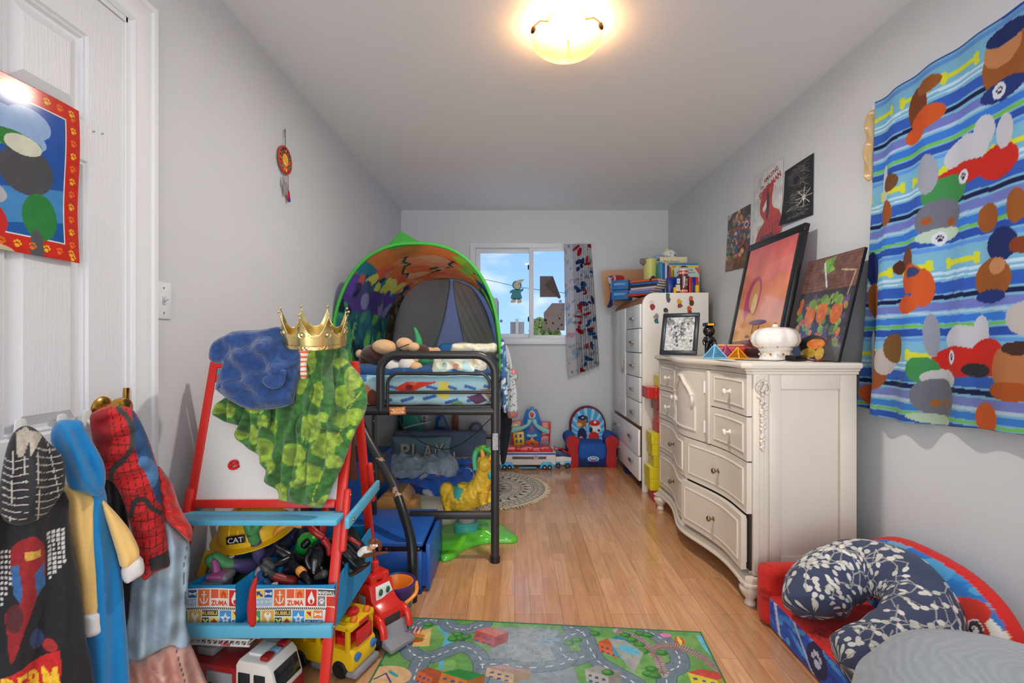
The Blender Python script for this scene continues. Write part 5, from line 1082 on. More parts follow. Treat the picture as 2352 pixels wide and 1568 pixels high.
c2_ = cloth('cuff', [(280, 1300), (322, 1276), (332, 1310), (315, 1325), (286, 1338)], A1, .026, .02, wcf, loc=la); c2_.parent = s2_; c2_.location = (0, 0, 0)
cloth('hood', [(126, 972), (148, 963), (186, 966), (196, 985), (212, 1012), (228, 1040), (240, 1068), (243, 1102), (234, 1134), (214, 1138), (182, 1128), (158, 1118), (144, 1070), (116, 1012)], A2, .045, .05, blu, None, lambda a, b_: .018*np.sin((a-b_*.45)*.10)+.008*vnoise(a, b_, .03, 3), loc=la, parent=by, back=.3)
# -- dark garment behind, pale jeans, then the red jacket on the knob
A = plane(-1.03, 1.30, (.6, -.8, 0)); la = (-1.0, 1.3, .6)
o = cloth('dark_jacket', [(232, 1085), (262, 1090), (290, 1160), (300, 1250), (305, 1350), (300, 1490), (292, 1620), (262, 1620), (260, 1300), (240, 1180)], A, .02, .03, blackc, None, lambda a, b_: .01*np.sin(a*.15), loc=la); tag(o, 'black garment seen as a dark strip between the yellow sleeve and the pale jeans', 'jacket')
J = CV(270, 1130, 500, 1620, 300, (160, 182, 198))
J.grain(.22, .03, 3); J.line([(431, 1240), (420, 1300), (428, 1420), (434, 1460)], 2, (80, 90, 104))
pj = cloth('sweatpants', [(330, 1190), (378, 1188), (404, 1212), (432, 1240), (437, 1272), (431, 1354), (428, 1420), (436, 1474), (412, 1488), (388, 1478), (340, 1505), (296, 1512), (286, 1480), (294, 1400), (300, 1340), (318, 1300)], plane(-1.005, 1.31, (.6, -.8, 0)), .035, .04, print_cloth, J, lambda a, b_: .016*np.sin((a+b_*.06)*.11)+.010*vnoise(a, b_*.4, .04, 3), loc=la)
tag(pj, 'pale blue sweatpants hanging under the red jacket, waistband gathered', 'sweatpants')
PK = CV(270, 1440, 560, 1660, 300, (212, 160, 146)); rr = random.Random(11)
for k in range(26): PK.ell(rr.uniform(280, 500), rr.uniform(1460, 1640), rr.uniform(8, 20), rr.uniform(3, 9), rr.choice([(150, 170, 186), (224, 186, 170), (196, 140, 128), (176, 150, 150)]), rr.uniform(-.6, .2))
PK.line([(404, 1484), (428, 1560), (445, 1620)], 2.4, (60, 70, 90)); PK.grain(.12, .08)
o = cloth('pyjama_trousers', [(292, 1500), (340, 1500), (388, 1478), (412, 1480), (436, 1478), (460, 1530), (486, 1590), (510, 1650), (280, 1650), (284, 1560)], plane(-1.005, 1.315, (.6, -.8, 0)), .03, .04, print_cloth, PK, lambda a, b_: .016*np.sin((a-b_*.2)*.12), loc=la); tag(o, 'pink and grey-blue patterned trousers hanging below the pale sweatpants', 'trousers')
A = plane(-.985, 1.285, (.6, -.8, 0))
Rj = CV(190, 920, 450, 1350, 420, (200, 34, 34)); dk = (70, 20, 24)
for k in range(9): Rj.line(sp2([(205+k*17, 935), (230+k*17, 1050), (250+k*17, 1130), (285+k*13, 1330)], 6, False), 1.6, dk)
for k in range(20): Rj.line(sp2([(200, 960+k*20), (280, 975+k*20), (390, 950+k*20)], 6, False), 1.6, dk)
Rj.poly(sp2([(303, 940), (326, 972), (342, 1012), (356, 1060), (371, 1110), (373, 1150), (362, 1145), (348, 1110), (340, 1075), (318, 1045), (308, 1000), (306, 960)], 4), (34, 74, 122)); Rj.poly(sp2([(318, 1050), (336, 1042), (358, 1062), (364, 1092), (350, 1112), (338, 1085)], 4), (74, 120, 166))
Rj.line(sp2([(272, 934), (300, 965), (306, 1010), (292, 1040), (262, 1070), (256, 1095)], 6, False), 12, (62, 66, 62)); Rj.line(sp2([(300, 1180), (312, 1142), (335, 1138), (352, 1160), (370, 1172)], 6, False), 11, (52, 50, 52)); Rj.poly([(340, 1272), (386, 1258), (390, 1288), (350, 1305)], (50, 44, 46)); Rj.poly([(206, 950), (250, 935), (262, 1000), (236, 1090), (222, 1080), (212, 1020)], (150, 24, 28)); Rj.grain(.12, .12)
rj = cloth('jacket', [(206, 958), (222, 942), (246, 933), (278, 932), (302, 938), (320, 962), (341, 1008), (355, 1050), (366, 1085), (373, 1143), (378, 1190), (382, 1228), (389, 1271), (390, 1297), (358, 1312), (330, 1331), (318, 1300), (308, 1240), (286, 1160), (262, 1110), (236, 1095), (222, 1060), (212, 1010)], A, .05, .05, print_cloth, Rj, lambda a, b_: .012*np.sin((b_+a*.35)*.13)+.014*vnoise(a, b_, .03, 3), loc=la, back=.3, res=.0022)
tag(rj, 'puffy red, blue and black children\'s jacket hung over the brass door knob', 'jacket')
o = cloth('red_puffer', [(362, 1070), (380, 1088), (396, 1112), (412, 1160), (428, 1190), (442, 1215), (436, 1244), (404, 1214), (378, 1192), (368, 1150), (358, 1110)], plane(-.995, 1.30, (.6, -.8, 0)), .04, .03, mat('red_quilted_nylon', (204, 38, 32), .45, sheen=.2), None, lambda a, b_: .012*np.sin((b_-a*.3)*.22)+.008*vnoise(a, b_, .06, 2), loc=la); o.name = 'quilted_sleeve'; addpart(o, rj)

# ================================================================== poster on the door (plain stand-in shapes for its picture)
p00 = atX(0, 170, XL+.004); tr_ = atX(185, 268, XL+.004); brr = atX(163, 602, XL+.004)
y_right = (tr_.y+brr.y)/2+.004; zt = tr_.z+.01; zb = brr.z; wpo = .46; hpo = zt-zb
K = CV(0, 0, wpo, hpo, 330, (206, 42, 24)); 
r = random.Random(3)
def pawrow(x, y, q): K.paw(x, y, .0105, (240, 190, 40) if q else (236, 120, 30), .3)
K.rect(.04, .04, wpo-.04, hpo-.04, (238, 236, 230)); K.rect(.043, .043, wpo-.043, hpo-.043, (36, 86, 170))
K.poly([(.043, .34), (wpo-.043, .26), (wpo-.043, hpo-.043), (.043, hpo-.043)], (24, 90, 166)); K.poly([(.043, .30), (wpo-.043, .22), (wpo-.043, .30), (.043, .38)], (70, 140, 200))
for (x, y, a, b_) in ((.28, .10, .06, .03), (.33, .09, .05, .035), (.22, .14, .07, .03), (.30, .13, .07, .03), (.2, .2, .06, .05)): K.ell(x, y, a, b_, (150, 180, 220))
for (x, y, a, b_, c_) in ((.33, .20, .06, .055, (80, 80, 86)), (.30, .14, .06, .02, (50, 130, 60)), (.32, .145, .04, .022, (214, 216, 196)), (.36, .30, .04, .055, (44, 130, 62)), (.35, .38, .016, .05, (90, 88, 92)), (.35, .43, .024, .016, (206, 190, 170)), (.20, .33, .09, .06, (200, 42, 34)), (.20, .38, .05, .05, (226, 218, 204)), (.27, .40, .035, .02, (206, 190, 160)), (.12, .30, .05, .12, (200, 130, 60)), (.12, .44, .02, .05, (226, 200, 160)), (.235, .345, .018, .02, (60, 60, 66)), (.16, .12, .02, .04, (90, 60, 40)), (.26, .27, .03, .022, (180, 180, 186))): K.ell(x, y, a, b_, c_)
for k in range(16): pawrow(.02, .03+k*.032, k % 2); pawrow(wpo-.02, .03+k*.032, k % 2)
for k in range(14): pawrow(.02+k*.032, .02, k % 2); pawrow(.02+k*.032, hpo-.02, k % 2)
K.grain(.05, 60)
o = flat_sheet('poster', (XL+.006, y_right-wpo, zt), (0, 1, 0), (0, 0, -1), wpo, hpo, K, print_gloss, .0012, None, False, lambda u, v: -(.004*np.sin(u*9)+.003*np.sin(v*7)), loc=(XL+.006, y_right-wpo/2, (zt+zb)/2)); tag(o, 'glossy poster with red paw-print border and blue picture taped to the door', 'poster')

# ================================================================== dreamcatcher on the left wall
c = atX(655, 368, XL+.012); DC = thing('dreamcatcher', 'small round orange and yellow woven dreamcatcher with feathers on the left wall', 'dreamcatcher', c)
ry = 29/(F*1.13/527)*1.0; sy_ = F/( -(655-CX)/c.y*0+1)  # radius from its height in the room
rad = 30/F*c.y
Mx = basis((0, 0, 0), (0, 1, 0), (0, 0, 1), (1, 0, 0))
MB().tube([(0, rad*math.cos(a), rad*math.sin(a)) for a in np.linspace(0, 2*math.pi, 40, endpoint=False)], .0045, 8, closed=True).build('hoop', mat('red_thread', (196, 66, 34), .8), DC)
cvd = CV(-1, -1, 1, 1, 150, (190, 70, 40)); cvd.ell(0, 0, .93, .93, (70, 40, 40))
for k in range(14): a = k*2*math.pi/14; cvd.ell(.72*math.cos(a), .72*math.sin(a), .15, .12, [(226, 110, 40), (60, 130, 90), (200, 50, 40), (240, 180, 60)][k % 4], a)
cvd.ell(0, 0, .55, .55, (200, 60, 36)); cvd.ell(0, 0, .46, .46, (240, 190, 70)); cvd.ell(0, 0, .2, .2, (236, 160, 50)); cvd.grain(.2, 8)
R2, T2 = np.meshgrid(np.linspace(.02, .96, 30), np.linspace(0, 2*math.pi, 60)); Pd = np.stack([0*R2+.004*np.sin(T2*14)*R2, rad*R2*np.cos(T2), rad*R2*np.sin(T2)], -1); sheet('woven_disc', Pd, cvd.sample(R2*np.cos(T2), -R2*np.sin(T2)), print_cloth, .003, DC)
MB().tube(smooth_path([(0, 0, rad), (0, .003, rad+.04), (-.004, 0, rad+.085)], 5), .0022, 6).tube([(0, -.004, rad+.05), (0, .004, rad+.075), (0, 0, rad+.09)], .0022, 6).build('cord', mat('grey_thread', (120, 120, 122), .8), DC)
for (dy, L, m_, w_) in ((-.024, .07, greyv, .008), (-.006, .105, mat('grey_feather', (150, 148, 144), .9), .010), (.014, .10, MATS['grey_feather'], .009)):
    mb = MB(); mb.tube([(0, dy, -rad), (0, dy, -rad-L*.45)], .0014, 5); mb.ell((.002, dy, -rad-L*.75), (.003, w_, L*.32), u=10, v=8); mb.ell((0, dy, -rad-L*.42), .004, u=8, v=6); mb.build('feather', m_, DC, False, 60)
mb = MB(); mb.tube([(0, .03, -rad*.8), (0, .034, -rad-.075)], .0014, 5); mb.ell((0, .034, -rad-.10), (.006, .013, .03), u=10, v=8); mb.build('tassel', mat('crimson_feather', (190, 30, 50), .9), DC, False, 60); MB().ell((.004, .034, -rad-.118), (.005, .010, .014), u=10, v=8).build('tassel', mat('blue_feather', (50, 60, 140), .9), DC, False, 60)
# ================================================================== striped curtain over the side window
def q147(px, py):
    Y = F*1.47/(px-CX); return 2.16-Y, 2.13-(H-(py-CY)/F*Y)
CVc = CV(0, 0, 1.36, 1.32, 620, (150, 206, 226))
ph0 = 2.13-2.036
bands = [(.10, .13, (222, 236, 244)), (.16, .18, (222, 236, 244)), (.21, .33, (66, 118, 206)), (.35, .40, (24, 36, 96)), (.43, .52, (140, 152, 214)), (.53, .56, (206, 222, 236)), (.58, .66, (74, 150, 226)), (.67, .70, (142, 214, 96)), (.72, .80, (54, 104, 196)), (.82, .86, (120, 176, 232))]
for k in range(-1, 5):
    for a, b_, c in bands: CVc.rect(0, ph0+(k+a)*.318, 1.36, ph0+(k+b_)*.318, c)
    for j in range(8): CVc.bone(.03+j*.175+(k % 2)*.05, ph0+k*.318+.005, .12, .017, (232, 232, 70))
def cb(px, py, rx, ry, col, rot=0):
    x, y = q147(px, py); s_ = F*1.47/(px-CX)/F; CVc.ell(x, y, rx*s_*1.15, ry*s_, col, rot)
br_, or_, re_, gy_, wh_, na_, gr_ = (182, 112, 52), (226, 112, 52), (222, 52, 40), (140, 142, 156), (222, 220, 222), (34, 58, 128), (84, 170, 104)
for a in ((2310, 140, 52, 70, br_), (2300, 110, 40, 40, (216, 160, 110)), (2310, 75, 45, 22, na_), (2300, 205, 48, 24, (40, 70, 150)), (2105, 250, 26, 50, (150, 84, 44)), (2125, 270, 40, 26, or_), (2098, 310, 26, 20, or_), (2130, 195, 30, 18, br_),
          (2210, 350, 50, 40, wh_), (2230, 385, 30, 20, (60, 60, 66)), (2200, 400, 60, 26, re_), (2290, 370, 44, 40, re_), (2255, 300, 22, 36, wh_), (2305, 300, 20, 40, wh_), (2165, 440, 46, 36, gr_), (2130, 400, 20, 46, (186, 188, 198)), (2150, 500, 44, 42, gy_), (2150, 540, 42, 16, (210, 226, 206)), (2130, 508, 9, 9, (190, 110, 60)), (2170, 508, 9, 9, (190, 110, 60)),
          (2025, 430, 12, 50, wh_), (2030, 490, 20, 30, br_), (2040, 420, 22, 20, (140, 96, 60)), (2265, 500, 22, 34, br_), (2300, 560, 34, 40, na_), (2280, 640, 40, 50, br_), (2290, 610, 20, 20, (220, 170, 120)), (2275, 680, 34, 16, (40, 70, 150)), (2335, 470, 18, 40, br_),
          (2085, 600, 20, 34, (150, 90, 60)), (2095, 640, 30, 34, or_), (2120, 660, 18, 44, or_), (2085, 700, 30, 22, or_), (2100, 625, 18, 12, (70, 90, 140)), (2060, 615, 14, 16, (110, 60, 44)),
          (2205, 780, 52, 34, wh_), (2250, 770, 18, 46, wh_), (2190, 830, 64, 36, re_), (2270, 820, 40, 44, re_), (2240, 850, 30, 16, (60, 60, 66)), (2130, 770, 12, 50, (176, 178, 190)), (2115, 850, 26, 30, gr_), (2150, 870, 40, 22, wh_), (2140, 915, 46, 46, gy_), (2130, 925, 9, 9, (200, 130, 60)), (2155, 925, 9, 9, (200, 130, 60)), (2130, 962, 44, 12, (210, 226, 206)),
          (2010, 850, 30, 44, (176, 100, 50)), (2030, 830, 22, 30, (216, 206, 200)), (2050, 800, 22, 34, (150, 110, 60)), (2330, 850, 44, 60, (206, 140, 90)), (2320, 900, 40, 22, (200, 104, 44)), (2340, 800, 30, 16, (90, 60, 50)), (2350, 730, 30, 40, (214, 206, 200)), (2265, 960, 26, 36, or_), (1972, 905, 16, 22, or_), (1990, 620, 12, 40, (40, 60, 130)), (1990, 690, 14, 40, br_), (2345, 560, 20, 20, (160, 80, 40))): cb(*a)
for (a, b_) in ((2205, 405), (2175, 820), (2290, 208), (2148, 548)): 
    x, y = q147(a, b_); CVc.ell(x, y, .022, .024, (236, 236, 240)); CVc.paw(x, y, .014, (60, 60, 80))
nu_, nv_2 = 640, 330; uu, vv = np.meshgrid(np.linspace(0, 1, nu_), np.linspace(0, 1, nv_2))
Yl = 1.985+.125*vv**1.3; Yc = Yl-(Yl-.80)*uu; Zc = 2.108-(1.262+.02*np.sin(uu*9)+.025*uu)*vv
amp = .30+.70*vv; foldc = .027*amp*(np.sin((uu*1.0+.010*np.sin(vv*3))*46)*np.exp(-uu*1.8)+.5*np.sin(uu*23+vv*.8))+.018*vnoise(uu*6, vv*1.2, 1.5, 3)*amp
Xc = 1.478+foldc+.012*(1-vv)*0
Pc = np.stack([Xc, Yc, Zc], -1); cxx = (2.16-Yc); cyy = 2.13-Zc
curm = mat('printed_curtain', None, .75, attr=True, transl=.5, sheen=.1)
CU = sheet('curtain', Pc, CVc.sample(cxx, cyy), curm, .0015, loc=(1.47, 1.45, 2.1)); tag(CU, 'large striped blue curtain with yellow bones and coloured shapes at the side window', 'curtain')
# tan satin end of the lining at the curtain's top corner
satin = mat('tan_satin', (196, 164, 112), .28, noise=.06, nscale=8, sheen=.4)
o = inflate('curtain_lining', [(1992, 262), (2012, 252), (2008, 300), (2004, 350), (2002, 412), (1984, 408), (1987, 370), (1981, 350), (1990, 320), (1987, 290)], (1.50, 2.0, 1.9), (-1, -.5, 0), .014, .012, .004, satin, folds=lambda a, b_: .012*np.sin(b_*.09), loc=(1.50, 2.0, 1.9), smooth_outline=3); tag(o, 'tan satin fold sticking out at the top left corner of the striped curtain', 'curtain lining')

# ================================================================== prints on the right wall (plain stand-in pictures)
def wall_print(name, label, cat, c4, cv, m, thick=.0015, xw=XR-.004, curl=0):
    p = [atX(a, b_, xw) for a, b_ in c4]; u, v = np.meshgrid(np.linspace(0, 1, cv.w), np.linspace(0, 1, cv.h))
    P = ((1-u)*(1-v))[..., None]*np.array(p[0])+(u*(1-v))[..., None]*np.array(p[1])+(u*v)[..., None]*np.array(p[2])+((1-u)*v)[..., None]*np.array(p[3])
    P[..., 0] -= curl*(1-u)**3*v**4+.002*np.sin(u*3.1)
    o = sheet(name, P, cv.a, m, thick, loc=tuple((p[0]+p[2])/2)); tag(o, label, cat); return o
K = CV(0, 0, 1, 1.5, 110, (60, 52, 60)); rr = random.Random(21)
for k in range(190): K.ell(rr.random(), rr.uniform(.0, 1.5), rr.uniform(.02, .09), rr.uniform(.02, .11), rr.choice([(190, 130, 70), (160, 60, 50), (60, 70, 110), (90, 120, 90), (220, 170, 110), (50, 40, 50), (120, 80, 60), (170, 150, 160)]), rr.random()*3)
K.ell(.86, .45, .13, .13, (180, 40, 50)); K.ell(.86, .45, .09, .09, (220, 220, 230)); K.ell(.86, .45, .05, .05, (40, 60, 140)); K.rect(0, 1.2, 1, 1.5, (120, 76, 56)); K.grain(.4, 12)
wall_print('poster', 'small dark colourful poster, leftmost of the three on the right wall', 'poster', [(1673, 497), (1724, 468), (1720, 612), (1666, 624)], K, print_gloss)
K = CV(0, 0, 1, 1.6, 150, (214, 212, 212)); K.poly(sp2([(.45, .40), (.72, .36), (.68, .70), (.74, .9), (.95, 1.05), (.98, 1.5), (.15, 1.6), (.22, 1.3), (.42, 1.12), (.30, .95), (.26, .75), (.34, .5)], 5), (190, 70, 66)); K.poly(sp2([(.5, .5), (.56, .45), (.6, .9), (.5, 1.1)], 4), (70, 60, 70)); K.poly([(.36, .82), (.50, .66), (.50, .84), (.40, .92)], (226, 226, 226)); K.poly([(.3, 1.45), (.7, 1.40), (.9, 1.6), (.3, 1.6)], (90, 60, 80))
K.text('the', .26, .30, .07, (120, 40, 50)); K.text('AMAZING', .36, .20, .10, (130, 40, 50), .50, -.25, .03); K.text('SPIDER-MAN', .2, .47, .14, (170, 40, 50), .76, -.36, .04)
for k in range(8): K.line([(.2+k*.1, 1.2), (.25+k*.1, 1.6)], .012, (120, 40, 44)); K.line([(.2, 1.2+k*.05), (.95, 1.08+k*.06)], .01, (120, 40, 44))
K.grain(.15, 8)
wall_print('poster', 'tall pale poster with red shape and red title lettering, in a clear sleeve', 'poster', [(1733, 408), (1799, 362), (1794, 546), (1728, 570)], K, print_gloss)
K = CV(0, 0, 1, 1.55, 140, (34, 36, 42))
for k in range(170): a = rr.random(); K.line([(.1+.8*rr.random(), .05+1.4*a), (.1+.8*rr.random(), .05+1.4*min(1, a+rr.random()*.12))], .008, rr.choice([(120, 118, 112), (150, 148, 140), (90, 90, 88), (60, 60, 62)]))
K.ell(.38, .35, .2, .25, (70, 70, 70)); K.ell(.45, .45, .12, .1, (34, 34, 38)); 
for k in range(8): K.line([(.72, 1.0), (.72+.26*math.cos(k*.8), 1.0+.26*math.sin(k*.8))], .02, (190, 190, 182))
K.ell(.72, 1.0, .05, .08, (210, 210, 200)); K.grain(.3, 14)
wall_print('poster', 'black scratch-art drawing with pale fine lines, rightmost of the three on the right wall', 'drawing', [(1803, 394), (1869, 351), (1867, 493), (1797, 518)], K, print_paper, curl=.02)

# ================================================================== things on the dresser
ZT = 1.0405
def lean_frame(name, label, y0, y1, xb, xt, h, fw, cv, depth=.022, fm_=None, m_=None):
    """frame leaning on the right wall; local basis: U toward the camera (-Y), V up the slope"""
    T = thing(name, label, 'picture', ((xb+xt)/2, (y0+y1)/2, ZT)); L = math.hypot(xt-xb, h); V = Vector(((xt-xb)/L, 0, h/L)); U = Vector((0, -1, 0)); Nn = Vector((-h/L, 0, (xt-xb)/L)); O = Vector((xb, y1, ZT+.001))+Nn*.0
    B = basis(O, U, V, Nn); w_ = y1-y0
    if fw:
        mb = MB()
        for c, d in (((w_/2, fw/2, depth/2), (w_, fw, depth)), ((w_/2, L-fw/2, depth/2), (w_, fw, depth)), ((fw/2, L/2, depth/2), (fw, L-2*fw, depth)), ((w_-fw/2, L/2, depth/2), (fw, L-2*fw, depth))): mb.box(c, d, bev=.004, M=B)
        mb.build('frame', fm_, T, True, 30)
    else: MB().box((w_/2, L/2, depth/2-.003), (w_, L, depth), bev=.001, M=B).build('board', fm_, T, True, 30)
    i = fw; O2 = B @ Vector((i, L-i, depth-.004 if fw else depth-.0015)); flat_sheet('picture', O2, U, -V, w_-2*i, L-2*i, cv, m_ or print_gloss, .001, T, True); return T
K = CV(0, 0, 1, 1.2, 260, (216, 104, 100))
for k in range(26):
    y = k*.046; f = min(1, k/24); c = (216-(-20)*f, 96+78*f, 100-16*f); K.rect(0, y, 1, y+.05, c)
K.poly(sp2([(.5, .28), (.9, .2), (1, .26), (1, .4), (.75, .36), (.6, .42)], 4), (226, 120, 116)); K.poly([(0, 1.12), (.5, 1.09), (1, 1.12), (1, 1.2), (0, 1.2)], (120, 60, 60))
K.ell(.30, .62, .17, .27, (190, 70, 110), .15); K.ell(.33, .58, .10, .17, (220, 150, 90), .1); K.ell(.36, .68, .06, .12, (236, 206, 130)); K.ell(.32, .86, .10, .08, (226, 150, 80)); K.ell(.52, .90, .2, .03, (120, 60, 90)); K.rect(.43, .92, .45, 1.02, (110, 60, 60)); K.rect(.56, .92, .58, 1.02, (110, 60, 60)); K.ell(.35, 1.06, .05, .02, (120, 50, 40)); K.grain(.1, 6, 2)
blackf = mat('black_frame_paint', (24, 24, 27), .3); 
lean_frame('framed_picture', 'large black frame with pink and orange picture leaning behind the crown jar', 2.425, 3.02, 1.345, 1.485, .68, .042, K, .028, blackf, mat('glazed_print', None, .06, attr=True, coat=.8))
K = CV(0, 0, 1, 1.25, 260, (56, 52, 62)); K.rect(0, 0, 1, .42, (112, 76, 66))
for k in range(10): K.rect(0, k*.042, 1, k*.042+.004, (84, 56, 50))
for j in range(10):
    for k in range(10): K.rect(.1*k+(j % 2)*.05, j*.042, .1*k+.004+(j % 2)*.05, j*.042+.042, (84, 56, 50))
K.poly([(.35, .04), (.55, .02), (.52, .12), (.58, .18), (.46, .22), (.40, .16), (.36, .2)], (110, 160, 70)); K.line([(.36, .08), (.5, .38)], .03, (200, 206, 206)); K.line([(.7, .2), (.95, .24), (.9, .5)], .02, (170, 150, 110))
for k in range(110): K.ell(rr.uniform(.05, .98), rr.uniform(.5, 1.1), rr.uniform(.02, .06), rr.uniform(.02, .05), rr.choice([(96, 128, 60), (120, 150, 70), (200, 110, 50), (180, 90, 44), (70, 90, 50), (150, 120, 60), (90, 70, 110), (50, 50, 60)]), rr.random()*3)
for (x, y) in ((.3, .72), (.52, .68), (.78, .70)): K.ell(x, y, .10, .13, (198, 104, 52)); K.ell(x, y-.15, .07, .06, (110, 142, 66))
K.poly(sp2([(.12, 1.25), (.14, 1.08), (.3, .98), (.55, .96), (.8, 1.06), (.9, 1.25)], 4), (40, 40, 46)); K.ell(.55, 1.06, .17, .06, (206, 116, 40)); K.ell(.45, 1.17, .15, .06, (180, 150, 50)); K.ell(.66, 1.17, .08, .07, (196, 160, 60)); K.grain(.25, 18)
lean_frame('picture_board', "frameless dark picture board with green and orange shapes at the dresser's near end", 2.015, 2.40, 1.355, 1.47, .478, 0, K, .012, blackf, mat('glazed_print2', None, .16, attr=True, coat=.5))
# small framed black and white print
T = thing('framed_picture', 'small slate-black frame with black and white drawing at the far end of the dresser', 'picture', (1.06, 3.14, ZT)); U = Vector((.196, -.13, 0)).normalized(); Nn0 = Vector((-.13*1, -.196, 0)).normalized()
lean = .32; V = (Vector((0, 0, math.cos(lean)))-Nn0*math.sin(lean)); Nn = (Nn0*math.cos(lean)+Vector((0, 0, math.sin(lean)))); B = basis(Vector((.955, 3.18, ZT+.002)), U, V, Nn); w_, L, fw = .235, .285, .028
mb = MB()
for c, d in (((w_/2, fw/2, .01), (w_, fw, .02)), ((w_/2, L-fw/2, .01), (w_, fw, .02)), ((fw/2, L/2, .01), (fw, L-2*fw, .02)), ((w_-fw/2, L/2, .01), (fw, L-2*fw, .02))): mb.box(c, d, bev=.005, M=B)
mb.build('frame', mat('slate_frame', (38, 46, 56), .35), T, True, 30); MB().box((w_*.6, .10, -.05), (.05, .006, .20), rot=(R_(62), 0, 0), M=B).build('strut', blackf, T, True)
K = CV(0, 0, 1, 1.28, 130, (196, 198, 198))
for k in range(60): K.ell(.5+rr.gauss(0, .16), .65+rr.gauss(0, .24), rr.uniform(.02, .07), rr.uniform(.02, .07), rr.choice([(110, 112, 114), (80, 82, 84), (160, 162, 162), (60, 62, 64), (210, 210, 210)]), rr.random()*3)
for k in range(40): K.ell(rr.choice([rr.uniform(0, .25), rr.uniform(.6, 1)]), rr.uniform(0, .25), .05, .05, rr.choice([(130, 134, 134), (150, 152, 152), (110, 112, 112)]))
K.grain(.3, 20); flat_sheet('picture', B @ Vector((fw, L-fw, .012)), U, -V, w_-2*fw, L-2*fw, K, MATS['glazed_print2'], .001, T, True)
# black toy behind it
c = Vector((1.205, 3.0, ZT)); T = thing('toy_figure', 'shiny black toy figure with a yellow-banded cap, standing behind the small frame', 'toy figure', c); mb = MB()
mb.ell((0, 0, .10), (.026, .022, .035)); mb.ell((0, 0, .155), (.036, .034, .036)); mb.tube([(-.012, 0, .08), (-.016, -.004, .045), (-.014, 0, .002)], [.014, .012, .010], 10); mb.tube([(.012, 0, .08), (.014, -.004, .045), (.016, 0, .002)], [.014, .012, .010], 10); mb.tube([(.02, 0, .115), (.034, -.01, .09), (.032, -.02, .07)], [.010, .009, .009], 8); mb.tube([(-.02, 0, .115), (-.036, -.01, .09), (-.034, -.02, .07)], [.010, .009, .009], 8); mb.build('body', MATS['gloss_black_vinyl'], T, False, 60)
MB().box((0, 0, .195), (.06, .06, .022), bev=.006).build('cap', blackv, T); MB().box((0, -.031, .195), (.040, .004, .012)).build('cap_band', yel, T)
MB().box((-.02, -.02, .008), (.016, .02, .014), bev=.003).build('foot', redg, T)
# red box with yellow lid, coins of red packets
T = thing('toy_box', 'low red and yellow box behind the coloured pyramids', 'box', (1.27, 2.86, ZT)); MB().box((0, 0, .030), (.17, .10, .06), rot=(0, 0, -.3), bev=.004).build('box_body', redg, T); MB().box((.012, .01, .067), (.15, .085, .012), rot=(0, 0, -.3), bev=.003).build('lid', mat('pale_orange', (232, 176, 120), .5), T)
o = MB().box((0, 0, 0), (.05, .04, .03), rot=(0, 0, .3), bev=.008).build('packet', redg, None); o.location = (1.20, 2.90, ZT+.016); tag(o, 'small red packet beside the low red box', 'packet')
def pyr(label, c, s_, col, rz):
    m_ = mat('tinted_'+label.split()[0], col, .08, trans=.75, ior=1.3); mf = mat('edge_'+label.split()[0], tuple(min(255, int(v*1.05)) for v in col), .3)
    T = thing('tile_pyramid', label, 'toy', c, rz, 'magnetic tile pyramids'); h = s_*.82; b_ = [(-s_/2, -s_/2, 0), (s_/2, -s_/2, 0), (s_/2, s_/2, 0), (-s_/2, s_/2, 0)]; ap = (0, 0, h)
    mb = MB(); 
    for k in range(4): mb.tube([b_[k], ap], .0032, 6); mb.tube([b_[k], b_[(k+1) % 4]], .0032, 6)
    mb.build('edges', mf, T); mb = MB(); mb.add(b_+[ap], [(0, 1, 4), (1, 2, 4), (2, 3, 4), (3, 0, 4)]); mb.build('panes', m_, T, smooth=0)
pyr('blue clear plastic pyramid at the front of the dresser top', (1.035, 2.50, ZT+.004), .085, (120, 190, 226), .25); pyr('amber clear plastic pyramid right of the purple one', (1.135, 2.46, ZT+.004), .066, (232, 160, 30), .5); pyr('purple clear plastic pyramid between the blue and amber ones', (1.125, 2.57, ZT+.004), .082, (196, 90, 130), .1)
# white ceramic crown jar
cer = mat('white_ceramic', (238, 232, 226), .12, coat=.6); goldm = mat('gold_lustre', (180, 130, 60), .25, metal=1)
cj = Vector((1.245, 2.31, ZT)); T = thing('crown_jar', 'white ceramic crown-shaped jar with gold studs', 'jar', cj); T.scale = (.90, .90, 1.02)
MB().lathe([(0, 0), (.078, 0), (.080, .006), (.078, .010), (.074, .014), (.074, .040), (.080, .046), (.084, .052), (.080, .058)], seg=48).build('base', cer, T)
MB().lathe([(.078, .056), (.100, .066), (.112, .088), (.110, .112), (.094, .136), (.066, .150), (.030, .153), (0, .150)], seg=96, lobes=8, la=.07).build('lid', cer, T, False, 60)
MB().lathe([(0, .150), (.012, .150), (.016, .158), (.012, .166), (0, .168)], seg=20).build('knob', cer, T)
MB().ell((0, 0, .171), (.006, .006, .004)).build('stud', goldm, T)
for k in range(16):
    a = k*2*math.pi/16; MB().ell((.076*math.cos(a), .076*math.sin(a), .027), .0055, u=10, v=6).build('pearl', cer if k % 2 else goldm, T, False, 60)
for k in range(8):
    a = (k+.5)*2*math.pi/8; MB().ell((.094*math.cos(a), .094*math.sin(a), .063), (.005, .005, .006), u=8, v=6).build('stud', goldm, T, False, 60)
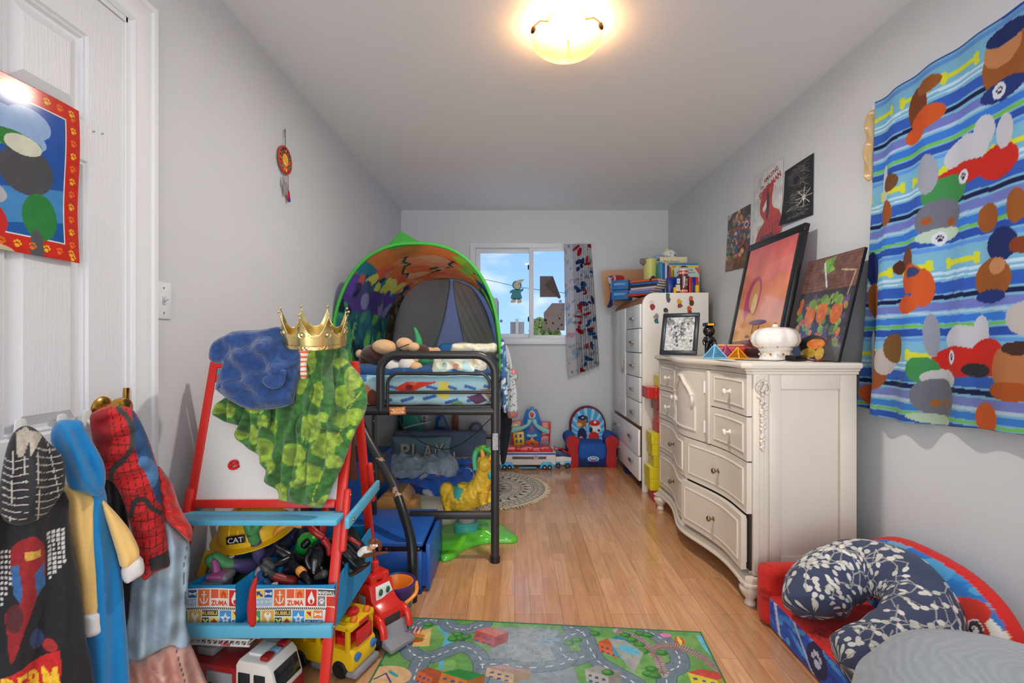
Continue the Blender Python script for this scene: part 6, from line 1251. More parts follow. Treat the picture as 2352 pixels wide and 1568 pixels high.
# power adapter with cord
T = thing('power_adapter', 'black power adapter with thin cord beside the crown jar', 'adapter', (1.245, 2.14, ZT)); MB().box((0, 0, .014), (.085, .05, .026), rot=(0, 0, .5), bev=.004).build('adapter_body', blackf, T); MB().tube(smooth_path([(-.04, -.02, .010), (-.09, -.03, .003), (-.14, .02, .003), (-.2, .06, .003), (-.235, .08, .004)], 6), .0022, 6).tube(smooth_path([(.04, .0, .012), (.07, -.05, .003), (.04, -.07, .003), (.10, -.075, .003)], 6), .0022, 6).build('cord', blackf, T)
o = MB().box((0, 0, .004), (.05, .03, .008), rot=(0, 0, .3), bev=.002).build('wooden_slip', mat('reddish_wood', (120, 50, 40), .4)); o.location = (1.31, 2.08, ZT); tag(o, 'small reddish wooden slip in front of the picture board', 'wooden piece')

# ================================================================== red children's foam sofa, nursing pillow, pouf
SF = thing('play_sofa', "low red children's foam sofa with arched blue picture back", 'sofa', (1.22, 1.64, 0))
rp_ = CV(0, 0, 1, 1, 500, (206, 40, 32)); rr = random.Random(6)
for k in range(60): rp_.paw(rr.random(), rr.random(), rr.choice([.02, .028, .036]), (160, 26, 28), rr.uniform(-.6, .6))
rp_.grain(.12, 20); bfr = CV(1.28, -.14, 1.99, .0, 420, (30, 80, 190)); 
for k in range(40): bfr.ell(rr.uniform(1.3, 1.98), rr.uniform(-.14, 0), rr.uniform(.01, .05), rr.uniform(.004, .012), rr.choice([(50, 130, 220), (24, 60, 160), (80, 160, 230)]), rr.uniform(-.5, .5))
bfr.poly([(1.85, -.13), (1.87, -.13), (1.83, 0), (1.81, 0)], (200, 210, 236)); bfr.poly([(1.73, -.13), (1.75, -.13), (1.62, 0), (1.60, 0)], (200, 210, 236)); bfr.ell(1.60, -.07, .055, .055, (30, 30, 80)); bfr.paw(1.60, -.07, .034, (206, 210, 240), .2)
def sofac(X, Y, Z, k):
    c = rp_.sample((Y*1.1) % 1, (X*1.1+Z) % 1); f = (X < 1.035) & (Z > .008) & (Z < .122); return np.where(f[..., None], bfr.sample(Y, -Z), c)
pad('seat', (1.215, 1.60, .066), (.43, .62, .130), .018, sofac, print_cloth, SF, True, .005, .003)
pad('arm', (1.205, 1.938, .120), (.45, .085, .235), .035, lambda X, Y, Z, k: rp_.sample((X*1.3+Y) % 1, (Z*1.3) % 1), print_cloth, SF, True, .006, .003)
pb = CV(1.28, -.44, 2.0, 0, 520, (40, 120, 200))
for k in range(30): pb.ell(rr.uniform(1.3, 1.98), rr.uniform(-.42, -.1), .08, .02, rr.choice([(50, 140, 206), (30, 100, 190), (80, 160, 210), (110, 170, 210)]), .5)
for k in range(18): pb.ell(rr.uniform(1.30, 1.52), rr.uniform(-.30, -.10), .045, .03, rr.choice([(226, 220, 206), (236, 232, 220), (200, 200, 206)]))
pb.ell(1.47, -.30, .075, .04, (206, 50, 34), .5); pb.ell(1.44, -.26, .05, .045, (200, 46, 34)); pb.line([(1.50, -.24), (1.36, -.20)], .016, (200, 46, 34)); pb.ell(1.435, -.265, .026, .03, (236, 232, 226)); pb.ell(1.435, -.265, .022, .026, (60, 50, 60)); pb.paw(1.435, -.262, .014, (236, 232, 226)); pb.ell(1.62, -.36, .03, .014, (30, 90, 170))
yr = np.linspace(0, math.pi, 60); bo = [(1.645+.345*math.cos(a)*abs(math.cos(a))**-.25 if abs(math.cos(a)) > 1e-6 else 1.645, .115+.30*abs(math.sin(a))**.8) for a in yr]
bo = [(max(1.30, min(1.99, a)), b_) for a, b_ in bo]+[(1.30, .02), (1.99, .02)]
def bcol(a, b_):
    # plane coordinates are (U,V) relative to P0
    yy = 1.645-a if True else a; c = pb.sample(yy, -(b_+.2)); return c
def mkback():
    pts = [(1.645-a, b_-.2) for a, b_ in bo]; d = np.array(bo)
    def pf(a, b_):
        yy = 1.645-a; zz = b_+.2; c = pb.sample(yy, -zz).copy(); m_ = ~inpoly(yy, zz, [(1.645+(q[0]-1.645)*.97, .08+(q[1]-.08)*.955) for q in bo]); c[m_] = (206, 36, 30); return c
    return inflate('backrest', pts, (1.405, 1.645, .2), (-1, 0, .12), .045, .05, .0045, print_cloth, SF, True, paint=pf, px=False)
mkback()
# ---- C-shaped nursing pillow
NP = CV(0, 0, 2.2, 1.0, 1400, (62, 70, 98)); rr = random.Random(12)
for k in range(76):
    x, y = rr.uniform(-.1, 2.2), (k*.37) % 1; a = rr.uniform(-.35, .5); pts = [(x+.085*j*math.cos(a+.3*math.sin(j)), y+.045*j*math.sin(a+.3*math.sin(j))) for j in range(8)]
    NP.line(pts, .006, (170, 168, 162))
    for j, (u, v) in enumerate(pts[1:]):
        s_ = 1 if j % 2 else -1; u2, v2 = u+.024, v+s_*.028; NP.line([(u, v), (u2, v2)], .007, (170, 168, 162)); NP.ell((u2+.016) % 2.2, (v2+s_*.01) % 1, .025, .0145, rr.choice([(214, 210, 200), (200, 196, 188), (222, 218, 208)]), a+s_*.4)
NP.grain(.08, 10)
ctr = [at(1868, 1412, 1.66), at(1868, 1375, 1.70), at(1905, 1330, 1.74), at(1975, 1305, 1.74), at(2060, 1325, 1.66), at(2115, 1385, 1.56), at(2100, 1450, 1.47), at(2030, 1497, 1.43), at(1962, 1515, 1.42), at(1930, 1522, 1.42)]
pth = smooth_path(ctr, 60); n_ = len(pth); fr_ = np.interp(np.linspace(0, 1, n_), [0, .02, .06, .14, .3, .5, .7, .85, .94, .98, 1], [.004, .055, .088, .104, .106, .104, .100, .088, .072, .045, .004])
nr = 300; Pn = np.zeros((n_, nr, 3)); nrm = Vector((-.35, -.45, .82)).normalized(); arc_l = 0
Uc = np.zeros((n_, nr)); Vc_ = np.zeros((n_, nr))
for i in range(n_):
    t_ = (pth[min(i+1, n_-1)]-pth[max(i-1, 0)]).normalized(); b_ = t_.cross(nrm).normalized(); m2 = b_.cross(t_)
    if i: arc_l += (pth[i]-pth[i-1]).length
    for k in range(nr):
        a = 2*math.pi*k/(nr-1); crease = 1+.02*math.sin(arc_l*60+3*math.cos(a))*max(0, math.cos(a))
        p = pth[i]+b_*math.cos(a)*fr_[i]*crease+m2*math.sin(a)*fr_[i]*.80; Pn[i, k] = p; Uc[i, k] = arc_l*2.6; Vc_[i, k] = k/(nr-1)*.999
NB = sheet('nursing_pillow', Pn, NP.sample(Uc % 2.2, Vc_), print_cloth, .001, loc=(1.35, 1.6, .14)); tag(NB, 'navy C-shaped nursing pillow printed with pale buds lying on the red sofa', 'pillow')
# ---- grey velvet pouf
velv = bpy.data.materials.new('grey_velvet'); velv.use_nodes = True; t = velv.node_tree; b = t.nodes['Principled BSDF']; tcn = t.nodes.new('ShaderNodeTexCoord')
n = t.nodes.new('ShaderNodeTexNoise'); n.inputs['Scale'].default_value = 5; n.inputs['Detail'].default_value = 6; wv = t.nodes.new('ShaderNodeTexWave'); wv.wave_type = 'RINGS'; wv.rings_direction = 'Z'; wv.inputs['Scale'].default_value = 14; wv.inputs['Distortion'].default_value = 9; wv.inputs['Detail'].default_value = 4; wv.inputs['Detail Scale'].default_value = 1.2
t.links.new(tcn.outputs['Object'], n.inputs[0]); t.links.new(tcn.outputs['Object'], wv.inputs[0]); mm = t.nodes.new('ShaderNodeMath'); mm.operation = 'MULTIPLY'; t.links.new(n.outputs[0], mm.inputs[0]); t.links.new(wv.outputs[0], mm.inputs[1])
cr = t.nodes.new('ShaderNodeValToRGB'); cr.color_ramp.elements[0].color = tuple(lin((144, 151, 158)))+(1,); cr.color_ramp.elements[1].position = .6; cr.color_ramp.elements[1].color = tuple(lin((156, 163, 170)))+(1,); t.links.new(mm.outputs[0], cr.inputs[0]); t.links.new(cr.outputs[0], b.inputs['Base Color'])
bp = t.nodes.new('ShaderNodeBump'); bp.inputs['Strength'].default_value = .25; bp.inputs['Distance'].default_value = .01; t.links.new(mm.outputs[0], bp.inputs['Height']); t.links.new(bp.outputs[0], b.inputs['Normal']); b.inputs['Roughness'].default_value = .8; b.inputs['Sheen Weight'].default_value = .5
o = MB().lathe([(0, 0), (.22, 0), (.29, .03), (.33, .10), (.335, .20), (.315, .29), (.265, .355), (.18, .385), (.08, .394), (0, .396)], seg=72).build('pouf', velv, None, False, 80); o.location = (1.075, .985, 0); o.scale = (1, 1, 1.08); tag(o, 'round grey velvet pouf in the near right corner', 'pouf')
# ================================================================== curtain at the far window
K = CV(0, 0, 1, 3.6, 260, (206, 206, 212)); rr = random.Random(31)
for k in range(150): K.ell(rr.random(), rr.uniform(0, 3.6), rr.uniform(.01, .06), rr.uniform(.01, .1), rr.choice([(176, 178, 188), (190, 192, 200), (150, 152, 162)]), rr.random()*3)
for k in range(46):
    x, y = rr.uniform(.42, 1.0), rr.uniform(0, 3.6); K.ell(x, y, rr.uniform(.03, .07), rr.uniform(.05, .16), rr.choice([(176, 26, 42), (24, 92, 150), (190, 34, 44), (30, 60, 110)]), rr.random()*3)
for k in range(8): K.ell(rr.uniform(0, .36), rr.uniform(.5, 3.5), .06, .1, rr.choice([(206, 160, 170), (150, 180, 206)]), rr.random()*3)
uu, vv = np.meshgrid(np.linspace(0, 1, 220), np.linspace(0, 1, 300)); xl = (1296-CX)/F*4.74+(.040)*vv**2; xr = (1358-CX)/F*4.74+.085*vv; X_ = xl+(xr-xl)*uu**1.05; Zt = H-(560-CY)/F*4.74; Zb = H-(868-30*uu-CY+0*uu)/F*4.74
Z_ = Zt+(Zb-Zt)*vv; wgt = np.clip((uu-.28)/.1, 0, 1); Y__ = 4.745+.032*np.sin(uu*44+vv*1.2)*wgt*(.4+.6*vv)+.012*np.sin(uu*8)
CB = sheet('curtain', np.stack([X_, Y__, Z_], -1), K.sample(uu, vv*3.6), mat('thin_printed_cotton', None, .8, attr=True, transl=.35), .0015, loc=(.66, 4.75, 2.1)); tag(CB, 'pale grey curtain with red and blue shapes gathered at the right of the far window', 'curtain')
MB().tube([((1290-CX)/F*4.77, 4.785, 2.107), ((1362-CX)/F*4.77, 4.785, 2.107)], .006, 8).build('curtain_rod', vinyl, CB, True)
# stickers and papers on the panes
def sk_(name, label, cat, px, m_, Y, th=.001, smooth=4):
    pts = [at(a, b_, Y) for a, b_ in px]; c = sum(pts, Vector())/len(pts); pl_ = [(p.x-c.x, p.z-c.z) for p in pts]; pl_ = sp2(pl_, smooth) if smooth else pl_
    o = MB().prism(pl_, lambda a, b_, h: (a, h, b_), -th, 0).build(name, m_, None, False, 0); o.location = c; return tag(o, label, cat)
teal = mat('teal_sticker', (40, 140, 156), .5); cream = mat('cream_sticker', (214, 204, 170), .5)
T = thing('window_sticker', 'little teal-coated figure sticker with a pointed cap on the left pane', 'window sticker', at(1187, 670, YB+.044))
def sp(nm, px, m_, s=4, dy=0): 
    pts = [at(a, b_, YB+.045-dy) for a, b_ in px]; MB().prism(sp2([(p.x, p.z) for p in pts], s) if s else [(p.x, p.z) for p in pts], lambda a, b_, h: (a, h, b_), YB+.0440-dy, YB+.0452-dy).build(nm, m_, T, True, 0)
sp('coat', [(1172, 668), (1180, 664), (1196, 664), (1202, 661), (1201, 668), (1196, 672), (1198, 686), (1174, 686), (1176, 673), (1171, 673)], teal); sp('head', [(1178, 660), (1177, 651), (1183, 645), (1193, 646), (1198, 653), (1196, 662), (1188, 666)], teal); sp('face', [(1181, 658), (1181, 651), (1188, 648), (1194, 652), (1194, 660), (1188, 664)], cream, dy=.002); sp('cap', [(1184, 647), (1190, 643), (1202, 641), (1203, 644), (1196, 649)], cream, 3, .002)
sp('leg', [(1178, 686), (1185, 686), (1184, 694), (1174, 695), (1173, 692)], cream, 3); sp('leg', [(1189, 686), (1196, 686), (1198, 694), (1189, 696), (1188, 692)], cream, 3)
for (a, b_) in ((1184, 654), (1191, 654), (1188, 660)): MB().cyl(at(a, b_, YB+.0405), at(a, b_, YB+.0418), .0035, 10).build('mark', blackf, T, True)
paper = mat('grey_brown_paper', (112, 98, 98), .7); paperd = mat('paper_fold', (84, 74, 76), .7)
o = sk_('paper', 'grey-brown folded paper taped to the right pane', 'paper', [(1240, 634), (1270, 634), (1288, 682), (1285, 686), (1279, 682), (1240, 682)], paper, YB+.004, .001, 0)
pts = [at(a, b_, YB+.001) for a, b_ in ((1251, 655), (1269, 634), (1287, 683), (1283, 684))]; pts[0] += Vector((0, -.002, 0)); pts[3] += Vector((0, -.012, 0)); pts[2] += Vector((0, -.012, 0)); c = o.location
MB().prism([(p.x, p.z) for p in pts], lambda a, b_, h: (a, h, b_), YB-.004, YB-.003).build('fold', paperd, o, True, 0)
o = sk_('paper', 'grey paper with small cut-out holes taped low on the right pane', 'paper', [(1249, 718), (1268, 696), (1297, 696), (1297, 759), (1249, 758)], mat('light_grey_paper', (150, 136, 134), .7, noise=.1, nscale=14), YB+.004, .001, 0)
for (a, b_, r) in ((1282, 724, .005), (1288, 722, .005), (1285, 731, .010), (1253, 735, .014), (1255, 742, .008), (1270, 742, .010), (1260, 755, .007), (1282, 755, .010), (1290, 746, .010), (1293, 711, .005)):
    p = at(a, b_, YB+.001); MB().cyl(p+Vector((0, 0, 0)), p+Vector((0, .0015, 0)), r, 10).build('hole', mat('dark_brown', (60, 36, 24), .8), o, True)
for (a, b_, dy, lb) in ((1151, 737, .044, 'small grey star sticker low on the left pane'), (1287, 692, .006, 'small pale star sticker on the right pane above the cut-out paper')):
    c = at(a, b_, YB+dy); o = MB().prism([(.024*(1 if k % 2 == 0 else .42)*math.sin(k*math.pi/5), .024*(1 if k % 2 == 0 else .42)*math.cos(k*math.pi/5)) for k in range(10)], lambda a, b_, h: (a, h, b_), -.001, 0).build('star_sticker', mat('grey_star', (150, 152, 150), .6), None, False, 0); o.location = c; tag(o, lb, 'window sticker')

# ================================================================== child's foam armchair
AC = thing('child_armchair', "child's blue and red foam armchair with a printed arched back", 'armchair', (.70, 4.53, 0))
bluek = mat('blue_knit_mesh', (28, 84, 168), .8, noise=.35, nscale=120, bump=.3, bscale=150); redk = mat('red_knit_mesh', (176, 40, 40), .8, noise=.35, nscale=120, bump=.3, bscale=150); navk = mat('navy_cloth', (22, 36, 92), .8)
def aloc(f): return [(p[0]+.70, p[1]+4.53, p[2]) for p in f]
K = CV(-.17, -.50, .17, -.1, 240, (70, 160, 214)); 
for k in range(22):
    a = k*2*math.pi/22; K.poly([(0, -.22), (.4*math.cos(a), -.22+.4*math.sin(a)), (.4*math.cos(a+.12), -.22+.4*math.sin(a+.12))], (150, 206, 232))
for a in ((-.062, -.355, .045, .045, (150, 96, 56)), (-.085, -.34, .025, .02, (226, 170, 110)), (-.05, -.405, .05, .022, (30, 38, 80)), (-.01, -.385, .012, .035, (110, 66, 46)), (-.06, -.24, .045, .07, (34, 40, 84)), (-.07, -.20, .02, .03, (206, 150, 90)), (.07, -.30, .05, .045, (226, 226, 226)), (.06, -.355, .055, .028, (200, 40, 36)), (.025, -.29, .016, .03, (40, 40, 44)), (.05, -.225, .05, .05, (196, 44, 40)), (0, -.17, .06, .02, (226, 226, 230)), (.08, -.18, .04, .02, (226, 226, 230)), (-.05, -.405, .01, .008, (200, 200, 210)), (.066, -.362, .012, .012, (236, 236, 236)), (.10, -.285, .012, .012, (40, 40, 44))): K.ell(*a)
bo = [(-.175, .12), (-.178, .30)]+[(-.178*math.cos(a), .33+.19*math.sin(a)) for a in np.linspace(0, math.pi, 24)]+[(.178, .30), (.175, .12)]
def acp(a, b_):
    c = K.sample(a, -b_-.3).copy(); e = ((a)/.155)**2+(np.maximum(b_+.3-.33, 0)/.165)**2 > 1; c[e] = (120, 30, 50); return c
inflate('backrest', [(a, b_-.3) for a, b_ in bo], (.70, 4.645, .3), (0, -1, .14), .05, .05, .006, print_cloth, AC, True, paint=acp, px=False)
pad('seat', (.70, 4.48, .14), (.27, .28, .16), .045, None, bluek, AC, True, .012, .012)
pad('base', (.70, 4.50, .045), (.40, .28, .08), .02, None, navk, AC, True, .02)
for sg in (-1, 1):
    x = .70+sg*.175; mb = MB(); mb.tube([(x+sg*.01, 4.36, .225), (x+sg*.01, 4.62, .235)], .058, 20); mb.box((x, 4.49, .115), (.085, .26, .21), bev=.02); mb.build('arm', bluek, AC, True, 50)
    pl_ = sp2([(-.045, .01), (.04, .01), (.04, .15), (.055, .19), (.062, .235), (.04, .275), (0, .288), (-.04, .275), (-.06, .235), (-.045, .17)], 4); MB().prism([(a*sg*1.0, b_) for a, b_ in pl_], lambda a, b_, h: (x+a, h, b_), 4.352, 4.362, bev=.003).build('arm_front', redk, AC, True, 40)
cvl = CV(0, 0, .12, .06, 120, (28, 84, 168)); cvl.ell(.06, .03, .055, .022, (206, 220, 236)); cvl.ell(.06, .03, .045, .016, (60, 120, 190)); cvl.text('PAW', .03, .022, .014, (236, 236, 240), .06, 0, .04); cvl.ell(.06, .048, .03, .005, (200, 60, 50)); flat_sheet('emblem', (.65, 4.335, .115), (1, 0, 0), (0, -.0, -1), .11, .06, cvl, print_cloth, .001, AC, True)

# ================================================================== toy transporter and its small truck
lb_ = mat('light_blue_plastic', (50, 170, 220), .3); offw = mat('off_white_plastic', (214, 208, 204), .35); dbl = mat('deep_blue_plastic', (40, 90, 180), .3); tyre = mat('toy_tyre', (28, 30, 40), .5)
TR_ = thing('toy_transporter', 'long white toy transporter with red roof and light blue wheel arches', 'toy vehicle', (.12, 4.36, 0))
def tp(nm, mb, m_, p=TR_): return mb.build(nm, m_, p, True, 35)
mb = MB(); mb.prism([(-.135, .040), (.365, .040), (.365, .135), (-.135, .135)], lambda a, b_, h: (a, h, b_), 4.29, 4.44, bev=.006); tp('body', mb, offw)
tp('stripe', MB().box((.115, 4.288, .140), (.50, .008, .014), bev=.002), dbl); tp('deck', MB().box((.115, 4.365, .145), (.50, .155, .014), bev=.003), offw)
mb = MB(); mb.prism([(-.13, .150), (-.115, .185), (-.09, .195), (.0, .198), (.005, .190), (.06, .190), (.065, .200), (.16, .200), (.165, .190), (.22, .192), (.26, .198), (.31, .195), (.345, .152)], lambda a, b_, h: (a, h, b_), 4.30, 4.43, bev=.004); tp('roof', mb, redg)
for x in (.03, .14, .25): tp('hatch', MB().box((x, 4.296, .178), (.05, .010, .024), bev=.004), redg)
for x0 in (-.12, .235):
    mb = MB(); mb.prism([(x0-.015, .012), (x0+.0, .055), (x0+.02, .068), (x0+.085, .068), (x0+.10, .055), (x0+.12, .012)], lambda a, b_, h: (a, h, b_), 4.283, 4.298, bev=.003); tp('wheel_arch', mb, lb_)
    for dx in (.03, .075):
        w_ = tp('wheel', MB().cyl((x0+dx, 4.276, .022), (x0+dx, 4.30, .022), .021, 20, bev=.004), tyre); tp('hub', MB().cyl((x0+dx, 4.272, .022), (x0+dx, 4.277, .022), .007, 12), offw, w_)
tp('sill', MB().box((.115, 4.285, .018), (.16, .012, .012), bev=.003), lb_); tp('slot', MB().box((.13, 4.287, .105), (.30, .006, .022), bev=.002), mat('dark_grey_plastic', (90, 88, 88), .4))
cvl = CV(0, 0, 1, 1, 60, (206, 210, 216)); cvl.ell(.5, .48, .42, .42, (200, 50, 60)); cvl.paw(.5, .5, .26, (236, 236, 240)); sh = [(0, .024), (.02, .02), (.02, -.006), (0, -.028), (-.02, -.006), (-.02, .02)]
MB().prism(sh, lambda a, b_, h: (.19+a, h, .112+b_), 4.279, 4.285).build('badge', mat('silver_plastic', (190, 196, 206), .3), TR_, True, 0); flat_sheet('badge_print', (.177, 4.2785, .128), (1, 0, 0), (0, 0, -1), .026, .03, cvl, print_gloss, .0006, TR_, True)
SM = thing('toy_truck', 'small blue, white and red toy truck parked at the right of the transporter', 'toy vehicle', (.42, 4.39, 0))
mb = MB(); mb.prism([(.36, .03), (.505, .03), (.51, .095), (.44, .105), (.36, .10)], lambda a, b_, h: (a, h, b_), 4.34, 4.45, bev=.005); tp('body', mb, offw, SM)
mb = MB(); mb.prism([(.385, .10), (.505, .095), (.500, .115), (.46, .135), (.395, .160), (.365, .165)], lambda a, b_, h: (a, h, b_), 4.345, 4.445, bev=.004); tp('cab', mb, mat('navy_plastic', (28, 48, 96), .3), SM); mb = MB(); mb.prism([(.36, .160), (.40, .165), (.47, .135), (.50, .118), (.505, .125), (.44, .160), (.36, .180)], lambda a, b_, h: (a, h, b_), 4.342, 4.448, bev=.003); tp('roof', mb, redg, SM)
tp('fender', MB().box((.375, 4.345, .045), (.07, .02, .03), bev=.006), lb_, SM); tp('fender', MB().box((.475, 4.34, .045), (.06, .02, .03), bev=.006), lb_, SM)
for x in (.39, .475): w_ = tp('wheel', MB().cyl((x, 4.325, .024), (x, 4.35, .024), .024, 20, bev=.004), tyre, SM); tp('hub', MB().cyl((x, 4.321, .024), (x, 4.326, .024), .008, 12), dbl, w_)
# ================================================================== toy tower playset
PS = thing('toy_playset', 'toy city playset with tall blue tower, yellow building and red side signs', 'toy playset', (.19, 4.62, 0))
S_ = 4.62
def pxz(a, b_): p = at(a, b_, S_); return (p.x, p.z)
def pp(nm, px, m_, y0, y1, bev=.004, smooth=0):
    q = [pxz(a, b_) for a, b_ in px]; q = sp2(q, smooth) if smooth else q; return MB().prism(q, lambda a, b_, h: (a, h, b_), y0, y1, bev=bev).build(nm, m_, PS, True, 35)
tower_b = mat('tower_blue_plastic', (30, 120, 200), .3); aqua = mat('aqua_plastic', (140, 204, 206), .35); orng = mat('orange_plastic', (232, 110, 40), .3)
z_f = 788+1.12*F/S_
pp('tower', [(1204, 1058), (1204, 985), (1201, 968), (1208, 945), (1210, 940), (1218, 940), (1218, 935), (1226, 935), (1226, 940), (1233, 940), (1236, 946), (1243, 968), (1243, 1058)], tower_b, 4.60, 4.66)
pp('round_window', [(1214, 950), (1221, 941), (1230, 950), (1227, 959), (1217, 959)], offw, 4.594, 4.60, .001, 3); pp('emblem', [(1217, 950), (1221, 944), (1226, 950), (1222, 958)], redg, 4.590, 4.595, .001, 3)
pp('sign', [(1167, 967), (1196, 965), (1200, 970), (1199, 984), (1168, 986)], redg, 4.60, 4.63); pp('sign_panel', [(1170, 971), (1195, 970), (1195, 981), (1171, 982)], mat('pale_blue_print', (150, 180, 214), .4), 4.594, 4.60, .001); pp('sign_shape', [(1177, 979), (1180, 972), (1190, 974), (1188, 980)], yel, 4.590, 4.595, .001, 2)
pp('sign_post', [(1176, 986), (1180, 986), (1180, 1058), (1176, 1058)], redg, 4.61, 4.63)
pp('building', [(1178, 990), (1203, 989), (1205, 1024), (1205, 1058), (1183, 1058), (1182, 1024)], yel, 4.58, 4.64)
for (a, b_) in ((1183, 996), (1193, 995), (1184, 1007), (1194, 1007)): pp('window', [(a, b_), (a+5, b_), (a+5, b_+7), (a, b_+7)], mat('slate_plastic', (80, 90, 120), .4), 4.574, 4.581, .001)
pp('building', [(1243, 968), (1265, 969), (1263, 1020), (1262, 1058), (1243, 1058)], redg, 4.60, 4.66); pp('rubble', [(1238, 1015), (1245, 1005), (1258, 1006), (1262, 1020), (1240, 1022)], mat('grey_toy_plastic', (140, 144, 152), .4), 4.57, 4.60); pp('poster_panel', [(1242, 1003), (1250, 998), (1259, 1000), (1257, 1009), (1243, 1010)], mat('pink_print', (214, 130, 150), .4), 4.565, 4.571, .001, 2)
pp('arch', [(1248, 980), (1253, 975), (1259, 981), (1257, 981), (1253, 978), (1250, 981)], yel, 4.592, 4.60, .001)
for sg, px in ((-1, [(1221, 962), (1211, 961), (1210, 970), (1196, 977), (1177, 979), (1176, 990), (1184, 988), (1200, 984), (1216, 973)]), (1, [(1221, 962), (1231, 961), (1233, 970), (1245, 978), (1260, 984), (1259, 993), (1250, 990), (1236, 983), (1226, 973)])): pp('track_wing', px, aqua, 4.55, 4.60, .003, 2)
pp('ramp', [(1205, 1020), (1207, 1010), (1217, 1007), (1221, 998), (1226, 1007), (1236, 1012), (1237, 1020), (1230, 1022), (1221, 1013), (1210, 1022)], orng, 4.55, 4.60, .002); pp('slide', [(1209, 1000), (1221, 1003), (1234, 999), (1231, 994), (1221, 997), (1211, 994)], aqua, 4.57, 4.60, .002); pp('floor_piece', [(1205, 1022), (1238, 1022), (1238, 1058), (1205, 1058)], dbl, 4.56, 4.60, .002)
pp('emblem', [(1214, 983), (1222, 975), (1229, 983), (1226, 989), (1233, 991), (1210, 992), (1217, 989)], mat('multi_print', (120, 90, 150), .4), 4.592, 4.60, .001, 2)

# ================================================================== round fringed rug
RG = thing('round_rug', 'round cream rug with black geometric rings and a fringe', 'rug', (-.235, 3.71, 0))
K = CV(-1, -1, 1, 1, 460, (214, 202, 182)); ink = (52, 54, 62)
def ring(r, w_): K.fill((np.abs(np.hypot(K.X, K.Y)-r) < w_), ink)
for r, w_ in ((.97, .006), (.94, .004), (.80, .006), (.77, .004), (.60, .006), (.57, .004), (.44, .006), (.41, .004), (.24, .006), (.12, .006)): ring(r, w_)
for k in range(60):
    a = k*2*math.pi/60; c, s_ = math.cos(a), math.sin(a); K.line([(.80*c, .80*s_), (.94*math.cos(a+.06), .94*math.sin(a+.06))], .011, ink); K.line([(.94*math.cos(a+.04), .94*math.sin(a+.04)), (.80*math.cos(a+.10), .80*math.sin(a+.10))], .009, ink)
    K.ell(.87*c, .87*s_, .022, .010, ink, a)
for k in range(30):
    a = k*2*math.pi/30; K.poly([(.60*math.cos(a), .60*math.sin(a)), (.76*math.cos(a+.1), .76*math.sin(a+.1)), (.60*math.cos(a+.2), .60*math.sin(a+.2)), (.66*math.cos(a+.1), .66*math.sin(a+.1))], ink)
for k in range(72): a = k*2*math.pi/72; K.line([(.44*math.cos(a), .44*math.sin(a)), (.56*math.cos(a), .56*math.sin(a))], .010, ink)
for k in range(16): a = k*2*math.pi/16; K.poly([(.24*math.cos(a), .24*math.sin(a)), (.40*math.cos(a+.2), .40*math.sin(a+.2)), (.24*math.cos(a+.4), .24*math.sin(a+.4)), (.30*math.cos(a+.2), .30*math.sin(a+.2))], ink)
for k in range(8): a = k*math.pi/4; K.ell(.17*math.cos(a), .17*math.sin(a), .04, .02, ink, a)
K.grain(.1, 30); RR, TT = np.meshgrid(np.linspace(.002, .475, 150), np.linspace(0, 2*math.pi, 560)); Pd = np.stack([RR*np.cos(TT), RR*np.sin(TT), .006+.004*vnoise(RR*np.cos(TT)+3, RR*np.sin(TT)+3, 8, 2)+.003], -1); sheet('rug_top', Pd, K.sample(RR*np.cos(TT)/.475, RR*np.sin(TT)/.475), print_cloth, .005, RG)
mb = MB(); rr = random.Random(5)
for k in range(420):
    a = k*2*math.pi/420+rr.uniform(-.006, .006); L = rr.uniform(.025, .045); a2 = a+rr.uniform(-.04, .04); mb.tube([(.470*math.cos(a), .470*math.sin(a), .008), ((.475+L*.5)*math.cos((a+a2)/2), (.475+L*.5)*math.sin((a+a2)/2), .007), ((.475+L)*math.cos(a2), (.475+L)*math.sin(a2), .003)], [.0035, .0028, .0012], 5)
f_ = mb.build('fringe', mat('cream_yarn', (206, 190, 160), .95), RG, False, 60); f_['kind'] = 'stuff'

# ================================================================== yellow rocking animal on a green base
LM = thing('ride_on_toy', 'yellow woolly ride-on animal with teal saddle on a glossy green puddle base', 'ride-on toy', (-.25, 2.78, 0))
yw = mat('woolly_yellow_plastic', (238, 196, 62), .35, noise=.1, nscale=30, coat=.15); t = yw.node_tree; b = t.nodes['Principled BSDF']; tcn = t.nodes.new('ShaderNodeTexCoord'); vo = t.nodes.new('ShaderNodeTexVoronoi'); vo.feature = 'SMOOTH_F1'; vo.inputs['Scale'].default_value = 42; bp = t.nodes.new('ShaderNodeBump'); bp.invert = True; bp.inputs['Strength'].default_value = .9; bp.inputs['Distance'].default_value = .012; t.links.new(tcn.outputs['Object'], vo.inputs['Vector']); t.links.new(vo.outputs['Distance'], bp.inputs['Height']); t.links.new(bp.outputs[0], b.inputs['Normal'])
gpl = mat('lime_plastic', (92, 196, 50), .15, coat=.5, noise=.05, nscale=10); tealp = mat('teal_plastic', (66, 172, 160), .3); greyp = mat('grey_rubber', (150, 150, 150), .5)
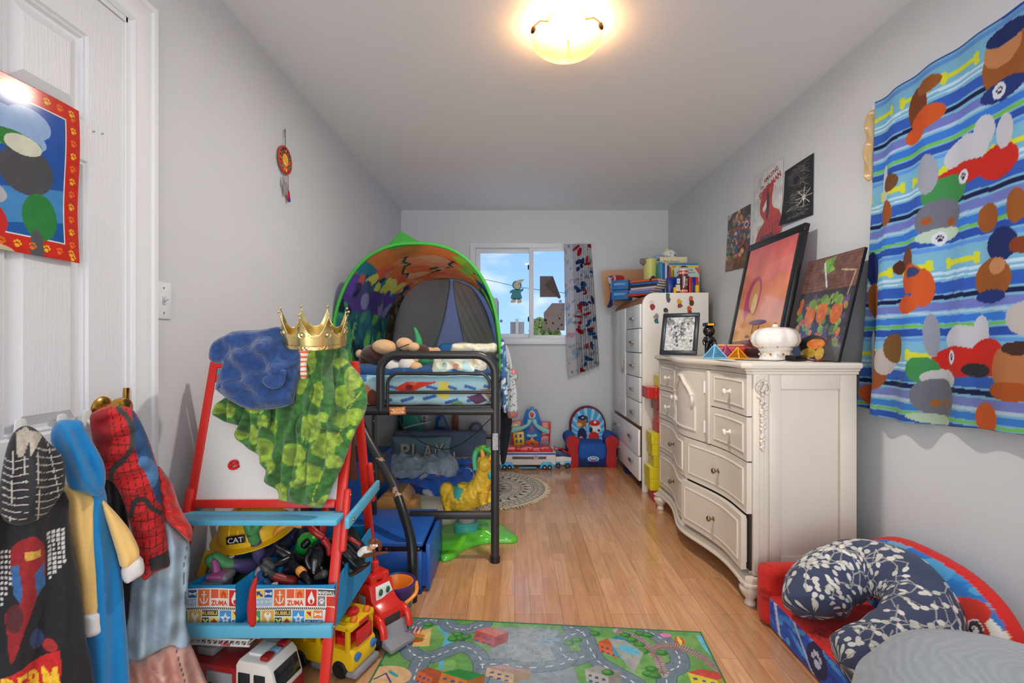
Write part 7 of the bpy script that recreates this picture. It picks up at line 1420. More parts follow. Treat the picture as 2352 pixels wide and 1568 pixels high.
# base: splash-shaped low slab
def zpt(a, b_, z=0): p = atZ(a, b_, z); return (p.x, p.y)
bo = sp2([zpt(*q) for q in ((1006, 1230), (1022, 1212), (1075, 1196), (1130, 1198), (1165, 1218), (1188, 1238), (1180, 1247), (1150, 1248), (1110, 1250), (1070, 1262), (1045, 1282), (1016, 1290), (1008, 1270), (1004, 1250))], 5)
cxb = sum(p[0] for p in bo)/len(bo); cyb = sum(p[1] for p in bo)/len(bo); V_ = []; F_ = []; rings = [(1.0, .002), (1.005, .010), (.97, .022), (.85, .028), (.7, .030), (.5, .040), (.35, .060), (.3, .062), (.05, .064)]; m_ = len(bo)
for s_, z in rings: V_ += [(cxb+(x-cxb)*s_, cyb+(y-cyb)*s_, z) for x, y in bo]
for i in range(len(rings)-1):
    for k in range(m_): F_.append((i*m_+k, i*m_+(k+1) % m_, (i+1)*m_+(k+1) % m_, (i+1)*m_+k))
F_ += [tuple(range(m_))[::-1], tuple((len(rings)-1)*m_+k for k in range(m_))]; MB().add(V_, F_).build('base', gpl, LM, True, 60)
lc = Vector((-.275, 2.78, 0)); cst = Vector((lc.x, lc.y, 0))
MB().lathe([(0, .03), (.075, .03), (.075, .085), (.06, .10), (0, .10)], c=tuple(cst), seg=28).build('collar', tealp, LM, True); MB().lathe([(.048, .09), (.052, .12), (.045, .13), (.052, .14), (.055, .19), (0, .19)], c=tuple(cst), seg=28).build('spring_cover', greyp, LM, True)
mb = MB(); bm_c = [(1035, 1140, .0), (1060, 1145, .0), (1085, 1135, .0), (1105, 1110, .0), (1112, 1080, 0), (1112, 1062, 0)]
bb = smooth_path([at(a, b_, 2.80-.02*i) for i, (a, b_, _) in enumerate(bm_c)], 7); f = np.interp(np.linspace(0, 1, len(bb)), [0, .2, .4, .6, .8, 1], [.060, .075, .073, .055, .042, .036]); mb.tube(bb, list(f), 24)
mb.ell(bb[0], .060); mb.ell(bb[-1], .040); mb.ell(at(1026, 1125, 2.80), (.042, .05, .045)); mb.ell(at(1113, 1066, 2.68), (.034, .045, .04))
mb.build('body', yw, LM, True, 80)
mb = MB()
for (a, b_, y_) in ((1028, 1168, 2.76), (1045, 1170, 2.86), (1108, 1150, 2.68), (1122, 1145, 2.78)): p = at(a, b_, y_); mb.tube([p+Vector((0, 0, .05)), p, p+Vector((.01, -.01, -.02))], [.032, .024, .02], 12)
mb.build('leg', yw, LM, True, 80)
MB().lathe([(0, 0), (.068, 0), (.083, -.035), (.088, -.06), (.080, -.065), (.06, -.02), (0, -.012)], seg=32, M=TRS(at(1072, 1118, 2.78), (0, R_(12), 0), (.95, .9, 1))).build('saddle', tealp, LM, True, 60); MB().ell(at(1068, 1116, 2.78), (.045, .05, .02), rot=(0, R_(12), 0)).build('seat', yw, LM, True)
mb = MB(); p = at(1110, 1052, 2.69); mb.tube([p, p+Vector((-.005, 0, .03)), p+Vector((-.012, 0, .05))], [.012, .013, .006], 10); p = at(1124, 1056, 2.67); mb.tube([p, p+Vector((.012, 0, .018)), p+Vector((.03, 0, .02))], [.012, .014, .006], 10); mb.build('ear', mat('golden_plastic', (236, 160, 50), .3), LM, True)
MB().ell(at(1125, 1092, 2.62), (.012, .012, .02)).build('snout_patch', tealp, LM, True)
hb = smooth_path([at(1092, 1078, 2.74), at(1090, 1050, 2.74), at(1096, 1034, 2.74), at(1112, 1029, 2.73), at(1130, 1038, 2.72), at(1140, 1052, 2.72)], 6); hd = MB().tube(hb[:13], .015, 14).build('handle', mat('mint_plastic', (90, 196, 140), .3), LM, True); MB().tube(hb[12:], .019, 14).build('handle_grip', mat('grass_green_plastic', (84, 190, 80), .3), LM, True)
for k, c_ in enumerate((redg, yel, dbl, redg)): MB().ell(hb[14+k*3]+Vector((0, -.012, .012)), .006, u=10, v=6).build('bead', c_, LM, True)
# ================================================================== on the loft bed
plb = mat('brown_plush', (74, 40, 30), .95, noise=.4, nscale=60, bump=.7, bscale=90, sheen=.4); plt = mat('tan_plush', (226, 182, 136), .9, noise=.08, nscale=40, bump=.3, bscale=160, sheen=.3); plw = mat('white_plush', (226, 222, 218), .9, bump=.3, bscale=120, sheen=.3); plg = mat('green_plush', (70, 170, 110), .9, bump=.3, bscale=120); plk = mat('navy_plush', (40, 50, 80), .9)
def E(mb, px, py, Y, rx, ry, rz, rot=(0, 0, 0)): return mb.ell(at(px, py, Y), (rx, ry, rz), rot)
T = thing('plush_monkey', 'brown plush monkey with tan belly lying on its back on the loft bed', 'plush toy', at(880, 840, 2.85))
E(E(MB(), 868, 815, 2.86, .095, .10, .065, (0, .15, 0)), 845, 828, 2.86, .05, .07, .045).build('body', plb, T, True, 80); E(MB(), 883, 797, 2.80, .070, .06, .045, (0, .1, 0)).build('belly', plt, T, True, 80)
E(E(MB(), 965, 805, 2.84, .055, .05, .038), 935, 800, 2.86, .05, .05, .045).build('head', plb, T, True, 80); E(E(MB(), 930, 790, 2.81, .050, .045, .038, (0, .2, 0)), 950, 797, 2.80, .035, .03, .028).build('muzzle', plt, T, True, 80); MB().tube(smooth_path([at(915, 800, 2.768), at(925, 795, 2.764), (at(940, 790, 2.766))], 4), .0025, 6).build('mouth', plb, T, True, 60); E(MB(), 826, 812, 2.86, .022, .03, .025).build('foot', plt, T, True, 80)
T = thing('plush_dog', 'white plush dog with navy patch lying behind the guard rail', 'plush toy', at(920, 850, 2.62))
E(E(MB(), 900, 842, 2.64, .055, .06, .048), 935, 838, 2.64, .05, .055, .045).build('body', plw, T, True, 80); E(E(MB(), 955, 842, 2.62, .035, .04, .026), 945, 825, 2.66, .04, .04, .03).build('paw', plt, T, True, 80); E(MB(), 912, 822, 2.62, .024, .03, .014, (0, .1, 0)).build('patch', plk, T, True, 80)
T = thing('plush_dinosaur', 'green plush with a curved pointed tail sticking up behind the monkey', 'plush toy', at(960, 820, 3.05)); E(MB(), 975, 826, 3.05, .07, .08, .05).build('body', plg, T, True, 80); MB().tube(smooth_path([at(950, 812, 3.05), at(962, 790, 3.05), at(958, 768, 3.05), at(952, 752, 3.05)], 8), list(np.linspace(.034, .006, 25)), 14).build('tail', plg, T, True, 80)
o = E(E(MB(), 0, 0, 0, 1, 1, 1), 0, 0, 0, 1, 1, 1) and MB().ell((0, 0, 0), (.05, .05, .03)).ell((.045, 0, .005), (.03, .03, .024)).build('plush_paw', plt); o.location = at(985, 808, 3.0); tag(o, 'tan plush paw between the monkey and the clear bag', 'plush toy')
K = CV(990, 780, 1140, 862, 260, (214, 212, 188)); r = random.Random(8)
for k in range(50): K.ell(r.uniform(1000, 1130), r.uniform(790, 855), r.uniform(2, 10), r.uniform(2, 7), r.choice([(150, 196, 200), (236, 226, 190), (226, 190, 150), (190, 206, 200), (240, 236, 220), (206, 176, 130)]), r.random())
K.ell(1046, 842, 7, 8, (210, 150, 120)); K.ell(1022, 838, 6, 6, (110, 150, 140)); K.rect(1060, 828, 1078, 862, (160, 200, 204))
BG = pad('plastic_pack', tuple(at(1060, 838, 2.66)), (.30, .18, .10), .03, lambda X, Y, Z, k: K.sample(CX+X/Y*F, CY-(Z-H)/Y*F), mat('clear_wrapped_print', None, .12, attr=True, coat=.7), None, False, .006, .035, 2); tag(BG, 'shiny clear plastic pack with pale yellow and teal print on the loft bed', 'plastic pack')
BG2 = pad('plastic_pack', tuple(at(1090, 800, 2.95)), (.28, .16, .07), .03, lambda X, Y, Z, k: K.sample(CX+X/Y*F, CY-(Z-H)/Y*F+20), MATS['clear_wrapped_print'], None, False, .008, .03, 5); tag(BG2, 'second pale plastic pack lying flat behind the front one', 'plastic pack')
o = pad('cushion', tuple(at(1038, 803, 3.3)), (.17, .15, .08), .035, None, mat('blue_cushion', (34, 104, 160), .8), None, False, .01, .02); tag(o, 'small blue cushion behind the plastic packs inside the tent', 'cushion')
# clothes hung on the outside of the bed's right rail
T = thing('hanging_shirt', 'small pale shirt with leaf print and grey shoulder on the bed rail', 'shirt', at(1172, 880, 3.2))
K = CV(1140, 770, 1200, 970, 130, (196, 204, 206)); 
for k in range(130): K.ell(r.uniform(1150, 1195), r.uniform(830, 945), 1.8, 1.2, r.choice([(70, 90, 110), (60, 80, 90), (110, 130, 140)]), r.random()*3)
K.rect(1140, 770, 1200, 830, (190, 196, 206)); K.poly([(1140, 945), (1200, 942), (1200, 970), (1140, 970)], (176, 116, 112)); K.poly([(1172, 815), (1200, 850), (1200, 880), (1176, 850)], (150, 154, 160))
inflate('cloth', [(1158, 800), (1166, 795), (1175, 822), (1186, 850), (1190, 868), (1184, 876), (1188, 900), (1190, 935), (1189, 955), (1178, 960), (1166, 958), (1164, 930), (1160, 880)], (0, 3.2, .7), (.2, -1, 0), .03, .04, .004, print_cloth, T, True, lambda a, b_: .008*np.sin(a*.5), K, smooth_outline=3)
p = at(1180, 853, 3.16); MB().cyl(p, p+Vector((0, .004, 0)), .016, 20).build('size_tag', redg, T, True); text_mesh('tag_number', '2', basis(p+Vector((-.006, -.0006, -.008)), (1, 0, 0), (0, 0, 1), (0, -1, 0)), .016, whitv, .0008, parent=T, world=True)
def hang(nm, lb, cat, px, Y, m_, fo, T_=.03):
    o = inflate(nm, px, (0, Y, .6), (.15, -1, 0), T_, .03, .006, m_, folds=fo, loc=tuple(at(px[0][0], px[0][1], Y)), smooth_outline=3); return tag(o, lb, cat)
hang('dark_trousers', 'black speckled trousers hanging below the pale shirt on the bed rail', 'trousers', [(1152, 930), (1172, 935), (1176, 970), (1168, 1020), (1160, 1062), (1150, 1058), (1150, 980)], 3.35, mat('speckled_black', (30, 34, 46), .9, noise=.5, nscale=90), lambda a, b_: .008*np.sin(a*.5))
K = CV(1140, 770, 1170, 980, 60, (60, 110, 160)); 
for k in range(60): K.ell(r.uniform(1145, 1168), r.uniform(780, 970), r.uniform(1, 5), r.uniform(2, 8), r.choice([(220, 226, 232), (34, 74, 120), (90, 150, 190)]))
o = inflate('blue_garment', [(1150, 790), (1158, 782), (1163, 820), (1166, 880), (1166, 940), (1156, 945), (1150, 900)], (0, 3.0, .6), (.1, -1, 0), .025, .025, .005, print_cloth, paint=K, loc=tuple(at(1156, 790, 3.0)), smooth_outline=3); tag(o, 'blue and white patterned garment hanging beside the bed post', 'garment')

# ================================================================== below the loft bed
fl = pad('floor_mattress', (-.66, 3.55, .075), (.78, 1.25, .15), .04, None, mat('pale_yellow_ticking', (226, 222, 196), .85, bump=.1), None, False, .03); tag(fl, 'pale floor mattress under the loft bed', 'mattress')
KB = CV(0, 0, 1, 1, 260, (52, 110, 214)); r = random.Random(14)
for k in range(70): KB.ell(r.random(), r.random(), r.uniform(.02, .08), r.uniform(.01, .05), r.choice([(200, 44, 44), (30, 60, 130), (60, 140, 206), (24, 50, 100), (206, 206, 214), (190, 40, 50), (40, 110, 190), (230, 140, 60)]), r.random()*3)
o = pad('comforter', (-.66, 3.38, .17), (.72, .60, .10), .045, lambda X, Y, Z, k: KB.sample((X*1.3+Z) % 1, (Y*1.1+Z) % 1), print_cloth, None, False, .008, .09, 7); tag(o, 'rumpled blue and red comforter on the floor mattress', 'comforter')
o = pad('comforter', (-.42, 3.60, .17), (.22, .38, .11), .045, lambda X, Y, Z, k: KB.sample((X*1.3+.4) % 1, (Y*1.1) % 1), print_cloth, None, False, .010, .08, 11); tag(o, 'bunched blue and red comforter corner at the edge of the floor mattress', 'comforter')
o = pad('fleece_throw', (-.68, 3.48, .225), (.50, .42, .10), .045, None, mat('blue_grey_sherpa', (164, 184, 200), .95, noise=.2, nscale=30, bump=.9, bscale=60, sheen=.4), None, False, .008, .13, 4); tag(o, 'fluffy blue-grey throw heaped on the floor mattress', 'blanket')
o = pad('bolster', (-.645, 4.20, .235), (.80, .10, .26), .04, None, mat('slate_blue_cloth', (104, 118, 146), .8, bump=.1), None, False, .02, .01); tag(o, 'long slate-blue bolster cushion standing behind the lettered pillow', 'cushion')
PL = thing('lettered_pillow', 'blue-grey pillow lettered PLAY standing on the floor mattress', 'pillow', at(968, 1060, 4.05)); m_ = mat('blue_grey_cotton', (130, 162, 180), .85, bump=.15, bscale=60, noise=.06)
inflate('pillow_body', sp2([(903, 1001), (968, 1004), (1034, 1002), (1032, 1030), (1036, 1058), (968, 1055), (900, 1059), (905, 1030)], 5), (0, 4.06, .2), (0, -1, .12), .05, .06, .006, m_, PL, True)
for k, ch in enumerate('PLAY'):
    for dx, mt_, dy in ((.005, blackf, 0), (0, mat('cream_print', (214, 206, 190), .8), -.0025)):
        p = at(921+k*26, 1052, 4.0); p = Vector((p.x+dx, 3.985+dy, .172-dx*.6)); text_mesh('letter' if dy else 'letter_shadow', ch, basis(p, (1, 0, 0), (0, .12, 1), (0, -1, .12)), .118, mt_, .004, .078 if ch != 'L' else .062, .03, PL, True)
gc = mat('gold_brown_plastic', (206, 150, 84), .3, coat=.2); T = thing('toy_case', 'tan plastic case with rounded lid behind the blue step', 'case', (-.69, 2.80, 0)); 
mb = MB(); mb.prism([(-.09, 0), (.09, 0), (.09, .20), (.08, .245), (.045, .285), (-.045, .285), (-.08, .26), (-.09, .22)], lambda a, b_, h: (a*1.0-.675, h, b_), 2.64, 2.90, bev=.012); mb.build('shell', gc, T, True, 40); MB().box((-.575, 2.76, .12), (.05, .16, .24), bev=.01).build('side_pocket', gc, T, True)
# toys behind the bolster
T = thing('toy_shelf', 'low brown wooden toy shelf behind the bolster', 'shelf', (-.85, 4.66, 0)); MB().box((-.80, 4.68, .262), (.56, .20, .018), bev=.002).box((-1.05, 4.68, .13), (.02, .18, .25)).box((-.55, 4.68, .13), (.02, .18, .25)).build('board', mat('reddish_board', (120, 66, 52), .5), T, True)
T = thing('toy_tub', 'teal plastic tub tilted on the toy shelf', 'tub', (-.95, 4.68, .272)); mb = MB(); mb.prism([(-.16, .02), (.10, .0), (.02, .19), (-.15, .21)], lambda a, b_, h: (-.97+a, h, .275+b_), 4.62, 4.74, bev=.012); mb.build('tub_body', tealp, T, True, 40); MB().tube(smooth_path([(-1.14, 4.60, .27), (-1.0, 4.595, .33), (-.80, 4.60, .37)], 6), .010, 8).build('strap', whitv, T, True)
T = thing('toy_helicopter', 'blue toy rescue vehicle with grey window on the toy shelf', 'toy vehicle', (-.70, 4.66, .272)); mb = MB(); mb.prism(sp2([(-.07, 0), (.07, 0), (.05, .06), (.03, .12), (0, .155), (-.045, .14), (-.055, .07)], 4), lambda a, b_, h: (-.70+a, h, .274+b_), 4.60, 4.70, bev=.008); mb.build('body', mat('rescue_blue', (20, 100, 180), .3), T, True, 40); MB().prism(sp2([(-.02, .06), (.03, .06), (.015, .115), (-.02, .11)], 3), lambda a, b_, h: (-.70+a, h, .274+b_), 4.592, 4.60).build('window_panel', greyv, T, True)
for x, z, m_ in ((-.745, .30, redg), (-.665, .31, redg)): MB().cyl((x, 4.59, z), (x, 4.60, z), .012, 12).build('light', m_, T, True)
o = MB().prism(sp2([(-.03, 0), (.03, 0), (.03, .13), (.015, .16), (-.015, .16), (-.03, .13)], 3), lambda a, b_, h: (a, h, b_), -.012, .012, bev=.003).build('wooden_tablet', mat('reddish_board2', (150, 84, 70), .5)); o.location = (-.575, 4.68, .272); tag(o, 'rounded reddish wooden tablet standing at the right end of the toy shelf', 'toy')
T = thing('wheel_toy', 'grey and purple toy wheel leaning near the bed end rail', 'toy wheel', (-.37, 4.62, .30)); MB().cyl((-.37, 4.62, .30), (-.37, 4.66, .30), .066, 28, bev=.012).build('tyre', mat('mauve_plastic', (110, 110, 140), .4), T, True); MB().cyl((-.37, 4.61, .30), (-.37, 4.622, .30), .040, 10).build('rim', mat('silver_blue_plastic', (150, 160, 180), .35), T, True); MB().tube([(-.37, 4.64, .24), (-.37, 4.64, .0)], .012, 8).build('stand', blk, T, True)
ws = smooth_path([at(912, 955, 3.5), at(935, 990, 3.5), at(970, 1015, 3.6), at(1010, 1030, 3.7), at(1040, 1028, 3.7), at(1080, 1005, 3.6), at(1130, 958, 3.5)], 8); o = MB().tube([p-at(1010, 1030, 3.7) for p in ws], .003, 6).build('string_light_wire', mat('dark_green_wire', (24, 70, 60), .5)); o.location = at(1010, 1030, 3.7); tag(o, 'dark green string-light wire drooping under the loft bed', 'wire')
for a, b_ in ((1043, 1038), (1000, 1030)): MB().lathe([(.004, 0), (.005, -.02), (.002, -.05), (0, -.055)], c=tuple(at(a, b_, 3.7)), seg=8).build('bulb', whitv, o, True)
T = thing('wall_outlet', 'white wall outlet plate seen under the loft bed', 'outlet', at(975, 964, YB)); MB().box((0, -.004, 0), (.07, .008, .11), bev=.003).build('plate', vinyl, T); MB().box((0, -.0085, .022), (.022, .002, .03), bev=.0008).build('socket', greyv, T); MB().box((0, -.0085, -.022), (.022, .002, .03), bev=.0008).build('socket', greyv, T)
o = pad('brown_plush', tuple(at(872, 1075, 2.78)), (.05, .12, .17), .02, None, mat('leopard_plush', (120, 84, 56), .9, noise=.6, nscale=40), None, False, .01, .02); o.name = 'plush_animal'; tag(o, 'brown mottled plush standing behind the tan case', 'plush toy')
MB()
# ================================================================== cardboard brick blocks between wardrobe and dresser
bt = {}
def brickblock(c, d, col, lb):
    K = CV(0, 0, .3, .08, 150, col); m_ = {'r': (236, 140, 130), 'y': (246, 240, 130)}['r' if col[1] < 100 else 'y']
    for j in range(4): K.rect(0, j*.0266-.001, .3, j*.0266+.001, m_)
    for j in range(3):
        for k in range(7): K.rect(k*.05+(j % 2)*.025, j*.0266, k*.05+(j % 2)*.025+.0018, j*.0266+.0266, m_)
    o = pad('cardboard_brick', c, d, .004, lambda X, Y, Z, k: K.sample((X+Y) % .3, (Z-c[2]+d[2]/2) % .08), print_paper, None, False, .003); return tag(o, lb, 'toy block', 'cardboard bricks between wardrobe and dresser')
z = 0
for k, (x, col, lb) in enumerate(((1.10, (196, 40, 34), 'red cardboard brick at the floor'), (1.075, (226, 206, 30), 'yellow cardboard brick, lowest yellow one'), (1.072, (226, 206, 30), 'yellow cardboard brick, second yellow from below'), (1.10, (222, 200, 30), 'yellow cardboard brick, middle of the yellow ones'), (1.09, (226, 206, 30), 'yellow cardboard brick, second yellow from the top'), (1.085, (226, 206, 30), 'yellow cardboard brick, topmost of the low yellow ones'), (1.13, (196, 40, 34), 'red cardboard brick above the yellow ones'), (1.14, (196, 40, 34), 'red cardboard brick, upper of the two hidden ones'), (1.12, (150, 60, 50), 'brownish red cardboard brick below the top one'), (1.055, (206, 44, 40), 'bright red cardboard brick jutting out on top'), (1.14, (226, 206, 30), 'yellow cardboard brick above the jutting red one'))):
    brickblock((x, 3.48, z+.0405), (.24, .15, .080), col, lb); z += .081
# ================================================================== on the wardrobe
ZW = 1.501
T = thing('cardboard_sheet', 'large tan cardboard sheet with pencil scribbles propped behind the boxes', 'cardboard', (.92, 4.62, ZW)); K = CV(0, 0, 1, .8, 200, (206, 152, 112)); 
for k in range(9): K.line([(.12+.05*k, .3-.02*k+.06*math.sin(k*2)), (.16+.05*k, .26-.02*k+.06*math.sin(k*2+1))], .006, (150, 106, 80))
c4 = [at(1382, 622, 4.62), at(1481, 617, 4.62), at(1481, 690, 4.62), at(1390, 704, 4.62)]; u, v = np.meshgrid(np.linspace(0, 1, 120), np.linspace(0, 1, 90)); Pq = ((1-u)*(1-v))[..., None]*np.array(c4[0])+(u*(1-v))[..., None]*np.array(c4[1])+(u*v)[..., None]*np.array(c4[2])+((1-u)*v)[..., None]*np.array(c4[3]); sheet('sheet', Pq, K.sample(u, v*.8), print_paper, .004, T, True)
K = CV(1390, 625, 1440, 710, 90, (34, 44, 100)); K.poly([(1400, 640), (1412, 632), (1420, 700), (1408, 700)], (214, 206, 214)); K.poly([(1403, 640), (1409, 635), (1415, 700), (1410, 700)], (180, 40, 50)); K.poly([(1412, 630), (1440, 630), (1430, 650), (1414, 660)], (176, 44, 54)); K.ell(1398, 645, 6, 8, (206, 206, 216))
o = inflate('flag_cloth', [(1394, 638), (1412, 632), (1432, 634), (1432, 648), (1420, 660), (1412, 690), (1404, 705), (1394, 704), (1400, 690), (1402, 660)], (0, 4.45, 1.6), (.0, -1, 0), .02, .02, .005, print_cloth, paint=K, folds=lambda a, b_: .01*np.sin(a*.5), loc=(.88, 4.45, 1.6), smooth_outline=3); tag(o, 'navy, red and white cloth hanging over the far corner of the wardrobe', 'cloth')
def obox(nm, lb, cat, c, d, rz, m_, bev=.002, grp=None, tilt=0):
    o = MB().box((0, 0, 0), d, bev=bev).build(nm, m_); o.location = c; o.rotation_euler = (tilt, 0, rz); return tag(o, lb, cat, grp)
pb_ = mat('mid_blue_card', (40, 110, 180), .5)
for k, lb in ((0, 'blue storage box, lower of two stacked on the wardrobe'), (1, 'blue storage box, upper of two stacked on the wardrobe')):
    p = at(1423, 700, 4.30); T = thing('storage_box', lb, 'box', (p.x+.02, 4.30, ZW+k*.088), -.5); MB().box((0, 0, .043), (.15, .13, .084), bev=.002).build('box_body', pb_, T); MB().box((0, -.066, .05), (.10, .003, .02)).build('label_panel', mat('pale_blue_card', (110, 160, 206), .5), T)
T = thing('food_containers', 'pile of white plastic lids and bowls behind the book stack', 'containers', (1.07, 4.42, ZW)); MB().lathe([(0, .14), (.09, .14), (.095, .15), (.07, .155), (.055, .16), (.05, .18), (.035, .185), (0, .185)], seg=30).build('bowl', whitv, T); MB().lathe([(0, 0), (.06, 0), (.07, .13), (0, .135)], seg=24).build('tub_body', whitv, T)
def book(nm, lb, c, d, rz, cover, text=None, tcol=(255, 255, 255), rx=0, grp='books stacked on the wardrobe'):
    T = thing(nm, lb, 'book', c, rz, grp); L, W_, t_ = d; T.rotation_euler = (rx, 0, rz); cm = mat('cover_%d_%d_%d' % cover, cover, .35); pg = mat('book_pages', (226, 214, 190), .8)
    MB().box((0, 0, t_*.06), (L, W_, t_*.12)).box((0, 0, t_*.94), (L, W_, t_*.12)).box((-L/2+t_*.06, 0, t_/2), (t_*.12, W_, t_)).build('cover', cm, T, False, 0); MB().box((t_*.1, 0, t_/2), (L-t_*.3, W_-t_*.3, t_*.76)).build('pages', pg, T, False, 0)
    if text: text_mesh('spine_text', text, basis((-L/2-.0006, W_*.35, t_*.25), (0, -1, 0), (0, 0, 1), (-1, 0, 0)), t_*.5, mat('text_%d' % tcol[0], tcol, .5), .0005, W_*.7, parent=T)
zz = ZW
for k, (cov, tx, dx, rz, t_, ln, lb) in enumerate((((190, 60, 50), 'STORIES', -.02, .75, .020, .20, 'red and white book, lowest of the stack'), ((60, 140, 200), 'ANIMALS', .0, .72, .018, .20, 'light blue book, second from below in the stack'), ((150, 140, 190), 'FAIRY TALES', .01, .68, .018, .22, 'lilac book, third from below in the stack'), ((214, 190, 200), 'MY BOOK', .03, .70, .017, .24, 'pale pink book in the middle of the stack'), ((50, 56, 70), 'SPACE', .04, .66, .020, .25, 'dark book with small cover pictures in the stack'), ((40, 110, 180), 'OCEAN', .04, .72, .020, .25, 'blue book, second from the top of the stack'), ((220, 90, 50), 'BEDTIME', .03, .74, .020, .25, 'orange-red book on top of the stack'))):
    book('book', lb, (1.10+dx, 3.98, zz), (.25, ln, t_*.95), rz, cov, None); zz += t_
def ubook(lb, px0, px1, pt, Y, t_, cover, art=None, rz=0.0):
    a = at(px0, pt, Y); b_ = at(px1, pt, Y); W_ = b_.x-a.x; Hh = a.z-ZW; T = thing('book', lb, 'book', ((a.x+b_.x)/2, Y, ZW), rz, 'books standing on the wardrobe'); cm = mat('cover_%d_%d_%d' % cover, cover, .35)
    MB().box((0, 0, Hh/2), (W_, t_, Hh), bev=.001).build('cover', cm, T)
    if art is not None: flat_sheet('cover_print', (-W_/2+.002, -t_/2-.0008, Hh-.002), (1, 0, 0), (0, 0, -1), W_-.004, Hh-.004, art, print_gloss, .0006, T)
K = CV(0, 0, 1, 1.3, 130, (226, 214, 176)); K.text("Walt Disney's", .12, .10, .09, (70, 60, 60), .6, 0, .01, .2); K.text('GOOFY FOOT-RACE', .10, .26, .10, (40, 40, 50), .85, 0, .04); K.text('BOOK', .10, .42, .09, (40, 40, 50), .3, 0, .04); K.rect(0, .58, 1, 1.3, (90, 130, 190))
ubook('large cream book with cartoon title lettering, standing rearmost', 1515, 1578, 590, 4.08, .012, (220, 206, 160), K)
K = CV(0, 0, 1, 1, 160, (240, 206, 60)); K.rect(0, 0, 1, .08, (60, 130, 180)); K.text('THE', .10, .10, .06, (60, 40, 90), .14, -.1, .03); K.text("KID'S", .14, .22, .20, (40, 120, 70), .38, 0, .04); K.poly([(.5+.2*math.cos(a)*(1 if k % 2 else .75), .20+.13*math.sin(a)*(1 if k % 2 else .75)) for k, a in enumerate(np.linspace(0, 6.0, 24))], (30, 30, 34)); K.text('LEARN', .52, .17, .07, (120, 190, 220), .28, 0, .04); K.rect(.0, .45, 1, 1, (214, 180, 120))
ubook("yellow book titled KID'S with black starburst", 1535, 1604, 603, 3.96, .014, (230, 190, 60), K); K = CV(0, 0, 1, 1.2, 130, (190, 206, 200)); K.text('MY EASTER', .16, .07, .07, (70, 90, 100), .6); K.text('BIBLE TREASURY', .1, .18, .07, (70, 90, 100), .75); K.poly([(.8, 0), (1, 0), (1, .3)], (214, 80, 50)); K.rect(.1, .36, .6, .6, (30, 40, 80)); K.rect(.0, .6, 1, 1.2, (160, 150, 150))
ubook('pale green children\'s book standing in front', 1548, 1606, 614, 3.90, .012, (180, 200, 196), K)
for k, (px, c_) in enumerate(((1511, (60, 150, 190)), (1516, (40, 90, 170)), (1521, (200, 206, 210)), (1526, (30, 60, 130)), (1530, (190, 60, 60)))): ubook('%s book spine left of the yellow book' % ('aqua', 'blue', 'white', 'dark blue', 'red')[k], px, px+4, 604+k*3, 3.98, .16, c_)
T = thing('toy_bucket', 'pale yellow-green bucket holding small plush toys on the wardrobe', 'bucket', tuple(at(1493, 672, 4.05))); T.location.z = ZW; MB().lathe([(0, .10), (.05, .10), (.056, .32), (.050, .32), (.046, .12), (0, .11)], seg=28).lathe([(0, 0), (.045, 0), (.045, .10), (0, .10)], seg=20).build('bucket_body', mat('pale_lime_plastic', (196, 200, 110), .4), T)
o = obox('dark_toy', 'small dark blue toy leaning on the pale bucket', 'toy', tuple(at(1500, 642, 3.86)), (.05, .03, .05), .4, mat('ink_blue_plastic', (24, 34, 80), .3), .01); o.rotation_euler = (0, .7, .3)
T = thing('plush_mouse', 'grey-brown plush mouse peeking out of the bucket', 'plush toy', at(1483, 602, 4.05)); gp = mat('taupe_plush', (130, 116, 112), .9, bump=.3); E(E(E(MB(), 1485, 602, 4.05, .045, .04, .035), 1474, 600, 4.03, .018, .02, .026), 1498, 610, 4.05, .03, .03, .03).build('head', gp, T, True, 80)
T = thing('plush_bunny', 'pale blue and white plush lying behind the books', 'plush toy', at(1510, 594, 4.15)); E(E(MB(), 1512, 592, 4.15, .05, .04, .025), 1500, 597, 4.12, .02, .02, .03).build('body', mat('pale_blue_plush', (150, 170, 200), .9, bump=.3), T, True, 80)
T = thing('plush_puppy', 'white plush puppy with yellow ear on top of the standing books', 'plush toy', at(1536, 584, 4.15)); E(E(MB(), 1537, 583, 4.15, .055, .045, .036), 1545, 588, 4.12, .03, .03, .022).build('head', plw, T, True, 80); E(MB(), 1531, 574, 4.14, .024, .02, .014, (0, -.6, 0)).build('ear', mat('lemon_plush', (206, 206, 130), .9), T, True, 80); E(E(MB(), 1550, 586, 4.09, .008, .006, .006), 1540, 581, 4.105, .007, .003, .003).build('nose', blackf, T, True)
def cadd(lb, a0, a1, pt, Y, m_, d=.06): p = at(a0, pt, Y); q = at(a1, 671, Y); return obox('desk_organizer', lb, 'organizer', ((p.x+q.x)/2, Y, (p.z+ZW)/2), (q.x-p.x, d, p.z-ZW), 0, m_, .004)
cadd('dark blue plastic holder in front of the standing books', 1532, 1553, 637, 3.78, mat('dark_blue_plastic', (20, 50, 140), .25)); cadd('red plastic holder right of the candy tube', 1580, 1586, 637, 3.76, redg); cadd('second dark blue holder right of the candy tube', 1586, 1596, 637, 3.76, MATS['dark_blue_plastic']); cadd('narrow red holder beside the yellow letter block', 1596, 1601, 637, 3.74, redg)
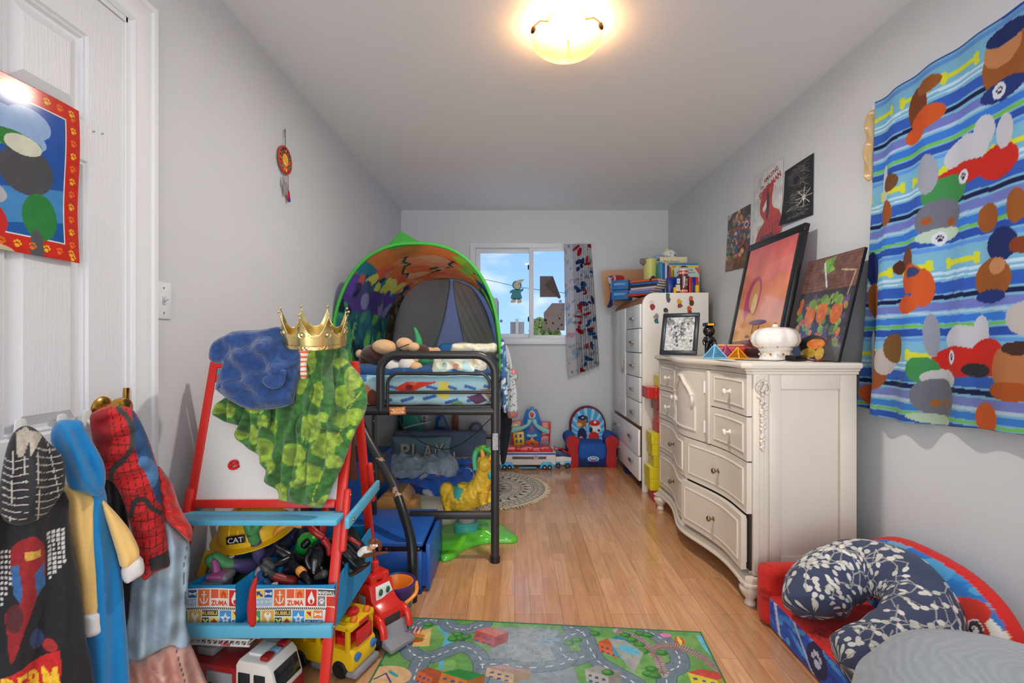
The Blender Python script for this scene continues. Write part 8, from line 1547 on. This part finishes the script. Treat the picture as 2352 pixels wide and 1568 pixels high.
for k, (a0, a1, pt, m_, lb, ch) in enumerate(((1553, 1561, 638, dbl, 'blue and white letter block, upper one left of the candy tube', 'A'), (1552, 1561, 654, yel, 'yellow letter block, lower one left of the candy tube', 'C'), (1547, 1552, 660, yel, 'small yellow block at the blue holder', None), (1597, 1604, 655, yel, 'yellow block right of the holders', None))):
    p = at(a0, pt, 3.70); q = at(a1, pt, 3.70); s_ = q.x-p.x; hh = .052 if k < 2 else p.z-ZW; zc = p.z-hh/2; T = thing('letter_block', lb, 'toy block', ((p.x+q.x)/2, 3.70, zc-hh/2)); MB().box((0, 0, hh/2), (s_, .03, hh), bev=.002).build('block_body', m_, T)
    if ch: MB().box((0, -.0155, hh/2), (s_*.8, .001, hh*.7)).build('block_label', whitv, T); text_mesh('letter', ch, basis((-s_*.25, -.0162, hh*.3), (1, 0, 0), (0, 0, 1), (0, -1, 0)), hh*.4, dbl, .0005, s_*.5, parent=T)
CT = thing('candy_tube', 'brown and red candy tube bank with white lettering', 'candy tube', tuple(at(1569, 671, 3.72))); CT.location.z = ZW; K = CV(0, 0, 1, 1.5, 200, (90, 40, 30)); K.rect(0, 0, 1, .25, (206, 50, 40)); K.rect(0, 1.25, 1, 1.5, (206, 50, 40)); K.text('Tootsie', .585, 1.15, .085, (240, 236, 230), .75, -math.pi/2, .03); K.text('Roll', .70, 1.0, .075, (240, 236, 230), .45, -math.pi/2, .03)
for k in range(14): K.poly([(k/14, .06), (k/14+.035, .22), (k/14-.02, .22)], (240, 236, 230)); K.poly([(k/14, 1.44), (k/14+.035, 1.28), (k/14-.02, 1.28)], (240, 236, 230))
u, v = np.meshgrid(np.linspace(0, 1, 260), np.linspace(0, 1, 200)); th = -u*2*math.pi+math.pi*.55+math.pi; rr_ = .033+.004*np.abs(v-.5)**2*4; Pt = np.stack([rr_*np.cos(-th), rr_*np.sin(-th), .175*(1-v)], -1); Pt = np.stack([rr_*np.sin((u-.64)*2*math.pi), -rr_*np.cos((u-.64)*2*math.pi), .175*(1-v)], -1); sheet('wrapper', Pt, K.sample(u, v*1.5), print_gloss, .001, CT); MB().lathe([(0, .172), (.036, .172), (.037, .182), (0, .184)], seg=28).build('lid', whitv, CT)
o = obox('yellow_ruler', 'yellow plastic strip sticking out past the wardrobe edge', 'ruler', (1.40, 3.72, ZW+.004), (.17, .03, .008), 0, yel)
for k, (a, b_, lb, c1, c2) in enumerate(((1497, 700, 'white and red', (214, 206, 206), (150, 50, 50)), (1534, 684, 'green and purple', (70, 110, 80), (90, 80, 110)), (1560, 697, 'yellow', (214, 170, 60), (150, 70, 60)), (1587, 690, 'orange with dark bar', (196, 100, 60), (90, 50, 40)), (1530, 718, 'navy and gold', (50, 54, 80), (196, 160, 60)), (1507, 732, 'grey and teal', (150, 140, 160), (50, 110, 110)), (1583, 714, 'small orange', (206, 100, 50), (150, 60, 40)))):
    c = at(a, b_, wy0-.0012); r = random.Random(k); T = thing('sticker', lb+' blob-shaped sticker on the wardrobe side', 'sticker', c, group='stickers on the wardrobe side')
    for nm, cc, dx, dz, s_ in (('sticker_patch', c1, 0, .016, .020), ('sticker_patch', c2, .004, -.016, .020)): MB().prism(sp2([(dx+s_*r.uniform(.6, 1.15)*math.cos(t_), dz+s_*r.uniform(.8, 1.3)*math.sin(t_)) for t_ in np.linspace(0, 5.5, 8)], 3), lambda p, q, h: (p, h, q), -.0008-.0004*dx*100, .0004).build(nm, mat('st_%d_%d' % cc[:2], cc, .4), T, False, 0)
for a, b_, Y, d, m_, lb in ((1432, 1087, 4.2, (.10, .12, .03), navk, 'navy cloth poking out beneath the wardrobe'), (1458, 1110, 3.85, (.07, .08, .02), mat('maroon_print', (90, 40, 46), .8), 'dark red patterned cloth under the wardrobe')): o = pad('stray_cloth', (at(a, b_, Y).x+.06, Y, d[2]/2+.001), d, .012, None, m_, None, False, .008, .015); tag(o, lb, 'cloth')

# ================================================================== road play mat
RGO = np.array([-.446, 1.969, 0]); RU = np.array([.9962, -.0872, 0]); RV = np.array([-.0872, -.9962, 0]); RW, RH = 1.17, .80
K = CV(0, 0, RW, RH, 620, (104, 156, 84)); r = random.Random(17)
def rg(a, b_):
    p = atZ(820+a/2.673, 1380+b_/2.673, 0); d = np.array([p.x, p.y, 0])-RGO; return (float(d @ RU), float(d @ RV))
for k in range(60): K.ell(r.uniform(0, RW), r.uniform(0, RH), r.uniform(.02, .06), r.uniform(.02, .05), r.choice([(112, 166, 90), (96, 150, 78), (124, 172, 96)]), r.random()*3)
K.poly([rg(*q) for q in ((860, 170), (1230, 180), (1260, 300), (1330, 420), (1380, 560), (760, 560), (740, 400), (830, 300))], (136, 148, 156)); K.poly([rg(*q) for q in ((500, 140), (560, 170), (560, 230), (600, 280), (540, 330), (530, 430), (500, 430), (520, 300), (540, 230), (500, 180))], (96, 176, 206))
def road(pts, w_=.062):
    q = sp2([rg(*p) for p in pts], 10, False); K.line(q, w_+.006, (70, 96, 110)); K.line(q, w_, (112, 128, 140)); return q
rds = [road([(490, 130), (430, 128), (350, 165), (308, 230), (320, 310), (380, 355), (460, 355), (540, 325), (640, 290), (720, 320), (770, 400), (740, 520), (700, 600)]), road([(400, 370), (370, 430), (340, 520), (300, 600)]), road([(545, 120), (570, 165), (640, 185), (720, 175), (780, 150)]), road([(1310, 170), (1390, 210), (1430, 300), (1480, 380), (1570, 440), (1680, 500), (1760, 560)]), road([(1390, 200), (1290, 230), (1250, 300), (1310, 370), (1420, 340)]), road([(1770, 190), (1850, 230), (1930, 290), (1975, 350), (1975, 410), (1910, 450), (1900, 540)]), road([(760, 400), (900, 400), (1060, 420), (1250, 400), (1320, 350)], .05)]
for q in rds:
    for k in range(0, len(q)-3, 5): K.line(q[k:k+3], .0045, (226, 228, 226))
for pts in ([(1600, 195), (1720, 240), (1800, 300), (1850, 370), (1880, 460)], [(1790, 320), (1860, 290), (1960, 290), (2090, 340), (2180, 400), (2260, 470)]):
    q = sp2([rg(*p) for p in pts], 9, False); K.line(q, .034, (170, 170, 168)); 
    for k in range(len(q)-1):
        (a, b_), (c, d) = q[k], q[k+1]; L = math.hypot(c-a, d-b_)+1e-9; nx_, ny_ = -(d-b_)/L*.017, (c-a)/L*.017; K.line([(a-nx_, b_-ny_), (a+nx_, b_+ny_)], .004, (150, 90, 70))
    K.line([(x, y-.010) for x, y in q], .003, (110, 110, 112)); K.line([(x, y+.010) for x, y in q], .003, (110, 110, 112))
def house(a, b_, w_, h, c1, c2, nw=3):
    x, y = rg(a, b_); K.poly([(x, y), (x+w_*.35, y-h*.25), (x+w_, y-.0*h), (x+w_*.62, y+h*.35)], c2); K.poly([(x, y), (x+w_*.62, y+h*.35), (x+w_*.62, y+h), (x, y+h*.62)], c1); K.poly([(x+w_*.62, y+h*.35), (x+w_, y), (x+w_, y+h*.6), (x+w_*.62, y+h)], tuple(int(v*.8) for v in c1))
    for i in range(nw):
        for j in range(2): K.rect(x+w_*(.08+.18*i), y+h*(.28+.30*j+.09*i), x+w_*(.17+.18*i), y+h*(.40+.30*j+.09*i), (70, 80, 130))
house(1480, 260, .10, .09, (210, 100, 50), (190, 90, 50)); house(1560, 250, .07, .13, (50, 160, 180), (40, 130, 160), 0); house(380, 440, .09, .08, (200, 100, 60), (170, 80, 50)); house(520, 450, .15, .09, (196, 120, 60), (44, 130, 60)); house(2030, 450, .14, .09, (214, 196, 60), (200, 70, 60)); house(730, 190, .13, .10, (190, 66, 64), (206, 110, 100)); house(250, 220, .03, .07, (206, 84, 50), (220, 110, 60), 1); house(1400, 430, .12, .09, (176, 170, 160), (150, 150, 146)); house(800, 420, .15, .07, (206, 170, 130), (180, 130, 120)); house(1110, 240, .10, .05, (130, 160, 176), (120, 150, 180), 0)
x, y = rg(360, 250); K.poly([(x-.02, y-.05), (x+.04, y-.08), (x+.06, y+.03), (x, y+.04)], (222, 186, 110)); x, y = rg(365, 238); K.ell(x, y-.012, .030, .016, (206, 120, 50)); K.ell(x, y+.004, .032, .007, (70, 130, 50)); K.ell(x, y+.014, .030, .012, (176, 84, 40)); x, y = rg(370, 195); 
for k in range(5): K.rect(x-.02+k*.008, y-.028, x-.016+k*.008, y+.012, (206, 50, 60) if k % 2 == 0 else (236, 232, 230))
for a, b_ in ((440, 155), (620, 215), (590, 245), (640, 240), (670, 230), (300, 155), (215, 290), (120, 415), (1650, 220), (1740, 210), (1790, 220), (1690, 250), (1735, 278), (1760, 320), (1810, 430), (1790, 460), (1830, 470), (1460, 210), (1540, 450), (1870, 330), (1300, 270), (1350, 250)): x, y = rg(a, b_); K.ell(x, y, .022, .016, (54, 116, 52)); K.ell(x-.004, y-.004, .014, .009, (84, 150, 70))
K.poly([rg(*q) for q in ((1540, 240), (1640, 250), (1760, 330), (1700, 460), (1600, 330))], (160, 162, 158)); x, y = rg(1670, 310); K.ell(x, y, .04, .02, (96, 180, 206), .5); K.poly([rg(*q) for q in ((2080, 222), (2120, 222), (2160, 300), (2180, 360), (2120, 290))], (110, 190, 214)); x, y = rg(1895, 220); K.ell(x, y, .020, .013, (230, 130, 180)); x, y = rg(1980, 255); K.ell(x, y, .018, .026, (214, 90, 50)); K.ell(x, y, .007, .026, (230, 210, 90)); x, y = rg(190, 470); K.ell(x, y, .08, .05, (214, 176, 130)); K.line([(x-.04, y+.02), (x-.01, y-.01), (x+.02, y+.03)], .006, (50, 60, 120)); K.line([(x+.0, y-.02), (x+.03, y+.0)], .012, (40, 160, 160))
sx_, sy_ = K.X, K.Y; fade = np.clip(1-((sx_-.52)/.24)**2-((sy_-.16)/.20)**2, 0, 1)*.55*(.6+.8*(vnoise(sx_, sy_, 30, 3)+.5)); K.a = K.a*(1-fade[..., None])+np.array((176, 184, 188))*fade[..., None]
for k in range(260): a, b_ = r.gauss(.5, .2), abs(r.gauss(.15, .14)); L = r.uniform(.004, .02); q = r.random() < .5; K.line([(a, b_), (a+(L if q else 0), b_+(0 if q else L))], .0014, (110, 116, 118))
K.grain(.10, 60); K.rect(0, 0, RW, .006, (24, 120, 84)); K.rect(0, 0, .006, RH, (24, 120, 84)); K.rect(RW-.006, 0, RW, RH, (24, 120, 84))
O = Vector(RGO)+Vector((0, 0, .0045)); o = flat_sheet('play_mat', O, RU, RV, RW, RH, K, mat('printed_mat', None, .42, attr=True, bump=.1, bscale=300), .005, loc=tuple(O+Vector(RU)*RW/2+Vector(RV)*RH/2)); tag(o, 'green printed road play mat, worn grey in the middle, on the floor', 'play mat')
o = obox('hair_clip', 'tiny grey clip lying at the far edge of the play mat', 'clip', tuple(atZ(1082, 1440, .011)), (.010, .030, .006), -.25, greyv)

# ================================================================== vehicles under and beside the easel
dred = mat('dark_red_plastic', (150, 24, 28), .3, coat=.3); smoke = mat('smoked_window', (34, 38, 46), .12); tyr = mat('black_rubber_tyre', (24, 24, 27), .6)
def wheel(T, x, y, z, r_, w_, hub=greyv, n=''):
    w = MB().cyl((x, y-w_/2, z), (x, y+w_/2, z), r_, 28, bev=r_*.2).build('wheel', tyr, T, False, 40); MB().cyl((x, y-w_/2-.003, z), (x, y-w_/2+.001, z), r_*.5, 18).build('hub', hub, w, False, 40); return w
FT = thing('fire_truck', 'dark red and white toy fire truck with ladder under the easel shelf', 'toy vehicle', (-.86, 1.505, 0), R_(-13))
def fpt(nm, mb, m_, p=FT): return mb.build(nm, m_, p, False, 35)
fpt('body', MB().prism([(-.20, .035), (.05, .035), (.05, .125), (.03, .150), (-.18, .150), (-.20, .135)], lambda a, b_, h: (a, h, b_), -.055, .055, bev=.005), dred)
fpt('pump_panel', MB().box((-.015, -.056, .085), (.09, .006, .095), bev=.002), greyv); fpt('running_board', MB().box((-.06, -.058, .032), (.22, .02, .016), bev=.004), greyv)
for k in range(5): fpt('gauge', MB().cyl((-.04+k*.012, -.061, .062), (-.04+k*.012, -.057, .062), .004, 10), blk)
for k in range(4): fpt('lever', MB().box((-.045+k*.016, -.061, .09), (.008, .006, .020), bev=.002), blk)
cab = fpt('cab', MB().prism([(.045, .025), (.185, .025), (.185, .10), (.165, .165), (.15, .18), (.055, .18), (.045, .165)], lambda a, b_, h: (a, h, b_), -.060, .060, bev=.006), mat('cab_white_plastic', (226, 222, 216), .3, coat=.2)); fpt('cab_band', MB().prism([(.043, .022), (.189, .022), (.188, .088), (.043, .088)], lambda a, b_, h: (a, h, b_), -.0615, .0615, bev=.003), dred, cab)
for a0, a1 in ((.056, .096), (.110, .148)): fpt('side_window', MB().box(((a0+a1)/2, -.0605, .125), (a1-a0, .004, .042), bev=.0015), smoke, cab)
fpt('windscreen', MB().box((.1770, 0, .131), (.004, .10, .055), rot=(0, R_(-17), 0), bev=.002), smoke, cab); fpt('stripe', MB().box((.115, -.0620, .066), (.13, .002, .010)), MATS['cab_white_plastic'], cab)
B_ = lambda x, z, o=-.0632: basis((x, o, z), (1, 0, 0), (0, 0, 1), (0, -1, 0)); text_mesh('lettering', 'FIRE DEPARTMENT', B_(.053, .0630), .0062, blk, .0004, .085, parent=cab); text_mesh('lettering', 'Tonka', B_(.055, .0760), .0085, whitv, .0004, .032, parent=cab); text_mesh('lettering', 'TONKA', basis((.1895, -.03, .066), (0, 1, 0), (0, 0, 1), (1, 0, 0)), .010, whitv, .0004, .05, parent=cab)
for y_ in (-.035, .035): fpt('roof_light', MB().box((.135, y_, .188), (.028, .034, .014), bev=.005), mat('red_lens', (150, 20, 24), .1, coat=.5), cab)
fpt('roof_light', MB().box((.135, 0, .187), (.028, .022, .012), bev=.004), mat('blue_lens', (120, 160, 190), .1), cab); fpt('roof_vent', MB().box((.09, 0, .183), (.05, .06, .008), bev=.002), whitv, cab); fpt('bumper', MB().box((.195, 0, .035), (.02, .12, .028), bev=.005), greyv); fpt('grille', MB().box((.190, 0, .052), (.004, .06, .02)), greyv)
lad = MB()
for y_ in (-.022, .022):
    for z_ in (.178, .196): lad.tube([(-.19, y_, z_-.004), (.06, y_, z_+.022)], .0035, 6)
    for k in range(12): x = -.185+k*.021; lad.tube([(x, y_, .175+k*.002), (x+.01, y_, .196+k*.0022)], .002, 5)
for k in range(14): x = -.185+k*.018; lad.tube([(x, -.022, .178+k*.0018), (x, .022, .178+k*.0018)], .003, 6)
l_ = fpt('ladder', lad, whitv); text_mesh('lettering', 'Tonka', basis((-.04, -.027, .190), (1, 0, .1), (-.1, 0, 1), (0, -1, 0)), .012, redg, .0008, .035, parent=l_); fpt('turntable', MB().box((-.10, 0, .162), (.06, .05, .026), bev=.006), greyv)
for x in (-.15, .115): wheel(FT, x, -.052, .028, .028, .022); wheel(FT, x, .052, .028, .028, .022)
fpt('fender', MB().prism([(-.04+.155+.036*math.cos(a), .026+.036*math.sin(a)) for a in np.linspace(0, math.pi, 12)], lambda a, b_, h: (a, h, b_), -.0635, -.055), greyv)
BU = thing('toy_bus', 'yellow toy school bus with red driver light beside the red easel leg', 'toy vehicle', (-.635, 1.70, 0), R_(-20)); yb = mat('bus_yellow_plastic', (236, 190, 24), .3, coat=.2)
def bt_(nm, mb, m_, p=BU): return mb.build(nm, m_, p, False, 40)
bt_('body', MB().prism([(-.145, .03), (.125, .03), (.135, .05), (.128, .09), (.118, .100), (-.140, .100), (-.145, .06)], lambda a, b_, h: (a, h, b_), -.065, .065, bev=.010), yb)
mb = MB()
for y_ in (-.060, .060):
    mb.box((-.012, y_, .172), (.262, .014, .022), bev=.005)
    for x in (-.135, -.075, -.015, .045, .108): mb.box((x, y_, .135), (.016, .014, .085), bev=.004)
mb.box((.112, 0, .172), (.024, .125, .022), bev=.005); mb.box((-.138, 0, .172), (.014, .125, .022), bev=.005); mb.box((-.138, 0, .13), (.012, .10, .08), bev=.004); mb.box((.085, 0, .181), (.07, .115, .010), bev=.004); bt_('roof_frame', mb, yb)
bt_('interior', MB().box((-.01, 0, .112), (.22, .09, .025), bev=.005).box((-.09, 0, .135), (.03, .08, .04), bev=.006).box((.02, 0, .135), (.03, .08, .04), bev=.006), redg); bt_('steering_wheel', MB().tube([(.075+.006*math.sin(a), -.02+.022*math.cos(a), .145+.022*math.sin(a)) for a in np.linspace(0, 2*math.pi, 20, endpoint=False)], .004, 6, closed=True), redg); bt_('rear_seats', MB().box((-.045, 0, .125), (.02, .08, .05), bev=.006), mat('dark_grille', (60, 50, 50), .5))
bt_('windscreen_frame', MB().box((.127, 0, .128), (.010, .08, .05), bev=.004), redg); bt_('roof_button', MB().cyl((.08, .0, .186), (.08, .0, .204), .022, 20, bev=.006), redg); bt_('roof_lamp', MB().ell((.112, -.035, .190), (.012, .014, .012)), mat('amber_lens', (226, 120, 30), .2)); bt_('roof_lamp', MB().ell((.112, .035, .190), (.012, .014, .012)), MATS['amber_lens'])
bt_('bumper', MB().box((.05, 0, .022), (.19, .132, .022), bev=.008), greyv); bt_('headlight', MB().cyl((.128, -.042, .075), (.1385, -.042, .072), .014, 16), mat('blue_lamp', (50, 120, 190), .2)); bt_('headlight', MB().cyl((.128, .042, .075), (.1385, .042, .072), .014, 16), MATS['blue_lamp'])
bt_('badge', MB().box((.1275, .0, .172), (.003, .05, .014), bev=.001), redg)
for x in (-.09, .078): wheel(BU, x, -.058, .031, .031, .024, blk); wheel(BU, x, .058, .031, .031, .024, blk)
BT = thing('block_truck', 'red toy dump truck with peg-block top, painted eyes and number 86', 'toy vehicle', (-.535, 1.86, 0), R_(-38)); rb = mat('bright_red_plastic', (216, 40, 30), .25, coat=.3)
def kt(nm, mb, m_, p=BT): return mb.build(nm, m_, p, False, 40)
kt('body', MB().prism([(-.10, .05), (.10, .05), (.105, .10), (.10, .135), (.065, .15), (.05, .165), (.035, .215), (-.045, .215), (-.06, .14), (-.10, .13)], lambda a, b_, h: (a, h, b_), -.055, .055, bev=.012), rb)
for sg in (-1, 1): kt('fender', MB().tube(smooth_path([(.03, sg*.055, .06), (.045, sg*.058, .105), (.085, sg*.058, .118), (.118, sg*.058, .10), (.13, sg*.058, .06)], 5), .013, 10), rb)
for (x, y_, z_, r_) in ((-.02, -.025, .225, .015), (.018, -.025, .225, .015), (-.02, .025, .225, .015), (.018, .025, .225, .015), (-.002, 0, .245, .015), (-.06, -.035, .17, .020)): kt('peg', MB().cyl((x, y_, z_-.02), (x, y_, z_+.020), r_, 18, bev=.005), rb)
kt('peg', MB().cyl((-.002, 0, .26), (-.002, 0, .285), .014, 18, bev=.005), rb); kt('peg_block', MB().box((-.002, 0, .232), (.065, .085, .022), bev=.006), rb)
e = kt('eye_panel', MB().prism([(-.036, .155), (.042, .172), (.034, .205), (-.028, .205)], lambda a, b_, h: (.047-(b_-.17)*.30+h, a, b_), .0, .004, bev=.001), whitv)
for y_ in (-.014, .018): kt('eye', MB().ell((.053, y_, .184), (.004, .009, .013)), mat('eye_green', (40, 100, 60), .3), e)
kt('number_plate', MB().box((-.005, -.0565, .155), (.040, .003, .034), bev=.001), mat('aqua_label', (120, 190, 206), .4)); text_mesh('number', '86', basis((-.019, -.0585, .145), (1, 0, 0), (0, 0, 1), (0, -1, 0)), .020, mat('amber_text', (236, 160, 40), .4), .0006, .028, .03, parent=BT)
kt('mouth_panel', MB().box((.103, 0, .09), (.006, .07, .05), bev=.003), mat('dark_grille', (60, 50, 50), .5)); kt('loader', MB().prism([(.10, .02), (.165, .015), (.17, .03), (.125, .04), (.11, .085), (.10, .085)], lambda a, b_, h: (a, h, b_), -.055, .055, bev=.004), greyv); kt('skirt', MB().box((.0, 0, .04), (.20, .108, .028), bev=.008), greyv)
for x in (-.06, .075): wheel(BT, x, -.060, .040, .040, .026); wheel(BT, x, .060, .040, .040, .026)
BK_ = thing('sand_bucket', 'purple toy bucket with orange liner, orange handle and ring-patterned band', 'bucket', (-.482, 1.975, 0)); pv = mat('purple_plastic', (70, 48, 110), .3); ov = mat('orange_bucket_plastic', (236, 140, 40), .3, coat=.2)
MB().lathe([(0, 0), (.056, 0), (.072, .135), (.078, .138), (.078, .150), (.072, .152), (.066, .14), (.052, .02), (0, .012)], seg=40).build('bucket_body', pv, BK_); MB().lathe([(0, .06), (.050, .06), (.064, .140), (.068, .146), (.063, .148), (.058, .14), (.045, .07), (0, .066)], seg=36).build('liner', ov, BK_)
K = CV(0, 0, 6, 1, 420, (60, 90, 110)); r = random.Random(3)
for k in range(46): a, b_, s_ = r.uniform(0, 6), r.uniform(.1, .9), r.uniform(.1, .2); K.ell(a, b_, s_, s_, r.choice([(206, 206, 80), (90, 150, 190), (150, 190, 90)])); K.ell(a, b_, s_*.65, s_*.65, (60, 70, 100)); K.ell(a, b_, s_*.35, s_*.35, (214, 214, 110))
u, v = np.meshgrid(np.linspace(0, 1, 260), np.linspace(0, 1, 50)); rr_ = .0655-.007*v+.0012; sheet('printed_band', np.stack([rr_*np.cos(u*2*math.pi), rr_*np.sin(u*2*math.pi), .085-.062*v], -1), K.sample(u*6, v), print_gloss, .001, BK_)
MB().tube(smooth_path([(.078, .01, .142), (.085, -.045, .12), (.03, -.098, .098), (-.04, -.085, .10), (-.078, -.02, .138)], 8), .008, 12, flat=.7).build('handle', ov, BK_)
